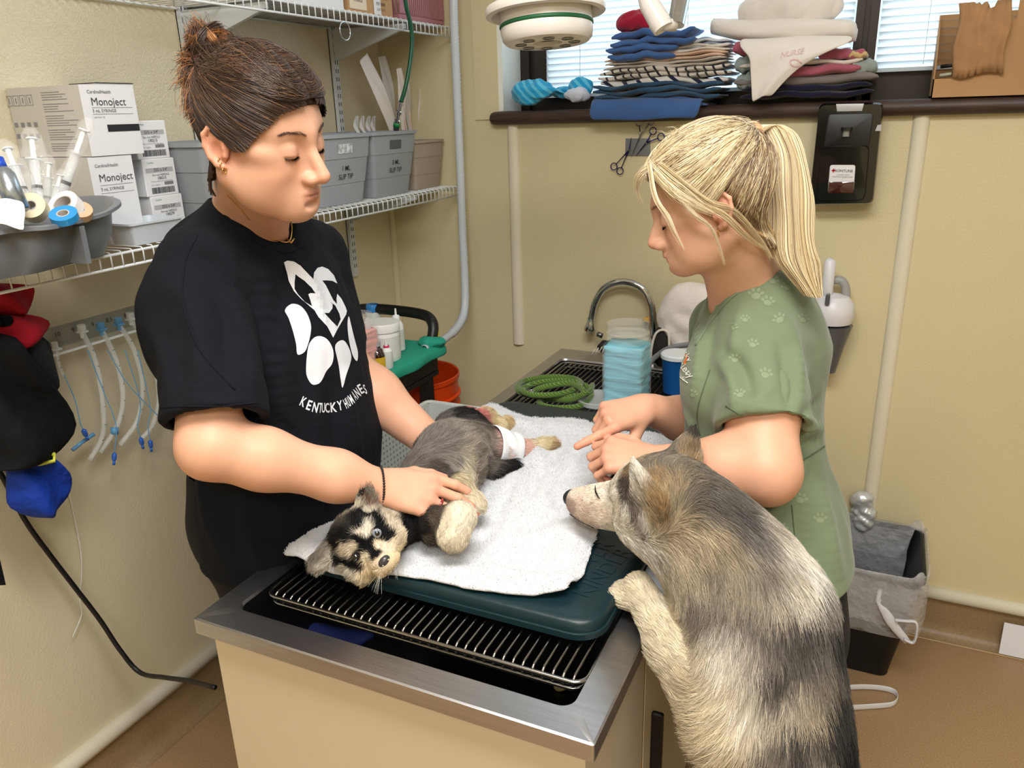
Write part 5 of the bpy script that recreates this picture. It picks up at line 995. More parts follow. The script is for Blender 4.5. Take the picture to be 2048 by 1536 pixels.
segs = [(hp.w(0, .06, -.02), hp.w(0, -.02, .03)), (hp.w(0, .0, .04), hp.w(0, -.05, .03)), (hp.w(-.03, .03, -.02), hp.w(-.06, -.01, -.02)), (hp.w(.03, .03, -.02), hp.w(.06, -.01, -.03)), (hp.w(-.02, .03, .01), hp.w(-.04, -.02, .03)), (hp.w(.02, .03, .01), hp.w(.04, -.02, .03)), (hp.w(0, -.03, 0), pb[0]), (pb[0], pb[1]), (pb[1], pb[2]), (pb[2], pb[3]), (p1, p2), (p2, p3), (pb[1], q1), (q1, q2), (hl[0], hl[1]), (hl[1], hl[2]), (h2l[0], h2l[1]), (h2l[1], h2l[3]), (tl[0], tl[2]), (hp.w(-.038, -.01, .03), hp.w(-.062, -.004, .06)), (hp.w(.04, -.01, .026), hp.w(.07, .01, .034))]
dp = np.array([a * (1 - s) + b * s for a, b in segs for s in (.1, .5, .9)]); dv = np.array([nrm(b - a) for a, b in segs for _ in range(3)])
shaved = [(hl[1], .024), (h2l[2] * .9 + h2l[3] * .1, .026)]; bandage_c = h2l[1] * .7 + h2l[2] * .3
def plen(P):
    q = hp.loc(P); l = np.interp(q[:, 1], [-.05, 0, .03, .06], [.020, .014, .009, .003]); l = np.where(q[:, 1] < -.06, .020, l); l = np.where(P[:, 1] > 1.06, .018, l)
    for c, r, v in ((p3, .045, .007), (p2, .03, .008), (q2, .03, .007), (hl[2], .035, .005), (h2l[3], .03, .006), (hl[1], .022, .0006), (h2l[2], .024, .0006)): w_ = np.exp(-(np.linalg.norm(P - c, axis=1) / r) ** 2); l = l * (1 - w_) + v * w_
    return l
eyes = [hp.w(sx*.0235, .038, .0) for sx in (-1, 1)]; pn = hp.w(0, .058, -.033)
def pmask(P):
    m = np.linalg.norm(P - pn, axis=1) > .0125
    for e_ in eyes: m &= np.linalg.norm(P - e_, axis=1) > .0072
    for c, r in shaved: m &= (np.linalg.norm(P - c, axis=1) > r) | (RNG.random(len(P)) < .1)
    return m
fur('coat', V, Q, 62000, (dp, dv), plen, cp, cc, PUP, rad=.00026, lift=.45, jitter=.0030, tipdark=.12, clump=.7, p=9, wfn=lambda P: 1 + 2.2 * np.exp(-(np.linalg.norm(P - hp.o, axis=1) / .09) ** 2), mask=pmask, curl=.12, zfloor=.872)
for sx, nm in ((-1, 'eye'), (1, 'eye')):
    c = hp.w(sx*.0235, .0340, .0); e_ = MB().lathe([(.0001, -.008), (.0045, -.0066), (.007, -.0038), (.008, 0), (.007, .0038), (.0045, .0066), (.0001, .008)], c, 20, rot=np.stack([hp.R[:, 0], hp.R[:, 2], hp.R[:, 1]], 1)).build(nm, eye_m if sx > 0 else mat('eye white', '9a9da6', .05, coat=1), PUP, smooth=True)
    if sx < 0:
        f_ = nrm(CC - c) * .6 + hp.R[:, 1] * .4; f_ = nrm(f_); fr = frame(f_)
        for r, h, col in ((.0060, .0066, '5b6c80'), (.0045, .0076, '08080a')): MB().lathe([(.0001, h + .0006), (r * .6, h + .0004), (r, h - .0012)], c, 20, rot=np.stack([fr[:, 0], fr[:, 2], fr[:, 1]], 1)).build('iris' if r > .005 else 'pupil', mat('iris ' + col, col, .05, coat=1), e_, smooth=True)
F = Field(pn - .02, pn + .02, .0011); hp.ell(F, (0, .056, -.033), (.0115, .0085, .0088), .003)
for sx in (-1, 1): hp.ell(F, (sx*.0060, .0635, -.0345), (.0015, .0026, .0013), .001, True)
v_, q_ = F.mesh(); mesh_obj('nose', v_, q_, mat('puppy nose', '3a3636', .25), PUP)
W = []
for k in range(14):
    s0 = hp.w(RNG.choice([-1, 1]) * .014, .045, -.043); d0 = nrm(np.array([RNG.normal() * .3 + .1, -.5 + RNG.normal() * .2, -.5])); W.append([s0 + d0 * .028 * t + np.array([0, 0, -.010]) * t * t for t in np.linspace(0, 1, 6)])
strands('whiskers', np.array(W), np.tile(L2('d8d4cc'), (14, 1)), fur_m, PUP, .00022, .3)
# bandage on the hind leg
gz = mat('white gauze', 'eef1f4', .85, bump=.4, bscale=300)
a, b_ = h2l[1] * .75 + h2l[0] * .25, h2l[2] * .85 + h2l[1] * .15; ax_ = nrm(b_ - a); fr = frame(ax_); G = []
for i in range(9):
    t = i / 8; c = a * (1 - t) + b_ * t; r0 = .050 * (1 - t) + .032 * t; G.append([c + (fr[:, 0] * math.cos(q) + fr[:, 2] * math.sin(q)) * r0 * (1 + .05 * math.sin(3 * q + i * 1.3) + .03 * math.sin(i * 2.1)) for q in np.linspace(0, 2 * math.pi, 24, endpoint=False)])
o = cloth('bandage', np.array(G), gz, PUP, .002, closed=True)
# ================================================================== left wall: shelves and what they carry
wire_m = mat('white coated wire', 'dfe3e6', .35); stdm = mat('white steel standard', 'c9ced2', .4)
XF = -1.352
def wire_shelf(zt_, label):
    e = empty('wire_shelf', (-1.5, 1.5, zt_), label, 'shelf'); y0, y1 = .45, 2.462; w0 = None
    for y in np.arange(y0 + .01, y1 - .005, .0254):
        if w0 is None: w0 = MB().tube([(XL + .008, 0, 0), (XF - .004, 0, 0), (XF, 0, -.003), (XF, 0, -.031)], .0016, 6).build('wire', wire_m, None, smooth=True); w0.parent = e; w0.matrix_parent_inverse = e.matrix_world.inverted(); o = w0
        else: o = w0.copy(); COL.objects.link(o)
        o.location = (0, y, zt_)
    for x, z, r in ((XL + .01, -.004, .003), (-1.50, -.004, .0026), (XF - .002, -.005, .003), (XF - .001, -.031, .003)): MB().tube([(x, y0, zt_ + z), (x, y1, zt_ + z)], r, 8).build('rod', wire_m, e, smooth=True)
    return e
wire_shelf(1.385, 'white wire shelf at shoulder height carrying the bins and boxes'); wire_shelf(1.89, 'white wire shelf near the ceiling carrying cartons and the pink basket')
for yy, z0, lb in ((1.60, 1.10, 'slotted white shelf standard on the wall behind the hair bun'), (2.205, 1.10, 'slotted white shelf standard on the wall nearer the corner')):
    e = empty('shelf_standard', (XL, yy, z0), lb, 'shelf support'); MB().box((XL, yy - .013, z0), (XL + .003, yy + .013, 2.3)).box((XL, yy - .013, z0), (XL + .014, yy - .010, 2.3)).box((XL, yy + .010, z0), (XL + .014, yy + .013, 2.3)).box((XL + .011, yy - .010, z0), (XL + .014, yy + .010, 2.3)).build('channel', stdm, e)
    b = MB(); z = z0 + .03; dk = mat('slot shadow', '2c2c2c', .8)
    while z < 2.28: b.box((XL + .0141, yy - .007, z), (XL + .0146, yy - .004, z + .012)).box((XL + .0141, yy + .004, z), (XL + .0146, yy + .007, z + .012)); z += .025
    s_ = b.build('slots', dk, e); s_['kind'] = 'stuff'
    for zt_ in (1.385, 1.89):
        V = [(XL + .012, yy + dy, zt_ + dz) for dy in (-.006, .006) for dz in (-.008, -.10)] + [(XF - .02, yy + dy, zt_ + dz) for dy in (-.006, .006) for dz in (-.008, -.022)]
        MB().add(V, [(0, 1, 5, 4), (2, 6, 7, 3), (0, 4, 6, 2), (1, 3, 7, 5), (0, 2, 3, 1), (4, 5, 7, 6)]).build('bracket', stdm, e)
ZS, ZU = 1.3868, 1.8918
card_w = mat('white carton', 'dcdcdf', .6); card_g = mat('pale grey carton', 'c2bfb9', .6); card_b = mat('brown cardboard', 'b08a60', .75, var=.06, vscale=5); ink = mat('print ink', '3c3c40', .7); inkg = mat('grey print', '85858a', .7); blk = mat('black stripe', '1b1a1b', .6)
def mono_box(lo, hi, label, tilt=0, lines=True, stripe=True):
    c = (np.array(lo) + hi) / 2; e = empty('syringe_box', (c[0], c[1], lo[2]), label, 'box', 'syringe boxes'); b = MB().box(lo, hi, mi=0)
    o = b.build('carton', [card_w, card_g], e); o.data.polygons[2].material_index = 1     # side towards the room end
    x, y0, y1, z0, z1 = hi[0] + .0004, lo[1], hi[1], lo[2], hi[2]; H = z1 - z0; W = y1 - y0; ux, uz = np.array([0, 1., 0]), np.array([0, 0, 1.])
    T = lambda t, u, v, s, m_=ink, bo=0, al='LEFT': flat_text('lettering', t, (x, y0 + W * u, z0 + H * v), ux, uz, s, m_, e, bo, .0005, al)
    T('CardinalHealth', .12, .90, .009); T('Monoject', .16, .76, .021); T('3 mL SYRINGE', .16, .635, .0088, space := ink); T('Luer-lock tip', .16, .55, .005, inkg)
    for u0, u1, v in ((.16, .92, .68), (.16, .92, .59)): MB().box((x, y0 + W * u0, z0 + H * v), (x + .0004, y0 + W * u1, z0 + H * v + .0006)).build('print_line', inkg, e)
    if stripe: MB().box((x - .0002, y0 + W * .38, z0 + H * .34), (x + .0005, y1 - .001, z0 + H * .44)).build('black_band', blk, e)
    if lines:
        b = MB(); yf_ = lo[1] - .0005; xr = hi[0] - .012; z = z1 - .012; rn = random.Random(3)
        for k in range(22):
            if k in (4, 8, 13, 18): z -= .004
            L_ = rn.uniform(.04, .095); b.box((xr - .10, yf_, z), (xr - .10 + L_, yf_ + .0004, z + .0013)); z -= .0045
        b.build('print_lines', inkg, e)['kind'] = 'stuff'
        b = MB()
        for k in range(5): xx = xr - .23 + k * .021; b.box((xx, yf_, z1 - .034), (xx + .017, yf_ + .0004, z1 - .033)).box((xx, yf_, z1 - .015), (xx + .017, yf_ + .0004, z1 - .014)).box((xx, yf_, z1 - .034), (xx + .001, yf_ + .0004, z1 - .014)).box((xx + .016, yf_, z1 - .034), (xx + .017, yf_ + .0004, z1 - .014)).box((xx + .007, yf_, z1 - .030), (xx + .010, yf_ + .0004, z1 - .019))
        for k in range(4):
            for j in range(2): xx = xr - .20 + k * .020; b.box((xx, yf_, z1 - .075 - j * .022), (xx + .011, yf_ + .0004, z1 - .066 - j * .022))
        b.build('print_pictograms', inkg, e)['kind'] = 'stuff'
    return e
mono_box((-1.645, 1.097, ZS), (-1.432, 1.20, 1.560), 'white syringe carton standing on the shelf under another one', lines=False, stripe=False)
mono_box((-1.645, 1.107, 1.5615), (-1.43, 1.232, 1.695), 'white syringe carton lying on top of the other one with a black band')
e = empty('carton', (-1.57, 1.26, ZS), 'plain pale carton behind the syringe boxes, only its top showing', 'box'); MB().box((-1.645, 1.252, ZS), (-1.56, 1.345, 1.705)).build('carton_body', card_w, e); MB().box((-1.645, 1.251, 1.705), (-1.558, 1.346, 1.7065)).build('lid_edge', blk, e)
def needle_box(y0, z0, label, num='100215', dx=0):
    W, H = .088, .080; x1 = -1.47 + dx; e = empty('needle_box', (x1 - .05, y0 + W / 2, z0), label, 'box', 'needle boxes'); MB().box((x1 - .10, y0, z0), (x1, y0 + W, z0 + H), bev=.0015).build('carton', card_w, e); x = x1 + .0004; ux, uz = np.array([0, 1., 0]), np.array([0, 0, 1.])
    T = lambda t, u, v, s, m_=ink, bo=0: flat_text('lettering', t, (x, y0 + W * u, z0 + H * v), ux, uz, s, m_, e, bo, .0005, 'CENTER')
    MB().box((x - .0002, y0 + .006, z0 + H * .64), (x + .0002, y0 + W - .008, z0 + H * .76)).build('print_bar', mat('grey label bar', 'a9a9ac', .7), e)
    T('22G x 3/4"', .52, .70, .0088, ink, .01); T('Sur-vet NEEDLE', .50, .57, .0068); T(num, .52, .48, .0085, ink, .01); T('0.7mm x 19mm R.W. Reg. Bevel', .5, .40, .0045, inkg); T('QTY 100/BX', .3, .30, .0045, inkg)
    b = MB(); y = y0 + .014; rn = random.Random(5)
    while y < y0 + W - .012: w_ = rn.choice((.0006, .001, .0016)); b.box((x, y, z0 + .006), (x + .0003, y + w_, z0 + .019)); y += w_ + rn.choice((.0006, .001))
    y = y0 + W * .58
    while y < y0 + W - .012: b.box((x, y, z0 + .023), (x + .0003, y + .0006, z0 + .030)); y += .0014
    b.build('barcode', ink, e)['kind'] = 'stuff'; flat_text('lettering', 'Cardinal', (x, y0 + .012, z0 + H * .9), ux, uz, .005, mat('green print', '3c8a5c', .7), e, 0, .0005, 'LEFT')
needle_box(1.262, ZS, 'white needle box at the bottom of the three, half behind the shoulder', '100279'); needle_box(1.256, ZS + .0797, 'white needle box in the middle of the stack of three'); needle_box(1.248, ZS + .1594, 'white needle box on top of the stack of three')
# storage bins
def bin_(y0, y1, x0, x1, z0, H, col, label, text=None, hole=True, tp=.80, bm_name=None, contents=None):
    m_ = mat('plastic ' + col, col, .45, bump=.1, bscale=200); e = empty('storage_bin', ((x0 + x1) / 2, (y0 + y1) / 2, z0), label, 'bin', 'plastic bins on the wire shelf'); cx, cy, hx, hy = (x0 + x1) / 2, (y0 + y1) / 2, (x1 - x0) / 2, (y1 - y0) / 2
    def R(f, z, ins=0): return [(x, y, z) for x, y in rrect(cx - hx * f + ins, cx + hx * f - ins, cy - hy * f + ins, cy + hy * f - ins, .012, 3)]
    b = MB(); rg = [R(tp, z0), R(tp + (1 - tp) * .30, z0 + H * .30), R(tp + (1 - tp) * .30, z0 + H * .30, -.0012), R(tp + (1 - tp) * .66, z0 + H * .66, -.0012), R(tp + (1 - tp) * .66, z0 + H * .66, -.0026), R(.985, z0 + H * .95, -.0015), R(1, z0 + H * .95, -.004), R(1, z0 + H, -.004), R(1, z0 + H, .003), R(tp + .02, z0 + .004, .003)]
    b.grid(rg, closed=True); k = len(rg[0]); b.F.append(tuple(range(k - 1, -1, -1))); b.M.append(0); n0 = len(b.V) - k; b.F.append(tuple(range(n0, n0 + k))); b.M.append(0); b.build('bin_body', m_, e, auto=35)
    dx_ = hx * (tp + (1 - tp) * .80); xf = cx + dx_ + .0035; dirn = np.array([hx * (1 - tp) , 0, H]); dirn /= np.linalg.norm(dirn)
    if hole: hw = hy * .26; b = MB(); b.add([(xf + s * dirn[0] * 1.0 - .0002, cy + t, z0 + H * .80 + s * dirn[2]) for s, t in ((-.013, -hw), (-.013, hw), (.013, hw), (.013, -hw))], [(0, 1, 2, 3)]); b.build('hand_hole', mat('bin inside dark', '55585c', .8) if not contents else mat('packet glimpse', 'c4ccd2', .3, var=.5, vscale=90), e)
    if text:
        for t, v in zip(text, (.52, .40)): o_ = np.array((cx + hx * (tp + (1 - tp) * v) + .003, cy + .004, z0 + H * v)); flat_text('lettering', t, o_, (0, 1, 0), dirn, .020, blk, e, .005, .0008)
    return e
bin_(1.345, 1.62, -1.62, -1.385, ZS, .19, '8f9396', 'grey storage bin behind the head, beside the needle boxes')
bin_(1.735, 1.985, -1.625, -1.375, ZS, .19, '9aa0a8', 'grey bin marked 1 ML, right beside the dark haired person\'s nose', ('1 ML', 'SLIP TIP'), contents=True)
bin_(1.995, 2.235, -1.625, -1.375, ZS, .19, '9399a1', 'grey bin marked 3 ML, standing between two other bins near the corner', ('3 ML', 'SLIP TIP'))
bin_(2.262, 2.45, -1.60, -1.40, ZS, .155, 'a2968a', 'beige bin at the corner end of the wire shelf', None, False, .86)
# packets standing in the bins
film = mat('clear film', 'e8e9ee', .15, alpha=.5, bump=.6, bscale=40, bdist=.004); paper = mat('packet paper', 'd9d3d2', .6, bump=.3, bscale=30, bdist=.003)
def packet(b0, t0, w, label, m1, grp='sterile packets standing in the bins', bulge=.004):
    b0, t0 = np.array(b0), np.array(t0); e = empty('sterile_packet', b0, label, 'packet', grp); up = nrm_(t0 - b0); s_ = nrm_(np.cross(up, (1, 0, 0))); n_ = np.cross(s_, up); G = []
    for i in range(9):
        t = i / 8; c = b0 + (t0 - b0) * t + n_ * .006 * math.sin(t * 5 + w * 90); G.append([c + s_ * w * (u - .5) + n_ * (bulge * math.sin(u * math.pi) * (1 - .3 * t) + .003 * math.sin(u * 9 + i)) for u in np.linspace(0, 1, 7)])
    cloth('wrapper', np.array(G), m1, e, .0012); MB().tube([b0 + up * .02 - n_ * .002, t0 - up * .05 - n_ * .002], .0035, 8).build('tube', mat('pale tube', 'e8c9c4', .4), e, smooth=True); return e
def nrm_(v): return np.array(v, float) / (np.linalg.norm(v) + 1e-12)
for (bx, by), (tx, ty), X_, w_, lb, m1 in (((800, 290), (728, 112), -1.50, .060, 'long wrapped catheter leaning left in the 3 ML bin', paper), ((790, 285), (765, 110), -1.55, .055, 'clear wrapped tube behind the leaning one', film), ((815, 285), (795, 135), -1.48, .040, 'wrapped tube with a square top beside the green hose', paper), ((826, 285), (812, 165), -1.52, .030, 'narrow wrapped tube right of the green hose', film), ((850, 300), (838, 175), -1.50, .030, 'white packet with a small black mark', paper), ((874, 300), (858, 190), -1.50, .036, 'printed white packet in the beige bin', card_w)):
    q = packet(onp(bx, by, 0, X_), onp(tx, ty, 0, X_), w_, lb, m1)
for k, (x, y) in enumerate(((718, 262), (730, 262), (742, 262), (752, 262))): packet(onp(x, y + 14, 0, -1.55), onp(x - 6, y - 30, 0, -1.56), .022, 'short clear syringe packet over the 1 ML bin, %s of the four' % ('leftmost', 'second from left', 'third from left', 'rightmost')[k], film, 'short syringe packets')
flat_text('lettering', 'Endotracheal tube', onp(866, 245, 0, -1.492), (0, .05, -1), (0, 1, .05), .010, ink, q, 0, .001)
# upper shelf load
def carton(lo, hi, m_, label, name='carton'):
    c = (np.array(lo) + hi) / 2; e = empty(name, (c[0], c[1], lo[2]), label, 'box'); MB().box(lo, hi, bev=.002).build('carton_body', m_, e); return e
e = carton((-1.63, 1.60, ZU), (-1.385, 1.925, 2.05), card_w, 'long white carton on the upper shelf'); flat_text('lettering', '100 ML 2017', (-1.3842, 1.80, 1.915), (0, 1, 0), (0, 0, 1), .014, inkg, e)
e = carton((-1.63, 1.945, ZU), (-1.385, 2.165, 2.07), card_b, 'brown cardboard carton with printed side on the upper shelf')
MB().box((-1.3848, 1.95, ZU + .01), (-1.3838, 2.03, 2.05)).build('label_sheet', mat('cream label', 'd8c8b0', .7), e); MB().box((-1.3838, 2.065, ZU + .005), (-1.3830, 2.10, 2.05)).build('white_label', card_w, e)
for t, y, z, s in (('ED 138B', 2.10, 1.945, .02), ('REF 4008', 2.10, 1.925, .012), ('LOT 2217', 2.10, 1.91, .01), ('STERILE', 1.99, 1.925, .012)): flat_text('lettering', t, (-1.3832, y, z), (0, 1, 0), (0, 0, 1), s, ink, e)
pk = mat('dusty pink plastic', 'a8707c', .45); e = empty('basket', (-1.5, 2.32, ZU), 'dusty pink slotted plastic basket on the upper shelf', 'basket'); b = MB(); bx0, bx1, by0, by1 = -1.62, -1.375, 2.19, 2.455
b.box((bx0, by0, ZU), (bx1, by1, ZU + .018), bev=.004); b.box((bx0, by0, ZU + .15), (bx1 + .006, by0 + .006, ZU + .17)).box((bx0, by1 - .006, ZU + .15), (bx1 + .006, by1, ZU + .17)).box((bx1 - .004, by0, ZU + .15), (bx1 + .006, by1, ZU + .17))
b.box((bx1 - .004, by0, ZU + .018), (bx1, by0 + .03, ZU + .15)).box((bx1 - .004, by1 - .03, ZU + .018), (bx1, by1, ZU + .15)).box((bx0, by0, ZU + .07), (bx1, by0 + .003, ZU + .085)); b.build('basket_frame', pk, e)
s0 = None
for y in np.arange(by0 + .036, by1 - .036, .0115):
    o = MB().box((bx1 - .003, 0, ZU + .018), (bx1, .0055, ZU + .15)).build('slat', pk, e) if s0 is None else s0.copy()
    if s0 is not None: COL.objects.link(o)
    s0 = s0 or o; o.location = (0, y, 0)
s0 = None
for x in np.arange(bx0 + .01, bx1 - .01, .0115):
    o = MB().box((0, by0, ZU + .018), (.0055, by0 + .003, ZU + .15)).build('slat', pk, e) if s0 is None else s0.copy()
    if s0 is not None: COL.objects.link(o)
    s0 = s0 or o; o.location = (x, 0, 0)
G = [[onp(x + 5 * math.sin(v * 3 + i), y, 0, -1.34 + .01 * math.sin(i * 2 + v * 4)) for v, x in zip(np.linspace(0, 1, 6), np.linspace(xa, xb, 6))] for i, (xa, xb, y) in enumerate(((905, 925, -20), (908, 930, 0), (915, 936, 22), (922, 937, 42), (928, 934, 64)))]
cl_ = cloth('green_cloth', np.array(G), mat('teal drape cloth', '1f8f72', .8), None, .002); tag(cl_, 'teal cloth corner hanging off the end of the upper shelf', 'cloth')
b = MB(); rc = onp(690, 62, 0, XF + .006); b.tube([rc + .0225 * np.array([0, math.cos(a), math.sin(a)]) for a in np.linspace(0, 6.28, 30, endpoint=False)], .0014, 8, closed=True); o = b.build('metal_ring', chrome, None, smooth=True); tag(o, 'thin metal ring hooked on the front of the upper shelf', 'ring')
# hoses
hose_g = mat('green rubber hose', '15523a', .35)
e = empty('green_hose', onp(795, 262, 0, -1.36), 'dark green hose hanging down into the 3 ML bin', 'hose')
MB().tube(spline([onp(808, -30, 0, -1.33), onp(812, 10, 0, -1.33), onp(823, 60, 0, -1.33), onp(822, 110, 0, -1.335), onp(812, 170, 0, -1.345), onp(802, 205, 0, -1.36)], 6), .0062, 12).build('tube', hose_g, e, smooth=True)
p0, p1 = onp(802, 203, 0, -1.36), onp(791, 262, 0, -1.40); d_ = p1 - p0; b = MB()
for t, r in ((0, .0075), (.12, .0085), (.14, .006), (.3, .006), (.32, .009), (.42, .009), (.44, .006), (.6, .0065), (.62, .010), (.9, .010), (1, .007)): b.V and None
b.tube([p0 + d_ * t for t in (0, .12, .14, .3, .32, .42, .44, .6, .62, .95, 1)], [.0075, .0085, .006, .006, .009, .009, .006, .0065, .0100, .0100, .006], 14); b.build('connector', chrome, e, smooth=False, auto=30); MB().tube([p0 + d_ * .70, p0 + d_ * .86], .0104, 14).build('colour_band', mat('green band', '1f7a48', .5), e, smooth=True)
ch = mat('clear corrugated hose', 'dbe4f0', .2, alpha=.7); path = spline([onp(906, -40, 0, -1.31), onp(908, 40, 0, -1.31), onp(913, 160, 0, -1.31), onp(920, 320, 0, -1.31), onp(925, 460, 0, -1.31), onp(930, 570, 0, -1.30), onp(928, 625, 0, -1.29), onp(912, 658, 0, -1.27), onp(880, 684, 0, -1.24), onp(848, 698, 0, -1.225)], 34)
RR = [(.0150 if (i // 1) % 2 else .0125) * (1 if i < 250 else .85) for i in range(len(path))]
o = MB().tube(path, RR, 14, caps=False).build('corrugated_hose', ch, None, smooth=True); tag(o, 'clear corrugated breathing hose hanging from above down to the cart', 'hose')
# ---------------------------------------------------------------- grey caddy at the near end of the lower shelf
cad = mat('grey caddy plastic', '74787e', .32, bump=.1, bscale=150); e = empty('caddy', (-1.33, .93, ZS), 'grey divided tub of syringes and tape rolls with wavy rim', 'caddy')
ro = [(-1.26, .60), (-1.25, .80), (-1.238, .86), (-1.268, .95), (-1.285, 1.01), (-1.32, 1.065), (-1.38, 1.083), (-1.445, 1.068), (-1.475, 1.02), (-1.50, .95), (-1.58, .92), (-1.62, .85), (-1.62, .60), (-1.60, .46), (-1.50, .39), (-1.36, .40), (-1.28, .48)]
zz_ = [1.462, 1.462, 1.460, 1.461, 1.466, 1.476, 1.482, 1.480, 1.474, 1.468, 1.465, 1.462, 1.462, 1.462, 1.462, 1.462, 1.462]
sp_ = spline([(x, y, z) for (x, y), z in zip(ro, zz_)], 6, True); rc_ = np.array([-1.42, .74, 0]); G = []
for sc, dz, o_ in ((.74, None, 0), (.86, .5, 0), (.90, -.004, 0), (1.0, 0, 0), (1.0, .006, 0), (.97, .008, 0), (.90, .002, 0), (.82, .5, 1), (.72, None, 1)):
    row = []
    for p in sp_:
        x, y = rc_[0] + (p[0] - rc_[0]) * sc, rc_[1] + (p[1] - rc_[1]) * (1 - (1 - sc) * .45); row.append((x, y, (ZS + .004 * o_) if dz is None else (p[2] + dz if abs(dz) < .1 else ZS + (p[2] - ZS) * .45)))
    G.append(row)
MB().grid(G, closed=True).add([(p[0], p[1], ZS + .003) for p in [G[0][i] for i in range(len(sp_))]], [tuple(range(len(sp_)))]).build('tub', cad, e, auto=50)
MB().box((-1.56, .925, ZS + .003), (-1.262, .935, 1.455)).build('divider', cad, e)
e = empty('tray', (-1.36, 1.16, ZS), 'translucent white tray beside the grey caddy in front of the needle boxes', 'tray'); T0 = [(-1.46, -1.36, 1.11, 1.245)]
tr_m = mat('milky tray plastic', 'd8e0e6', .35, trans=.15); b = MB(); q = lambda f, z, i=0: [(x, y, z) for x, y in rrect(-1.412 - .052 * f + i, -1.412 + .052 * f - i, 1.178 - .068 * f + i, 1.178 + .068 * f - i, .008, 3)]
b.grid([q(.86, ZS), q(.97, ZS + .040), q(1.03, ZS + .040), q(1.03, ZS + .044), q(.97, ZS + .044, .002), q(.86, ZS + .004, .002)], closed=True); k = 16; n0 = len(b.V) - k; b.F.append(tuple(range(n0, n0 + k))); b.M.append(0); b.build('tray_body', tr_m, e, auto=35)
# tape rolls
def roll(c, ax_, R1, R2, w_, m_, label, core='b9b2aa'):
    e = empty('tape_roll', c, label, 'tape', 'tape rolls in the grey caddy'); fr = frame(ax_); rt = np.stack([fr[:, 0], fr[:, 2], fr[:, 1]], 1)
    MB().lathe([(R2, -w_/2), (R1, -w_/2), (R1, w_/2), (R2, w_/2)], c, 36, rot=rt).build('tape', m_, e, auto=30); MB().lathe([(R2, -w_/2), (R2 - .002, -w_/2), (R2 - .002, w_/2), (R2, w_/2)], c, 36, rot=rt).build('core', mat('card core', core, .7), e, auto=30)
cr = mat('cream tape', 'ddd3b4', .7); wt = mat('white tape', 'e4e3e0', .7)
roll(at(66, 416, 1.32), (.55, -.65, .5), .0225, .0095, .022, cr, 'cream tape roll with its round hole facing out'); roll(at(132, 414, 1.36), (.2, -.7, .7), .027, .017, .020, wt, 'white tape roll lying tilted behind the blue one'); roll(at(160, 424, 1.37), (.6, -.3, .8), .020, .009, .014, mat('tan tape', 'c9a888', .7), 'tan tape roll at the right end of the caddy'); roll(at(128, 432, 1.31), (.3, -.4, .9), .022, .010, .012, mat('blue glossy tape', '2f8fd0', .15), 'glossy blue tape roll in front of the white roll', '2f6fb0')
# wrapped syringes
syr = mat('syringe barrel', 'eef2f6', .1, alpha=.4); wrap = mat('crinkled cellophane', 'ffffff', .05, alpha=.12, spec=1.0, bump=1.0, bscale=35, bdist=.01)
def syringe(b0, t0, r, label):
    b0, t0 = np.array(b0), np.array(t0); u = nrm_(t0 - b0); L_ = np.linalg.norm(t0 - b0); e = empty('wrapped_syringe', b0, label, 'syringe', 'wrapped syringes in the caddy')
    MB().tube([b0 + u * L_ * .12, b0 + u * L_ * .66], r, 16).tube([b0 + u * L_ * .66, b0 + u * L_ * .665, b0 + u * L_ * .68], r * 1.9, 12, flat=.6).build('barrel', syr, e, smooth=False, auto=40); MB().tube([b0 + u * L_ * .68, b0 + u * L_ * .93], r * .55, 10).tube([b0 + u * L_ * .93, b0 + u * L_ * .945], r * 1.1, 12).build('plunger', mat('white plunger', 'eceff2', .35), e, smooth=False, auto=40); MB().tube([b0 + u * L_ * .30, b0 + u * L_ * .34], r * 1.02, 14).build('seal', blk, e, smooth=True)
    b = MB(); fr = frame(u)
    for k in range(8): c = b0 + u * L_ * (.16 + .05 * k) - fr[:, 2] * 0; b.tube([c + r * 1.02 * (fr[:, 0] * math.cos(a) + fr[:, 2] * math.sin(a)) for a in np.linspace(2.8, 4.6, 6)], .0004, 4)
    b.build('scale_marks', ink, e)['kind'] = 'stuff'
    G = []
    for i in range(12):
        t = i / 11; G.append([b0 + u * (L_ * (-.02 + 1.10 * t)) + (fr[:, 0] * math.cos(a) * 2.5 + fr[:, 2] * math.sin(a) * 1.7) * r * (.9 + .35 * noise3(np.array([[t * .3, a * .05, r * 9]]), 9, i % 5, 1)[0]) * (1 if .05 < t < .95 else .45) for a in np.linspace(0, 6.28, 16, endpoint=False)])
    MB().grid(G, closed=True).build('wrapper', wrap, e, smooth=True)
for (b_, t_, T_, r, lb) in (((112, 420), (172, 250), 1.38, .0085, 'large wrapped syringe leaning right in front of the cartons'), ((80, 425), (62, 268), 1.36, .0085, 'wrapped syringe standing upright with white plunger'), ((60, 420), (12, 290), 1.33, .0080, 'wrapped syringe at the left of the upright one'), ((92, 430), (98, 320), 1.40, .0060, 'small wrapped syringe between the two large ones'), ((100, 432), (122, 345), 1.37, .0055, 'small wrapped syringe low beside the leaning one'), ((40, 420), (-15, 300), 1.31, .008, 'wrapped syringe behind the silver bottle')): syringe(at(*b_, T_), at(*t_, T_), r, lb)
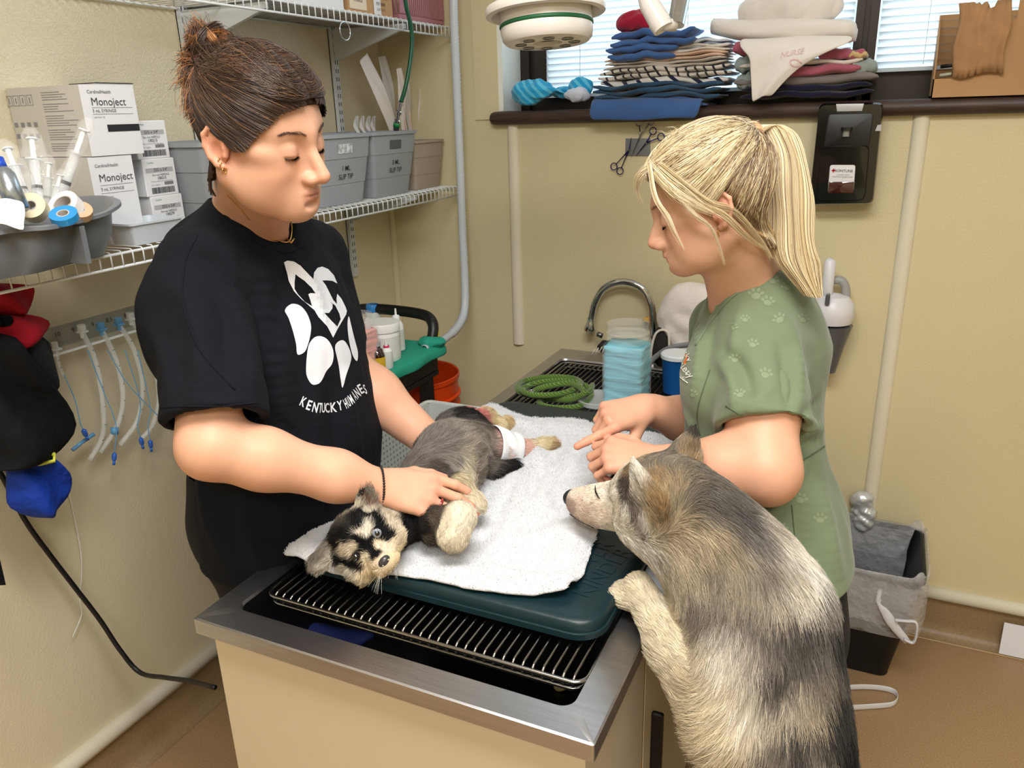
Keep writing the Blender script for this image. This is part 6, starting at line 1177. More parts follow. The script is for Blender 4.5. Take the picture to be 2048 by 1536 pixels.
e = empty('spray_bottle', at(20, 400, 1.26), 'silver bottle with blue cap at the left end of the caddy', 'bottle'); b0, t0 = at(38, 420, 1.27), at(6, 345, 1.27); u = nrm_(t0 - b0); MB().tube([b0, b0 + u * .06, b0 + u * .068, b0 + u * .074], [.0165, .0165, .013, .009], 20).build('bottle_body', mat('silver bottle', 'a8b2ba', .25, metal=.8), e, smooth=True); MB().tube([b0 + u * .072, b0 + u * .09], .0095, 16).build('cap', mat('blue cap', '1c47b8', .4), e, smooth=True)
G = [[at(-40 + 18 * j + 3 * math.sin(i * 2 + j), 398 + 11 * i + (i * j) * .9 + 4 * math.sin(j * 1.7), 1.235 - .006 * i + .008 * math.sin(i + j * 1.3)) for j in range(6)] for i in range(5)]; o = cloth('tissue', np.array(G), mat('white tissue', 'f0f0f4', .8), None, .001); tag(o, 'white crumpled tissue hanging over the caddy rim', 'tissue')
# ---------------------------------------------------------------- tube rack, bag, cord
e = empty('tube_rack', (XL, 1.2, 1.17), 'clear numbered rack on the wall holding endotracheal tubes', 'rack'); y0, y1 = .98, 1.42
MB().box((XL, y0, 1.150), (XL + .002, y1, 1.198)).box((XL, y0, 1.150), (XL + .055, y1, 1.153)).build('rack_plate', mat('clear acrylic', 'eef0ea', .08, alpha=.25), e)
for t, y in (('10.5', 1.045), ('10', 1.10), ('9.5', 1.145), ('9', 1.19), ('8.5', 1.235), ('8', 1.28), ('7.5', 1.325)): flat_text('lettering', t, (XL + .0026, y, 1.180), (0, 1, 0), (0, 0, 1), .015, ink, e)
MB().box((XL + .052, y0, 1.149), (XL + .056, y1, 1.154)).build('lip', mat('acrylic edge', 'f2f5f4', .1), e)
tb = mat('clear tube', 'e8eeee', .1, alpha=.4); bl = mat('pale blue plastic', '6fb2e6', .3, trans=.2); bd2 = mat('blue pilot balloon', '2f62c0', .25)
def ett(pts, r, label, head, balloon=None, X_=-1.60, hy=None):
    P = [onp(x, y, 0, X_ + .012 * math.sin(i)) for i, (x, y) in enumerate(pts)]; e = empty('breathing_tube', P[0], label, 'tube', 'endotracheal tubes on the rack'); MB().tube(spline(P, 6), r, 10).build('tube', tb, e, smooth=True)
    MB().tube([P[0] + (0, 0, .018), P[0] + (0, 0, .006), P[0] + (0, 0, .003), P[0] - (0, 0, .012)], [r * 1.5, r * 1.5, r * 1.1, r * 1.0], 12).box(P[0] + (-.009, -.009, .000), P[0] + (.009, .009, .004)).build('connector', head, e, auto=40)
    sp2 = spline(P, 6); b = MB()
    for k in range(4, len(sp2) - 4, 3): b.tube([sp2[k] + (r, -.002, 0), sp2[k] + (r, .002, 0)], .0007, 4)
    b.build('marks', ink, e)['kind'] = 'stuff'
    if balloon:
        Q = [onp(x, y, 0, X_ + .02) for x, y in balloon]; MB().tube(spline(Q, 6), .0011, 6).build('pilot_line', bl, e, smooth=True); d = nrm_(Q[-1] - Q[-2]); MB().tube([Q[-1], Q[-1] + d * .004, Q[-1] + d * .016, Q[-1] + d * .020], [.002, .0055, .0055, .003], 10).tube([Q[-1] + d * .020, Q[-1] + d * .030], .0032, 10).build('pilot_balloon', bd2, e, smooth=True)
wh_ = mat('clear white plastic', 'e8eef0', .3)
ett([(112, 700), (118, 730), (128, 755)], .0040, 'short clear tube at the left of the rack with stacked white connectors', wh_, [(128, 750), (150, 800), (160, 845), (166, 858)])
ett([(165, 665), (190, 720), (205, 800), (205, 870), (180, 920)], .0062, 'clear curved tube hanging fourth from the right', wh_, [(175, 700), (210, 790), (232, 850), (229, 905)])
ett([(203, 660), (232, 720), (246, 790), (235, 850), (200, 905)], .0062, 'curved tube with light blue connector', bl, [(215, 700), (250, 760), (285, 800), (330, 845)])
ett([(238, 650), (268, 700), (285, 770), (275, 840), (240, 890)], .0060, 'curved tube right of the light blue one', bl, [(250, 700), (280, 800), (275, 850), (281, 875)])
ett([(262, 640), (300, 700), (318, 790), (305, 850), (280, 880)], .0060, 'clear curved tube nearest the black sleeve', wh_, [(275, 700), (300, 810), (296, 850), (300, 880)])
MB().tube([onp(x, y, 0, -1.60) for x, y in ((145, 900), (165, 884), (188, 868))], .0045, 10).build('loose_tip', bl, e, smooth=True); MB().tube([onp(229, 855, 0, -1.6), onp(229, 868, 0, -1.6)], .009, 10).build('blue_cuff', bl, e, smooth=True)
o = MB().tube(spline([onp(x, y, 0, XL + .015) for x, y in ((130, 950), (150, 1040), (163, 1120), (160, 1200), (163, 1230), (145, 1275))], 8), .0016, 6).build('thin_tube', tb, None, smooth=True); tag(o, 'thin clear line hanging down the wall below the blue pouch', 'tube')
rubber = mat('black rubber cord', '101012', .45); P = [onp(x, y, 0, XL + .03) for x, y in ((-30, 920), (0, 945), (50, 1040), (100, 1110), (150, 1175), (200, 1240), (240, 1300), (280, 1345))] + [onp(330, 1355, 1, 1.10), onp(380, 1362, 1, 1.08), onp(430, 1372, 1, 1.10), onp(500, 1390, 1, 1.12)]
P = [onp(x, y, 0, v) for (x, y), v in zip(((-30, 920), (0, 945), (50, 1040), (100, 1110), (150, 1175), (200, 1240), (240, 1300), (280, 1345), (330, 1355), (380, 1362), (430, 1375)), (-1.62, -1.62, -1.61, -1.60, -1.59, -1.57, -1.54, -1.50, -1.40, -1.30, -1.20))]
o = MB().tube(spline(P, 8), .0055, 10).build('power_cord', rubber, None, smooth=True); tag(o, 'black power cord sagging along the left wall towards the table', 'cord')
nyl = mat('black nylon', '0c0d10', .8, bump=.6, bscale=14, bdist=.02, spec=.25); red = mat('red nylon', 'b3142a', .8, bump=.4, bscale=25, bdist=.006); blu = mat('blue nylon', '14389c', .7, bump=.7, bscale=18, bdist=.02, spec=.3); yel = mat('yellow trim', 'd6dc52', .6)
bag = empty('hanging_bag', onp(40, 700, 0, -1.5), 'red black and blue dog harness bag hanging from the shelf at left edge', 'bag')
def blob(name, outline, X_, th, m_, seed, par, sub=(6, 8), fold=.012):
    """padded cloth piece: outline given as left and right edges per row"""
    G = []; n = 24
    for i, (xl, xr, y) in enumerate(outline):
        a, b_ = onp(xl, y, 0, X_), onp(xr, y, 0, X_); c = (a + b_) / 2; hw = (b_ - a) / 2; G.append([c + hw * math.cos(q) + np.array([th * math.sin(q) * (1 + .35 * math.sin(i * 1.3 + q * 2 + seed)), 0, 0]) + np.array([1, 0, .3]) * fold * math.sin(q * 3 + i * .9 + seed) * abs(math.sin(q)) for q in np.linspace(0, 2 * math.pi, n, endpoint=False)])
    b = MB().grid(np.array(G), closed=True); b.F.append(tuple(range(n - 1, -1, -1))); b.M.append(0); k = len(b.V) - n; b.F.append(tuple(range(k, k + n))); b.M.append(0); o = b.build(name, m_, par, smooth=True); q = o.modifiers.new('s', 'SUBSURF'); q.levels = 1; q.render_levels = 1; return o
blob('upper_strap', [(-60, 62, 566), (-60, 68, 580), (-55, 66, 600), (-40, 58, 622), (-20, 40, 630)], -1.50, .03, red, 1, bag); blob('red_panel', [(-70, 60, 626), (-60, 104, 640), (-50, 100, 656), (-40, 72, 680), (-30, 35, 705)], -1.49, .035, red, 2, bag)
blob('mesh_pocket', [(-40, 95, 665), (-30, 105, 700), (-20, 112, 740), (0, 116, 775), (40, 100, 785)], -1.52, .03, mat('black mesh', '17191e', .7, bump=1, bscale=500, bdist=.002), 3, bag); blob('black_pouch', [(-60, 20, 660), (-60, 50, 720), (-60, 85, 760), (-60, 125, 800), (-60, 158, 850), (-60, 135, 885), (-60, 108, 912), (-60, 40, 935), (-60, 0, 940)], -1.47, .045, nyl, 4, bag, fold=.02)
blob('blue_pouch', [(20, 90, 905), (16, 110, 920), (18, 138, 945), (14, 143, 965), (12, 138, 995), (14, 110, 1018), (62, 100, 1036)], -1.48, .03, blu, 5, bag, fold=.010)
MB().tube([onp(x, y, 0, -1.435) for x, y in ((52, 912), (75, 906), (108, 908), (108, 922), (80, 928), (56, 926))], .004, 8, closed=True).build('yellow_binding', yel, bag, smooth=True); MB().box(onp(28, 696, 0, -1.44) - (.004, .008, .008), onp(28, 696, 0, -1.44) + (.004, .008, .008)).build('buckle', chrome, bag); blob('tag_flap', [(-20, 18, 628), (-20, 24, 640), (-20, 22, 655)], -1.45, .012, nyl, 6, bag)
o = MB().add([onp(x, y, 0, -1.5 + d) for d in (0, .012) for x, y in ((-20, 1120), (0, 1118), (12, 1170), (-20, 1172))], [(0, 1, 2, 3), (7, 6, 5, 4), (0, 4, 5, 1), (1, 5, 6, 2), (2, 6, 7, 3), (3, 7, 4, 0)]).build('strap_end', nyl, None); tag(o, 'black strap end at the left edge above the cord', 'strap')
# ================================================================== window sill load
def layer(b, x0, x1, y0, y1, z0, z1, wav=.003, seed=0, n=22, mi=0, sag=0, taper=0, foldr=True):
    G = []
    for i in range(n):
        t = i / (n - 1); x = x0 + (x1 - x0) * t; e_ = math.sin(math.pi * min(max(t, .0), 1)) ** .18 if 0 < t < 1 else .25; zc = (z0 + z1) / 2 + wav * math.sin(t * 9 + seed) + wav * .6 * math.sin(t * 21 + seed * 2.3) + sag * (4 * t * (1 - t)); h = (z1 - z0) / 2 * e_; yc, d = (y0 + y1) / 2 + wav * math.sin(t * 6 + seed * 3), (y1 - y0) / 2 * (1 - .06 * (1 - e_))
        G.append([(x, yc + d * np.sign(math.cos(a)) * abs(math.cos(a)) ** .35, zc + h * np.sign(math.sin(a)) * abs(math.sin(a)) ** .7 + wav * .4 * math.sin(a * 3 + t * 13)) for a in np.linspace(0, 2 * math.pi, 20, endpoint=False)])
    b.grid(np.array(G), closed=True, mi=mi)
    k = len(b.V) - 20; b.F.append(tuple(range(k, k + 20))); b.M.append(mi); k = len(b.V) - 20 * n; b.F.append(tuple(range(k + 19, k - 1, -1))); b.M.append(mi)
def towel_(px0, px1, pt, pb, Y0, Y1, m_, label, layers=2, wav=.003, seed=1, grp='folded towels on the window sill', name='folded_towel'):
    A, B = onp(px0, (pt + pb) / 2, 1, Y0), onp(px1, (pt + pb) / 2, 1, Y0); zt_, zb_ = onp((px0 + px1) / 2, pt, 1, Y0)[2], onp((px0 + px1) / 2, pb, 1, Y0)[2]; b = MB()
    for k in range(layers): h = (zt_ - zb_) / layers; layer(b, A[0] + .004 * math.sin(k * 2.1 + seed), B[0] + .005 * math.sin(k * 1.7 + seed * 2), Y0 + .002 * k, Y1, zb_ + h * k + .0002, zb_ + h * (k + 1) + .001, wav, seed + k * .7)
    o = b.build(name, m_, None, smooth=True); return tag(o, label, 'towel', grp)
def cm(name, col, **k): return mat(name, col, .9, bump=.6, bscale=k.pop('bs', 120), bdist=.002, sheen=.25, spec=.15, **k)
def wave_mat(name, c1, c2, scale, rot=.6, thr=.5, kind='BANDS'):
    m = cm(name, c1); nt = m.node_tree; N, L = nt.nodes, nt.links; tc = N.new('ShaderNodeTexCoord'); mp = N.new('ShaderNodeMapping'); mp.inputs['Rotation'].default_value = (0, rot, 0); w_ = N.new('ShaderNodeTexWave'); w_.inputs['Scale'].default_value = scale; w_.inputs['Distortion'].default_value = 2.0; w_.inputs['Detail'].default_value = 0
    cr_ = N.new('ShaderNodeValToRGB'); cr_.color_ramp.interpolation = 'CONSTANT'; cr_.color_ramp.elements[0].color = (*lin(c1), 1); cr_.color_ramp.elements[1].color = (*lin(c2), 1); cr_.color_ramp.elements[1].position = thr
    L.new(tc.outputs['Object'], mp.inputs[0]); L.new(mp.outputs[0], w_.inputs[0]); L.new(w_.outputs['Fac'], cr_.inputs[0]); L.new(cr_.outputs[0], N['Principled BSDF'].inputs['Base Color']); return m
blue_t, teal_t, zeb, cream_t, peach_t = cm('blue muslin', '41639c'), cm('slate blue muslin', '31506e'), wave_mat('black dashed towel', 'cfc9c2', '2a2a2e', 13, .5, .86), cm('cream towel', 'ddd5cb'), cm('peach towel', 'd9b9a4')
Yf = 2.425
towel_(1183, 1408, 196, 216, Yf - .01, 2.58, blue_t, 'blue folded towel at the bottom of the left pile, hanging over the sill', 2, .003, 1)
G = []
for i, (xl, xr, y, Y_) in enumerate(((1184, 1408, 198, Yf - .005), (1182, 1404, 206, Yf - .026), (1180, 1402, 216, Yf - .034), (1178, 1398, 228, Yf - .036), (1182, 1392, 242, Yf - .034))): G.append([onp(xl + (xr - xl) * u, y - 5 * u + 1.5 * math.sin(u * 9 + i) + (4 * u if i < 1 else 0), 1, Y_ - .004 * math.sin(u * 14 + i * .6)) for u in np.linspace(0, 1, 16)])
o = cloth('hanging_fold', np.array(G), blue_t, bpy.data.objects['folded_towel'], .008)
towel_(1185, 1440, 164, 198, Yf - .012, 2.58, teal_t, 'slate blue crinkled towel on top of the hanging blue one', 3, .005, 2)
towel_(1200, 1455, 154, 172, Yf, 2.58, wave_mat('white navy pattern', 'd6d6d8', '262a44', 9, .9, .8), 'white towel with navy pattern in the left pile', 1, .005, 3)
towel_(1198, 1458, 133, 155, Yf - .004, 2.58, zeb, 'pale towel with rows of black dashes in the middle of the left pile', 2, .004, 4)
towel_(1208, 1452, 120, 134, Yf, 2.58, cm('grey beige towel', 'c2b8ae'), 'grey beige folded towel above the dashed one', 2, .003, 5)
towel_(1210, 1450, 106, 121, Yf + .004, 2.58, peach_t, 'peach edged folded towel in the left pile', 2, .003, 6); towel_(1222, 1455, 92, 107, Yf + .01, 2.57, cream_t, 'cream folded towel under the top blue one', 2, .003, 7)
towel_(1330, 1462, 78, 95, Yf + .02, 2.56, wave_mat('grey striped cloth', 'cdd2da', '8d96ab', 22, 1.57, .7), 'grey striped tea cloth at the right top of the left pile', 2, .003, 8)
towel_(1213, 1350, 88, 120, Yf - .02, 2.54, blue_t, 'blue folded towel near the top of the left pile', 2, .003, 9); towel_(1222, 1385, 58, 90, Yf - .018, 2.55, blue_t, 'rolled blue towel topping the left pile under the red cloth', 2, .005, 10)
def crumple(name, c, r, m_, label, seed, cat='cloth', amp=.35, par=None, grp=None, h=.0035):
    F = Field(np.array(c) - np.array(r) * 1.5, np.array(c) + np.array(r) * 1.5, h); F.ell(c, r, None, 0); V, Q = F.mesh(); N = vnormals(V, Q); m0 = min(r); V = V + N * (amp * m0 * noise3(V, .16 / m0, seed, 2))[:, None] + N * (amp * .35 * m0 * np.abs(noise3(V, .4 / m0, seed + 5, 1)))[:, None]; V = V + N * (amp * .22 * m0 * noise3(V, .9 / m0, seed + 9, 1))[:, None]; V = smooth_mesh(V, Q, 2); o = mesh_obj(name, V, Q, m_, par); return tag(o, label, cat, grp) if par is None else o
crumple('red_cloth', onp(1284, 48, 1, 2.47), (.070, .045, .028), cm('crimson cloth', 'a51d3c'), 'crumpled crimson cloth on top of the left pile of towels', 3, amp=.55)
teal_z = wave_mat('turquoise zigzag', '2aa0d6', '62c4ea', 16, .8, .6)
o = crumple('turquoise_cloth', onp(1092, 183, 1, 2.50), (.090, .05, .033), teal_z, 'turquoise zigzag cloth crumpled in the left corner of the sill', 5, amp=.85); crumple('white_lining', onp(1150, 192, 1, 2.465), (.045, .025, .020), cm('white blue lining', 'd5dcf0'), None, 8, amp=.5, par=o); crumple('raised_end', onp(1163, 176, 1, 2.50), (.038, .03, .034), teal_z, None, 9, amp=.5, par=o)
rose, ggrey, navy_t, wt_t = cm('rose terry', 'a85a6c', bs=300), cm('grey green terry', '8f9a98', bs=300), cm('navy terry', '1c1c33', bs=300), cm('white cotton towel', 'e6dfda', bs=80)
towel_(1482, 1745, 168, 196, Yf, 2.58, navy_t, 'navy towel at the bottom of the right pile', 2, .003, 11); towel_(1470, 1758, 148, 170, Yf + .002, 2.58, cm('taupe terry', '7d7776', bs=300), 'taupe folded towel in the right pile', 1, .003, 12)
towel_(1505, 1718, 130, 152, Yf - .008, 2.575, rose, 'rose pink terry towel in the right pile', 1, .003, 13); towel_(1700, 1752, 118, 150, Yf + .004, 2.57, ggrey, 'grey green towel end sticking out right of the rose one', 1, .002, 14); towel_(1470, 1520, 110, 180, Yf + .004, 2.57, ggrey, 'grey green folded towel end at the left of the right pile', 2, .003, 15)
towel_(1480, 1722, 119, 132, Yf, 2.57, cream_t, 'cream towel above the rose one', 1, .003, 16); towel_(1640, 1728, 97, 120, Yf, 2.56, rose, 'small rose towel fold near the top right of the right pile', 1, .003, 17); towel_(1700, 1738, 102, 117, Yf - .004, 2.55, cm('tan cloth', 'c9ab7c'), 'tan cloth corner beside the small rose fold', 1, .002, 18); towel_(1464, 1530, 82, 112, Yf + .006, 2.56, rose, 'rose towel fold under the white drape at left', 1, .003, 19)
def rolltube(name, P, R, m_, label, seed, cat='towel'):
    sp = spline(P, 6); m = len(sp); G = []; t_ = nrm_(sp[-1] - sp[0]); fr = frame(t_); R_ = np.interp(np.linspace(0, 1, m), np.linspace(0, 1, len(R)), R)
    for i in range(m): G.append([sp[i] + (fr[:, 0] * math.cos(a) + fr[:, 2] * math.sin(a) * .8) * R_[i] * (1 + .07 * math.sin(3 * a + i * .35 + seed) + .04 * math.sin(5 * a - i * .5)) for a in np.linspace(0, 2 * math.pi, 24, endpoint=False)])
    b = MB().grid(np.array(G), closed=True); b.F.append(tuple(range(23, -1, -1))); b.M.append(0); k = len(b.V) - 24; b.F.append(tuple(range(k, k + 24))); b.M.append(0); o = b.build(name, m_, None, smooth=True); return tag(o, label, cat, 'folded towels on the window sill')
rolltube('rolled_towel', [onp(1425, 52, 1, 2.50), onp(1500, 62, 1, 2.47), onp(1600, 62, 1, 2.46), onp(1695, 62, 1, 2.47), onp(1713, 72, 1, 2.49)], [.026, .036, .040, .036, .018], wt_t, 'thick white rolled towel across the top of the right pile', 1)
crumple('white_towel', onp(1580, 18, 1, 2.50), (.125, .05, .045), wt_t, 'mound of white towel on the very top of the right pile', 12, 'towel', .35)
G = []
for i, (xl, xr, y, dy) in enumerate(((1480, 1700, 76, .0), (1476, 1712, 92, -.03), (1496, 1680, 108, -.045), (1500, 1650, 122, -.05), (1500, 1612, 140, -.052), (1502, 1585, 160, -.054), (1503, 1562, 182, -.056), (1504, 1545, 203, -.056))): G.append([onp(xl + (xr - xl) * u, y - 14 * u * (1 if i > 0 else .5) + 2 * math.sin(u * 8 + i) + (0 if i > 5 else 0), 1, Yf + dy - .006 * math.sin(u * 8 + i * .5)) for u in np.linspace(0, 1, 14)])
o = cloth('draped_towel', np.array(G), wt_t, None, .005); tag(o, 'white towel draped over the front of the right pile with faint pink print', 'towel')
bvz = bvh_of(np.array(G).reshape(-1, 3), np.array([(i*14+j, i*14+j+1, (i+1)*14+j+1, (i+1)*14+j) for i in range(7) for j in range(13)])); fz = from_px(bvz)
V_, F_ = text_polys('NURSE', .0); q = V_ * 16; decal('faded_print', np.stack([1585 + q[:, 0] * .98 + q[:, 1] * .3, 108 - (q[:, 1]) + q[:, 0] * -.16], 1), F_, fz, mat('faded pink print', 'e2c0be', .9), o, 6, .005)
V_, F_ = fill_polys([ell_pts(1592, 126, 13, 7, .0), ell_pts(1592, 126, 10, 4.5, 0)]); decal('faded_print', V_, F_, fz, MATS['faded pink print'], o, 6, .005)
# torn cardboard box
e = empty('cardboard_box', (.22, 2.5, 1.625), 'torn brown cardboard box at the right end of the sill', 'box'); bx0, bx1, by0, by1, bz0, bz1 = .075, .50, 2.43, 2.60, 1.6255, 1.835
MB().box((bx0, by1 - .004, bz0), (bx1, by1, bz1)).box((bx0, by0 + .004, bz0), (bx1, by1 - .004, bz0 + .004)).box((bx1 - .004, by0 + .004, bz0 + .004), (bx1, by1 - .004, bz1)).build('carton_shell', card_b, e)
fx = bx0 + .075; MB().box((bx0, by0, bz0), (bx1, by0 + .004, bz0 + .045)).box((fx, by0, bz0 + .045), (bx1, by0 + .004, bz1 - .035)).box((fx + .09, by0, bz1 - .035), (bx1, by0 + .004, bz1 + .008)).build('front_panel', card_b, e)
MB().add([(bx0, y, z) for y, z in ((by0, bz0), (by1 - .004, bz0), (by1 - .004, bz1), (by0 + .03, bz0 + .125), (by0, bz0 + .09))] + [(bx0 + .003, y, z) for y, z in ((by0, bz0), (by1 - .004, bz0), (by1 - .004, bz1), (by0 + .03, bz0 + .125), (by0, bz0 + .09))], [(4, 3, 2, 1, 0), (5, 6, 7, 8, 9)] + [(i, (i + 1) % 5, (i + 1) % 5 + 5, i + 5) for i in range(5)]).build('side_panel', card_b, e)
rn = random.Random(4); xs = np.linspace(fx - .038, fx + .075, 22); top = [bz1 + .010 - .018 * (rn.random() if 5 < i < 15 else 0) for i in range(22)]; bot = [bz0 + .050 - .006 * math.sin(i * .3) for i in range(22)]; G = []
for v in np.linspace(0, 1, 8): G.append([(x + .004 * math.sin(v * 9 + x * 50), by0 - .008 - .006 * abs(math.sin(i * 1.15)) - .008 * math.sin(v * 3.1), t + (b__ - t) * v) for i, (x, t, b__) in enumerate(zip(xs, top, bot))])
cloth('crumpled_flap', np.array(G), mat('torn cardboard', 'a9815a', .8, var=.12, vscale=30), e, .003, sub=0)
for k in range(4): MB().tube([(bx0 + .015, by0 + .02 + k * .012, bz0 + .010 + k * .022), (bx0 + .06, by0 + .015 + k * .012, bz0 + .014 + k * .022)], .008, 8, flat=.6).build('packet', mat('dark packet', '1e1f1c', .4) if k % 2 else mat('cream packet', 'cfd0b8', .5), e, smooth=True)
# ================================================================== surgical lamp
lw = mat('lamp white enamel', 'e3ddd8', .3, coat=.3); lc = at(1092, 40, 1.60); tilt = np.stack([nrm_(CR * .985 + np.array([0, 0, -.0])), nrm_(np.cross((0, 0, 1.), CR)), np.array([0, 0, 1.])], 1); tilt = tilt @ roty(-.06) @ rotx(-.10)
e = empty('surgical_lamp', lc, 'white round surgical lamp with a green gasket hanging in front of the window', 'lamp')
MB().lathe([(.02, .085), (.06, .080), (.085, .055), (.098, .036), (.121, .026), (.124, .018), (.122, .010), (.112, .008), (.098, .016), (.094, .022)], lc, 48, rot=tilt).build('hood', lw, e, auto=35)
MB().lathe([(.094, .024), (.094, -.012), (.095, -.020), (.0925, -.036), (.086, -.043), (.078, -.0445), (.030, -.0445), (.028, -.036), (.0001, -.036)], lc, 48, rot=tilt).build('drum', lw, e, auto=35); MB().lathe([(.0945, -.006), (.0965, -.008), (.0965, -.012), (.0945, -.014)], lc, 48, rot=tilt).build('gasket', mat('green gasket', '1c5c38', .5), e, smooth=True)
for k in range(8): a = k / 8 * 6.28; c = lc + tilt @ np.array([.055 * math.cos(a), .055 * math.sin(a), -.0448]); MB().lathe([(.0001, 0), (.011, 0), (.0125, .001)], c, 20, rot=tilt @ rotx(math.pi)).build('lens', mat('dark lens', '4a4644', .15), e, smooth=False)
c = lc + tilt @ np.array([0, 0, -.0365]); MB().lathe([(.0001, 0), (.027, 0)], c, 24, rot=tilt @ rotx(math.pi)).build('centre_socket', blk, e)
MB().tube([at(1283, -60, 1.62), at(1300, 10, 1.62), at(1323, 50, 1.62)], [.0215, .0215, .0225], 20).tube([at(1318, 42, 1.62), at(1327, 58, 1.62)], [.0235, .021], 20).build('arm', lw, e, smooth=False, auto=35); MB().tube([at(1372, -60, 1.63), at(1352, 50, 1.63)], [.020, .0175], 24).build('chrome_arm', chrome, e, auto=35)
MB().tube([at(1323, 48, 1.62), at(1350, 50, 1.63)], .013, 16).build('joint', lw, e, smooth=True); MB().tube([at(1092, -20, 1.63), at(1092, -120, 1.66), at(1280, -160, 1.66), at(1283, -60, 1.62)], .02, 12).build('yoke', lw, e, smooth=True); MB().tube([at(1372, -60, 1.63), at(1365, -60, 1.63) + np.array([0, 0, .45])], .02, 12).build('ceiling_post', lw, e, smooth=True)
# ================================================================== soap dispenser
pb_ = mat('glossy black plastic', '0b0b0c', .14, coat=.5); pm = mat('matte black plastic', '111112', .4)
def slabpx(px, Y0, Y1, m_, name, par, bev=.004, auto=40):
    P = [onp(x, y, 1, Y0) for x, y in px]; c = sum(P) / len(P); b = MB(); rings = [[(p[0], Y1, p[2]) for p in P], [(p[0], Y0 + bev, p[2]) for p in P], [(c[0] + (p[0] - c[0]) * .985, Y0 + bev * .35, c[2] + (p[2] - c[2]) * .985) for p in P], [(c[0] + (p[0] - c[0]) * .96, Y0, c[2] + (p[2] - c[2]) * .96) for p in P]]
    b.grid(rings, closed=True); k = len(b.V) - len(P); b.F.append(tuple(range(k, k + len(P)))); b.M.append(0); return b.build(name, m_, par, auto=auto)
def rpx(q, r, n=5):
    out = []; m = len(q)
    for i in range(m):
        p0, p1, p2 = np.array(q[i-1], float), np.array(q[i], float), np.array(q[(i+1) % m], float); a = p1 + (p0 - p1) / np.linalg.norm(p0 - p1) * r; b_ = p1 + (p2 - p1) / np.linalg.norm(p2 - p1) * r
        for t in np.linspace(0, 1, n): out.append(tuple((1-t)**2 * a + 2*t*(1-t) * p1 + t*t * b_))
    return out
e = empty('soap_dispenser', onp(1690, 310, 1, YB), 'black wall mounted soap dispenser with a sight window', 'dispenser')
slabpx(rpx([(1637, 207), (1768, 204), (1747, 410), (1615, 412)], 14), YB - .085, YB, pb_, 'housing', e, .02)
slabpx(rpx([(1655, 228), (1748, 226), (1738, 300), (1646, 300)], 8), YB - .0862, YB - .08, pm, 'recess', e, .002); slabpx(rpx([(1642, 292), (1740, 290), (1730, 402), (1630, 404)], 14), YB - .093, YB - .08, pb_, 'push_cover', e, .012)
slabpx(rpx([(1660, 330), (1711, 330), (1707, 386), (1655, 387)], 5), YB - .0950, YB - .09, card_w, 'label', e, .001); slabpx(rpx([(1658, 363), (1708, 363), (1707, 386), (1655, 387)], 3), YB - .0958, YB - .09, mat('dark red soap window', '3c1416', .08, coat=1), 'sight_window', e, .001)
o = onp(1686, 342, 1, YB - .0955); flat_text('lettering', 'FRONTLINE', o, (1, 0, -.02), (-.0, 0, 1), .0095, ink, e, .008, .0003); o = onp(1667, 341, 1, YB - .0955)
MB().box(o - (.0016, .0004, .005), o + (.0016, 0, .005)).box(o - (.005, .0004, .0016), o + (.005, 0, .0016)).build('red_cross', mat('red print', 'c8343a', .6), e); flat_text('lettering', 'LUXURY SOFT', onp(1686, 350, 1, YB - .0955), (1, 0, -.02), (0, 0, 1), .005, inkg, e, 0, .0003); flat_text('lettering', 'FOAMING HAND SOAP', onp(1685, 354, 1, YB - .0955), (1, 0, -.02), (0, 0, 1), .005, inkg, e, 0, .0003)
c = onp(1692, 270, 1, YB - .09); MB().tube([c + (0, 0, .012), c - (0, 0, .004)], .0085, 16).build('lock_knob', mat('grey knob', '8b8b8b', .3), e, smooth=False, auto=40); MB().tube([c + (0, -.002, .020), c + (0, -.002, .012)], .014, 16).build('knob_shade', pb_, e, auto=40)
slabpx([(1672, 208), (1728, 207), (1724, 222), (1674, 223)], YB - .0856, YB - .08, mat('silver sticker', 'b8babd', .3), 'sticker', e, .0005); slabpx([(1755, 250), (1763, 249), (1762, 262), (1750, 262)], YB - .0856, YB - .08, MATS['silver sticker'], 'sticker', e, .0005)
# scissors and forceps on a magnetic plate
e = empty('magnet_plate', onp(1262, 300, 1, YB), 'small grey magnetic plate on the wall holding instruments', 'plate'); slabpx([(1251, 277), (1300, 277), (1300, 312), (1250, 312)], YB - .004, YB, mat('grey plate', '77787a', .5), 'plate_body', e, .001)
irid = mat('rainbow titanium', '2f2a7a', .2, metal=1); stl = mat('instrument steel', '8d9095', .22, metal=1)
def instrument(tip, piv, h1_, h2_, m_, label, cat='scissors'):
    Y_ = YB - .012; T, Pv, A, B = [onp(*q, 1, Y_) for q in (tip, piv, h1_, h2_)]; e = empty('surgical_scissors', Pv, label, cat)
    for a in (A, B): MB().tube([T, Pv, a + (Pv - a) * (.0085 / np.linalg.norm(Pv - a))], [.0012, .0034, .0024], 8, flat=.6).build('blade_arm', m_, e, smooth=True); MB().tube([a + .0105 * np.array([math.cos(t), 0, math.sin(t)]) for t in np.linspace(0, 6.28, 20, endpoint=False)], .0016, 6, closed=True).build('finger_ring', m_, e, smooth=True)
    MB().tube([Pv - (0, .004, 0), Pv + (0, .003, 0)], .0035, 10).build('pivot', stl, e, auto=40)
instrument((1263, 275), (1258, 300), (1228, 333), (1240, 342), irid, 'purple blue scissors hanging with rings at lower left'); instrument((1262, 315), (1281, 270), (1278, 245), (1302, 243), stl, 'steel scissors with their rings up under the sill'); instrument((1272, 312), (1292, 286), (1306, 262), (1322, 274), irid, 'purple blue scissors pointing down behind the blonde hair')
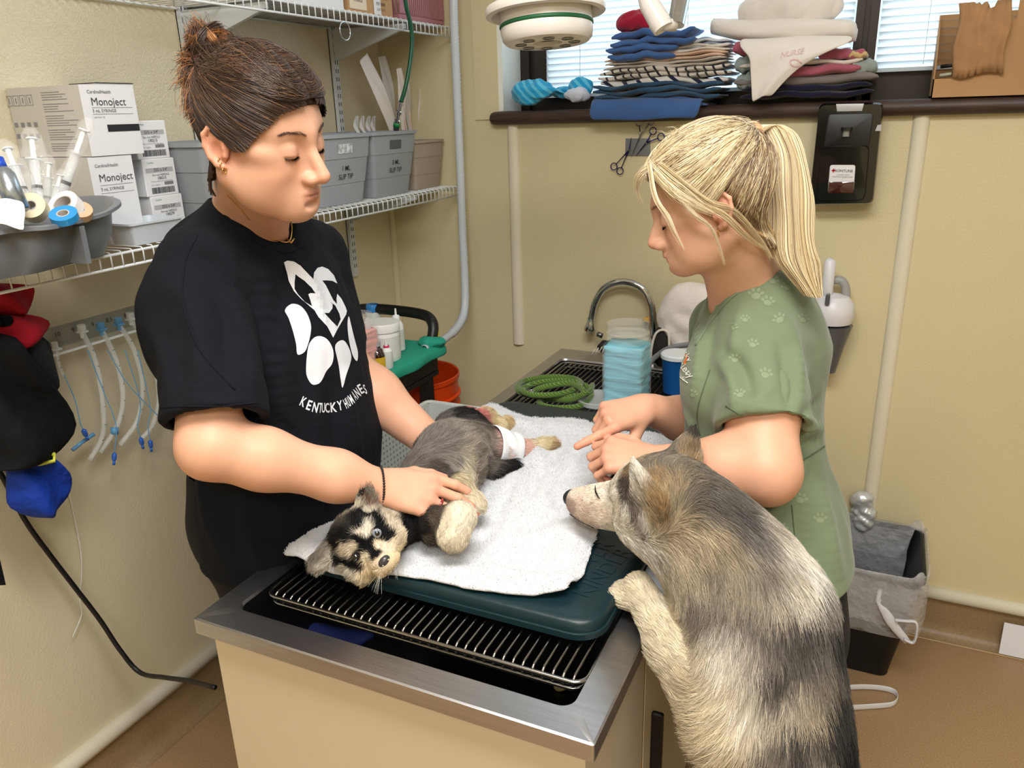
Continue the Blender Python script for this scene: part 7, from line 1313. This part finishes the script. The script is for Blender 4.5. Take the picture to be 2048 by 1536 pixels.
# handheld vacuum on the wall behind the green top
e = empty('handheld_vacuum', onp(1665, 620, 1, YB - .05), 'white and grey handheld vacuum hung on the wall behind the scrub top', 'vacuum'); vw, vg = mat('white vacuum plastic', 'd9d9e0', .3), mat('dark grey smoked plastic', '55565a', .15)
def lathe_between(a, b_, prof, m_, name, par, n=24, flat=1.0):
    u = nrm_(b_ - a); L_ = np.linalg.norm(b_ - a); fr = frame(u, (0, 1, 0)); rt = np.stack([fr[:, 0], fr[:, 2] * flat, fr[:, 1]], 1); return MB().lathe([(r, z * L_) for r, z in prof], a, n, rot=rt).build(name, m_, par, auto=35)
lathe_between(onp(1662, 645, 1, YB - .07), onp(1668, 585, 1, YB - .07), [(.0001, 0), (.055, .02), (.062, .3), (.058, .65), (.040, .9), (.0001, 1)], vw, 'motor_body', e); lathe_between(onp(1655, 745, 1, YB - .07), onp(1662, 645, 1, YB - .07), [(.0001, 0), (.022, .02), (.040, .5), (.060, .95), (.0001, 1)], vg, 'dust_cup', e)
MB().tube([onp(1651, 618, 1, YB - .075), onp(1655, 575, 1, YB - .085), onp(1661, 522, 1, YB - .085), onp(1663, 517, 1, YB - .085)], [.016, .016, .016, .008], 14).build('handle', vw, e, smooth=True); MB().tube(spline([onp(1690, 612, 1, YB - .06), onp(1692, 580, 1, YB - .06), onp(1684, 562, 1, YB - .06), onp(1668, 560, 1, YB - .06)], 5), .012, 12).build('rear_grip', mat('grey plastic', '9b9c9c', .4), e, smooth=True); MB().box(onp(1655, 600, 1, YB - .13) - (.006, .004, .016), onp(1655, 600, 1, YB - .13) + (.006, .02, .016), bev=.003).build('switch', vg, e)
# ================================================================== trash bin with its bag
e = empty('trash_bin', (.10, 2.30, 0), 'black rectangular trash bin behind the scrub top', 'bin'); bk = mat('black bin plastic', '0c0c0e', .45)
def rr3(x0, x1, y0, y1, r, z, n=6): return [(x, y, z) for x, y in rrect(x0, x1, y0, y1, r, n)]
B0_ = (-.045, .165, 2.185, 2.435); B1_ = (-.075, .215, 2.125, 2.45); lerp = lambda t: [B0_[i] + (B1_[i] - B0_[i]) * t for i in range(4)]
MB().grid([rr3(*lerp(0), .03, .002), rr3(*lerp(.02), .035, .012), rr3(*lerp(1), .04, .36), rr3(B1_[0] - .006, B1_[1] + .006, B1_[2] - .006, B1_[3] + .006, .04, .362), rr3(B1_[0] - .006, B1_[1] + .006, B1_[2] - .006, B1_[3] + .006, .04, .372), rr3(B1_[0] + .004, B1_[1] - .004, B1_[2] + .004, B1_[3] - .004, .036, .372), rr3(B0_[0] + .01, B0_[1] - .01, B0_[2] + .01, B0_[3] - .01, .03, .02)], closed=True).build('bin_body', bk, e, auto=35)
bg = mat('clear bin bag', 'e6e8ee', .12, trans=.0, alpha=.32, bump=.9, bscale=22, bdist=.02, spec=.8); cx_, cy_ = (B1_[0] + B1_[1]) / 2, (B1_[2] + B1_[3]) / 2; G = []
base = rr3(B1_[0] - .009, B1_[1] + .009, B1_[2] - .009, B1_[3] + .009, .045, 0, 12); m_ = len(base); rn = np.random.default_rng(2)
for f_, z, wv in ((.80, .20, .004), (.90, .30, .004), (.955, .372, .002), (.975, .395, .008), (1.0, .402, .008), (1.03, .385, .006), (1.035, .33, .010), (1.05, .27, .014), (1.04, .225, .016), (1.0, .20, .012)):
    G.append([(cx_ + (p[0] - cx_) * (f_ + wv * math.sin(j * 1.9 + z * 30)), cy_ + min((p[1] - cy_) * (f_ + wv * math.sin(j * 2.3 + z * 20)), .152), z + .012 * math.sin(j * .7 + f_ * 9) * (z > .38 or z < .28)) for j, p in enumerate(base)])
o = MB().grid(G, closed=True).build('bag', bg, e, smooth=True); q = o.modifiers.new('s', 'SUBSURF'); q.levels = 1; q.render_levels = 1
kn = onp(1757, 1205, 1, 2.11); bw = mat('gathered bag plastic', 'dcdde2', .35, alpha=.85, bump=.5, bscale=40, bdist=.006)
MB().tube(spline([kn + (-.0, .02, .03), kn, kn + (.02, -.004, -.025), onp(1788, 1252, 1, 2.10), onp(1815, 1284, 1, 2.10)], 6), [.006, .006, .006, .006, .006, .007, .006, .005, .006, .008, .010, .011, .012, .013, .014, .014, .014, .014, .013, .013, .012, .012, .011, .010, .010], 10, flat=.4).build('knot_tail', bw, e, smooth=True)
MB().tube(spline([onp(1790, 1240, 1, 2.09), onp(1812, 1242, 1, 2.09), onp(1832, 1245, 1, 2.09), onp(1833, 1268, 1, 2.09), onp(1826, 1285, 1, 2.09), onp(1808, 1278, 1, 2.09)], 5), .0065, 8, flat=.5).build('bag_loop', bw, e, smooth=True)
crumple('crumpled_foil', onp(1725, 1022, 1, 2.44), (.024, .014, .055), mat('silvery crumpled wrap', 'cfd3d8', .3, metal=.3), 'crumpled silvery wrap poking up from the back of the bin', 6, 'wrapper', 1.1)
# paper, strap on the floor
o = MB().add([(.472, 2.426, .008), (.70, 2.426, .008), (.70, 2.437, .112), (.472, 2.437, .112), (.472, 2.429, .008), (.70, 2.429, .008), (.70, 2.44, .112), (.472, 2.44, .112)], [(0, 1, 2, 3), (7, 6, 5, 4), (0, 4, 5, 1), (1, 5, 6, 2), (2, 6, 7, 3), (3, 7, 4, 0)]).build('paper_sheet', mat('white paper', 'e6e8f2', .7), None); tag(o, 'white paper card leaning against the brown base at right', 'paper')
flat_text('lettering', 'Maxxi-nail', (.585, 2.4305, .06), (0, -.02, -1), (1, 0, 0), .012, inkg, o, 0, .001)
o = MB().tube([onp(x, y, 2, .012) for x, y in ((1640, 1398), (1690, 1384), (1740, 1382), (1780, 1386), (1792, 1396), (1785, 1414), (1740, 1420), (1690, 1422), (1640, 1425))], .0105, 8, flat=.12).build('cloth_strap', mat('white strap', 'dcdce0', .8), None, smooth=True)
G = []
for x, y in [(q[0], q[1]) for q in spline([(1640, 1396, 0), (1690, 1382, 0), (1740, 1380, 0), (1780, 1386, 0), (1794, 1398, 0), (1785, 1414, 0), (1740, 1419, 0), (1690, 1422, 0), (1640, 1426, 0)], 6)]: p = onp(x, y, 2, .002); G.append([(p[0], p[1], .002), (p[0], p[1] + .001, .022)])
bpy.data.objects.remove(o); o = cloth('cloth_strap', np.array(G), mat('white strap', 'dcdce0', .8), None, .003); tag(o, 'white loop of strap lying on the floor by the dog', 'strap')
# ================================================================== cart, bottles, bucket
e = empty('utility_cart', (-1.36, 1.8, 0), 'black plastic utility cart between the table and the left wall', 'cart'); cx0, cx1, cy0, cy1, cz = -1.60, -1.205, 1.48, 2.0, .945
MB().box((cx0, cy0, cz - .09), (cx1, cy1, cz - .075)).box((cx1 - .012, cy0, cz - .075), (cx1, cy1, cz - .006), bev=.003).box((cx0, cy1 - .012, cz - .075), (cx1 - .012, cy1, cz - .006), bev=.003).box((cx0, cy0, cz - .075), (cx1 - .012, cy0 + .012, cz - .006), bev=.003).box((cx0, cy0 + .012, cz - .075), (cx0 + .012, cy1 - .012, cz - .006)).build('tray', pm, e)
for x in (cx0 + .03, cx1 - .03):
    for y in (cy0 + .03, cy1 - .03): MB().box((x - .018, y - .018, .10), (x + .018, y + .018, cz - .09), bev=.004).build('leg', pm, e); MB().tube([(x - .012, y, .045), (x + .012, y, .045)], .042, 18).build('wheel', rubber, e, auto=40)
MB().box((cx0, cy0, .25), (cx1, cy1, .27)).build('lower_shelf', pm, e)
MB().tube(spline([(-1.56, 2.0, .95), (-1.56, 2.03, 1.00), (-1.50, 2.05, 1.03), (-1.30, 2.05, 1.03), (-1.235, 2.03, 1.01), (-1.225, 2.0, .95)], 6), .017, 12).build('push_handle', pm, e, smooth=True); MB().tube([(-1.232, 2.03, .985), (-1.226, 2.01, .955)], .0185, 12).build('yellow_collar', mat('yellow plastic', 'e2d22a', .4), e, smooth=True)
tc_ = mat('teal cart cloth', '1f8f78', .85, bump=.4, bscale=60, bdist=.004); G = []
for i, (x, z) in enumerate(((cx0 + .015, cz - .002), (cx0 + .15, cz - .001), (cx1 - .06, cz), (cx1 - .012, cz + .004), (cx1 + .008, cz), (cx1 + .014, cz - .014), (cx1 + .014, cz - .030))): G.append([(x + .004 * math.sin(j * 1.3 + i), y, z + .002 * math.sin(j * 1.1 + i * .7)) for j, y in enumerate(np.linspace(cy0 + .01, cy1 + .03, 18))])
cl_ = cloth('green_cloth', np.array(G), tc_, None, .004); tag(cl_, 'teal cloth covering the top of the black cart', 'cloth')
o = crumple('cloth_bunch', (cx1 - .02, cy1 + .0, cz + .012), (.045, .03, .016), tc_, None, 4, par=cl_, amp=.4)
def bottle(px, z, prof, m_, label, parts=(), name='bottle', cat='bottle', sq=None, grp='bottles on the cart'):
    c = onp(*px, 2, z); e = empty(name, c, label, cat, grp); MB().lathe(prof, c, 28, sq=sq).build('body', m_, e, auto=35)
    for nm, pr, mm in parts: MB().lathe(pr, c, 28, sq=sq).build(nm, mm, e, auto=35)
    return c, e
zc = cz + .003; wp, wl = mat('white bottle plastic', 'e4e4e4', .35), mat('paper label', 'd8d8d4', .6)
c, e = bottle((770, 718), zc, [(.0001, 0), (.046, 0), (.048, .004), (.048, .085), (.046, .088), (.0001, .088)], wp, 'white screw top tub of ointment on the cart', [('lid', [(.0001, .113), (.049, .113), (.051, .110), (.051, .089), (.049, .087), (.0001, .087)], wp), ('label', [(.0485, .012), (.0485, .075)], wl)])
for k in range(8): MB().box(c + (-.01 + .0 * k, -.0492, .068 - k * .006), c + (.014, -.0486, .0695 - k * .006)).build('print_line', inkg, e)
c, e = bottle((797, 700), zc, [(.0001, 0), (.0185, 0), (.021, .003), (.021, .078), (.014, .090), (.010, .093), (.0001, .093)], wp, 'white dropper bottle with a pointed tip on the cart', [('dropper_cap', [(.0001, .130), (.0025, .129), (.0035, .110), (.010, .108), (.0115, .104), (.0115, .093), (.0001, .093)], mat('clear white cap', 'eef0f2', .3)), ('label', [(.0214, .012), (.0214, .066)], wl)])
MB().box(c + (-.012, -.0225, .045), c + (.012, -.0215, .048)).build('blue_line', mat('blue print', '3a4a78', .6), e)
c, e = bottle((757, 738), zc, [(.0001, 0), (.021, 0), (.0225, .003), (.0225, .042), (.017, .056), (.0105, .062), (.0105, .070), (.0001, .070)], mat('amber glass', '2b0f08', .06, coat=1), 'brown glass bottle with a yellow label on the cart', [('yellow_label', [(.0229, .002), (.0229, .038)], mat('yellow label', 'd9ae2a', .5)), ('cap', [(.0001, .082), (.0118, .082), (.0122, .078), (.0122, .068), (.0001, .068)], mat('grey cap', 'a8a2a4', .35))])
c, e = bottle((776, 735), zc, [(.0001, 0), (.0145, 0), (.016, .003), (.016, .050), (.010, .058), (.007, .060), (.0001, .060)], wp, 'small white bottle with a pink cap beside the brown one', [('nozzle', [(.0001, .082), (.0022, .081), (.004, .066), (.0065, .064), (.0001, .060)], wp), ('pink_band', [(.0072, .058), (.0085, .060), (.0085, .064), (.0072, .066)], mat('pink band', 'cf3a62', .5))])
c, e = bottle((750, 668), zc, [(.0001, 0), (.024, 0), (.025, .003), (.025, .075), (.0001, .08)], wp, 'blue capped white bottle behind the tub on the cart', [('cap', [(.0001, .10), (.020, .10), (.022, .096), (.022, .078), (.0001, .078)], mat('bright blue cap', '2a7fc4', .4))])
clear = mat('clear jar plastic', 'f4f8fa', .04, alpha=.20, spec=1.0)
def jar(px, z, W, H, m_in, label, sq, fillh, neck=.78, wav=7, yoff=0, name='square_jar'):
    c = onp(*px, 2, z); e = empty(name, c, label, 'jar')
    MB().lathe([(.0001, .001), (W * .94, .001), (W, .006), (W, H * .72), (W * .96, H * .76)], c, 40, sq=sq).build('jar_body', clear, e, auto=35)
    MB().lathe([(W * .93, H * .76), (W * .98, H * .80), (W * .98, H * .825), (W * .94, H * .835), (W * .94, H * .86), (W * 1.0, H * .875), (W * 1.0, H * .89), (W * .95, H * .90), (W * .95, H * .985), (W * .97, H), (W * .93, H)], c, 40).build('threaded_neck', clear, e, auto=35); G = []
    for i in range(26): t = i / 25; G.append([(c[0] + W * .93 * (1 + .03 * math.sin(t * 40 + k * .3) + .02 * math.sin(k * .9 + t * wav)) * q_[0], c[1] + W * .93 * (1 + .03 * math.sin(t * 40 + k * .3)) * q_[1], c[2] + .004 + fillh * t + (.004 * math.sin(k * .5 + t * 9) if t < .95 else .003 * math.sin(k * .8))) for k, q_ in enumerate([(math.cos(a) * (abs(math.cos(a)) ** (sq or 2) + abs(math.sin(a)) ** (sq or 2)) ** (-1 / (sq or 2)), math.sin(a) * (abs(math.cos(a)) ** (sq or 2) + abs(math.sin(a)) ** (sq or 2)) ** (-1 / (sq or 2))) for a in np.linspace(0, 6.2832, 40, endpoint=False)])])
    b = MB().grid(G, closed=True); b.F.append(tuple(range(len(b.V) - 40, len(b.V)))); b.M.append(0); b.build('folded_wipes', m_in, e, smooth=True); return c, e
jar((722, 742), zc, .046, .165, mat('pink gauze', 'f2a79c', .7, var=.15, vscale=14, stretch=(.3, .3, 5), bump=.8, bscale=14, bdist=.01), 'clear plastic jar of pink gauze beside the black sleeve', 6, .115)
MB().box(onp(745, 740, 2, zc) - (.002, .01, 0), onp(745, 740, 2, zc) + (.001, .01, .150)).build('strip', card_w, bpy.data.objects['square_jar'])
# bucket and what it stands on, white crate
om = mat('orange bucket plastic', 'd2420f', .38, bump=.1, bscale=60); bc = np.array([-1.33, 2.19, .40]); bc = at(828, 745, 2.62); bz = bc[2] - .37; H_ = .37; e = empty('bucket', (bc[0], bc[1], bz), 'orange five gallon bucket behind the cart', 'bucket')
MB().lathe([(.0001, .002), (.130, .002), (.132, .006), (.140, .255), (.1415, .256), (.150, .258), (.150, .263), (.1425, .265), (.1435, .292), (.153, .294), (.153, .300), (.1445, .302), (.1465, .352), (.151, .353), (.1515, .368), (.149, .370), (.146, .366), (.136, .02), (.0001, .012)], (bc[0], bc[1], bz), 56).build('bucket_body', om, e, auto=35)
MB().tube([(bc[0] + .151 * math.cos(a), bc[1] + .151 * math.sin(a), bz + .28 - .09 * math.sin((a + .9) / 1.9 * math.pi)) for a in np.linspace(-.9, 1.0, 16)], .0018, 6).build('wire_handle', stl, e, smooth=True)
V = [(bc[0] + .1425 * math.cos(a), bc[1] + .1425 * math.sin(a), bz + z) for z in (.10, .19) for a in np.linspace(-2.0, -1.0, 10)]; MB().add(V, [(i, i + 1, i + 11, i + 10) for i in range(9)]).build('label', mat('bucket label', 'e0744e', .5), e)
G = [[(bc[0] - .10 + .18 * u, bc[1] - .05 - .03 * v, bz + .17 + .15 * v + .01 * math.sin(u * 7)) for u in np.linspace(0, 1, 6)] for v in np.linspace(0, 1, 5)]; o = cloth('plastic_wrap', np.array(G), mat('whitish wrap', 'e8d8d4', .3, alpha=.6), None, .001); tag(o, 'whitish plastic sheet lying inside the orange bucket', 'wrapper')
o = MB().box((bc[0] - .16, 2.04, 0), (bc[0] + .16, min(bc[1] + .15, YB - .05), bz - .0005), bev=.01).build('storage_box', mat('grey storage box', '6f6f6c', .6), None); tag(o, 'grey storage box under the orange bucket, hidden behind the cart', 'box')
wc = mat('white crate plastic', 'c9ccc8', .45); e = empty('crate', (-1.1, 1.45, .6), 'light grey perforated plastic crate beside the table', 'crate'); k0, k1, j0, j1, kz = -1.185, -.995, 1.40, 1.90, .80
k0, k1 = -1.19, -1.0
for nm, lo, hi in (('end_wall', (k0, j0, .58), (k1, j0 + .004, kz)), ('end_wall', (k0, j1 - .004, .58), (k1, j1, kz)), ('side_wall', (k0, j0 + .004, .58), (k0 + .004, j1 - .004, kz)), ('side_wall', (k1 - .004, j0 + .004, .58), (k1, j1 - .004, kz)), ('floor_panel', (k0 + .004, j0 + .004, .58), (k1 - .004, j1 - .004, .584))): MB().box(lo, hi).build(nm, wc, e)
MB().tube([(x, y, kz) for x, y in rrect(k0 - .003, k1 + .003, j0 - .003, j1 + .003, .02, 4)], .006, 8, closed=True).build('rim', wc, e, smooth=True)
b = MB()
for z in np.arange(.62, .79, .016):
    for y in np.arange(j0 + .02, j1 - .02, .016): b.box((k0 + .0042, y, z), (k0 + .0046, y + .006, z + .006))
b.build('perforations', mat('hole grey', '8d908c', .8), e)['kind'] = 'stuff'
MB().tube(spline([(-1.16, 1.55, .74), (-1.12, 1.55, .70), (-1.06, 1.56, .70), (-1.02, 1.57, .76)], 5), .004, 8).build('handle', stl, e, smooth=True)
o = MB().box((-1.20, 1.38, 0), (-.995, 1.92, .574), bev=.005).build('cabinet_block', mat('pale cabinet', 'bdb8ab', .6), None); tag(o, 'pale cabinet block under the perforated crate, hidden by the table', 'cabinet')
# ================================================================== things on the wet table
# faucet
fy = 2.415; e = empty('faucet', onp(1307, 722, 1, fy), 'chrome gooseneck faucet at the back of the wet table', 'faucet'); FP = [onp(x, y, 1, fy) for x, y in ((1307, 722), (1306, 640), (1301, 605), (1283, 575), (1245, 563), (1210, 575), (1190, 605), (1182, 640))]; FP[0][2] = ZT
bs = FP[0]; MB().tube([bs, bs + (0, 0, .01), bs + (0, 0, .02), bs + (0, 0, .07), bs + (0, 0, .085)], [.026, .026, .019, .015, .0125], 24).build('base', chrome, e, smooth=False, auto=40); MB().tube(spline([bs + (0, 0, .06)] + FP[1:], 8), .0115, 16).build('gooseneck', chrome, e, smooth=True); sp_e = FP[-1]
MB().tube([sp_e + (.0, 0, .008), sp_e + (-.001, 0, -.008), sp_e + (-.003, 0, -.030), sp_e + (-.003, 0, -.036)], [.012, .013, .021, .020], 20).build('spout', chrome, e, smooth=False, auto=40)
MB().tube([onp(1205, 672, 1, fy), onp(1195, 668, 1, fy)], .009, 14).build('lever_ball', stl, e, smooth=True)
# jar of blue wipes
jc, je = jar((1253, 798), ZT + .0035, .060, .225, mat('light blue wipes', '7fd0e6', .65, var=.12, vscale=12, stretch=(.3, .3, 4), bump=.9, bscale=12, bdist=.012), 'clear square jar of light blue folded wipes with its lid off', 8, .160)
c = onp(1197, 806, 2, ZT + .006); e = empty('jar_lid', c, 'clear round jar lid lying on the grate beside the leash', 'lid'); MB().lathe([(.0001, .0), (.052, 0), (.052, .003), (.060, .004), (.061, .014), (.065, .016), (.065, .018), (.059, .018), (.057, .006), (.0001, .004)], c, 36).build('lid_disc', mat('clear lid plastic', 'f4f8fa', .05, alpha=.35, spec=1.0), e, auto=35)
# leash coil
rp_m = wave_mat('green leash weave', '4c6a2a', '7d9550', 60, .9, .85); loops = []
for x, y, h in ((1185, 770, 0), (1176, 785, 1), (1120, 795, 1), (1050, 788, 1), (1035, 775, 1), (1050, 762, 0), (1100, 754, 1), (1150, 758, 1), (1160, 772, 2), (1120, 788, 2), (1065, 790, 2), (1045, 778, 2), (1080, 765, 2), (1130, 762, 2), (1172, 772, 1), (1182, 792, 0), (1160, 812, 0), (1110, 816, 0), (1080, 808, 0), (1090, 798, 0), (1140, 800, 1), (1168, 784, 3), (1140, 768, 3), (1090, 774, 3), (1068, 782, 2)): p = onp(x, y, 2, ZT + .012 + h * .013); loops.append(p)
o = MB().tube(spline(loops, 8), .0085, 12).build('leash', rp_m, None, smooth=True); tag(o, 'green rope leash coiled on the wire grate', 'leash')
p = onp(1063, 782, 2, ZT + .045); MB().tube([p + .008 * np.array([math.cos(a), math.sin(a), 0]) for a in np.linspace(0, 6.28, 16, endpoint=False)], .0018, 8, closed=True).build('ring', chrome, o, smooth=True)
# cup, tube, towels behind
c = onp(1352, 782, 2, ZT + .0035); e = empty('tub_container', c, 'blue plastic tub of wipes half hidden by the scrub top', 'tub'); MB().lathe([(.0001, 0), (.038, 0), (.044, .105), (.046, .108)], c, 32).build('tub_body', mat('deep blue plastic', '1a5fae', .3), e, auto=35); MB().lathe([(.0001, .118), (.044, .118), (.048, .114), (.048, .104), (.0445, .104)], c, 32).build('lid', mat('white lid', 'e6ebf2', .3), e, auto=35)
o = MB().tube(spline([onp(1288, 738, 2, ZT + .02), onp(1310, 715, 1, 2.30), onp(1340, 696, 1, 2.28), onp(1390, 688, 1, 2.25), onp(1430, 690, 1, 2.2)], 6), .0085, 12).build('grey_tube', mat('grey vinyl tube', '9c9fa3', .25, trans=.2), None, smooth=True); tag(o, 'grey plastic tube arching from behind the blue jar', 'tube')
wtw = cm('white waffle towel', 'e4dcd8', bs=90); crumple('white_bundle', onp(1390, 650, 1, 2.36), (.12, .06, .115), wtw, 'big bunched white towel behind the faucet against the wall', 15, 'towel', .3)
b = MB(); c = onp(1326, 690, 1, 2.36)
dk_t = mat('black white edged towel', '26221f', .9, bump=.8, bscale=90); o = crumple('black_towel', c, (.035, .035, .065), dk_t, 'black towel with white edging standing folded behind the faucet', 17, 'towel', .3)
MB().tube(spline([c + (-.030, -.036, -.05), c + (-.026, -.038, .0), c + (-.015, -.038, .045), c + (.008, -.038, .060), c + (.026, -.038, .045), c + (.030, -.036, -.02), c + (.036, -.034, -.05)], 5), .004, 8).build('white_edging', cream_t, o, smooth=True)
o = crumple('black_cloth', onp(1222, 694, 1, 2.40), (.05, .03, .030), dk_t, 'dark cloth lying behind the jar at the back rim', 18, 'cloth', .35)
for k in range(4): p = onp(1182 + k * 7, 705 - k * 2, 1, 2.375); MB().tube([p + (0, 0, -.014), p + (.014, 0, .014)], .0018, 6).build('white_stripe', cream_t, o, smooth=True)
o = crumple('yellow_sponge', onp(1296, 640, 1, 2.44), (.018, .014, .010), mat('tan sponge', 'd0aa5c', .9, bump=.8, bscale=80), 'tan sponge behind the faucet neck', 19, 'sponge', .2)
# blue fringed cloth down in the tub + crumb
e = empty('blue_pad', (-.80, .92, .62), 'dark blue padded cloth lying down in the tub below the grate', 'pad'); P_ = [onp(x, y, 2, .66) for x, y in ((610, 1235), (700, 1235), (755, 1275), (765, 1312), (690, 1300), (560, 1255))]
G = [[tuple(np.array(P_[5]) * (1 - u) * (1 - v) + np.array(P_[0]) * (1 - v) * u + np.array(P_[4]) * (1 - u) * v + np.array(P_[2]) * u * v + np.array((0, 0, .01 * math.sin(u * 5) * math.sin(v * 4)))) for u in np.linspace(0, 1, 9)] for v in np.linspace(0, 1, 7)]; cloth('pad_body', np.array(G), mat('navy pad', '1c2a66', .8, bump=.5, bscale=70), e, .02)
MB().tube([tuple(np.array(g) + (0, 0, .012)) for g in G[0]], .006, 6).build('white_edge', cream_t, e, smooth=True)
crumple('kibble', onp(1120, 1375, 2, .60), (.012, .010, .006), mat('tan kibble', 'b5a468', .8), 'tan crumb of kibble lying in the tub at front right', 20, 'crumb', .3)
# gauze held by the hands
o = crumple('gauze', at(1214, 893, 1.56), (.020, .010, .024), gz, 'small white gauze held between the fingertips', 22, 'gauze', .75)
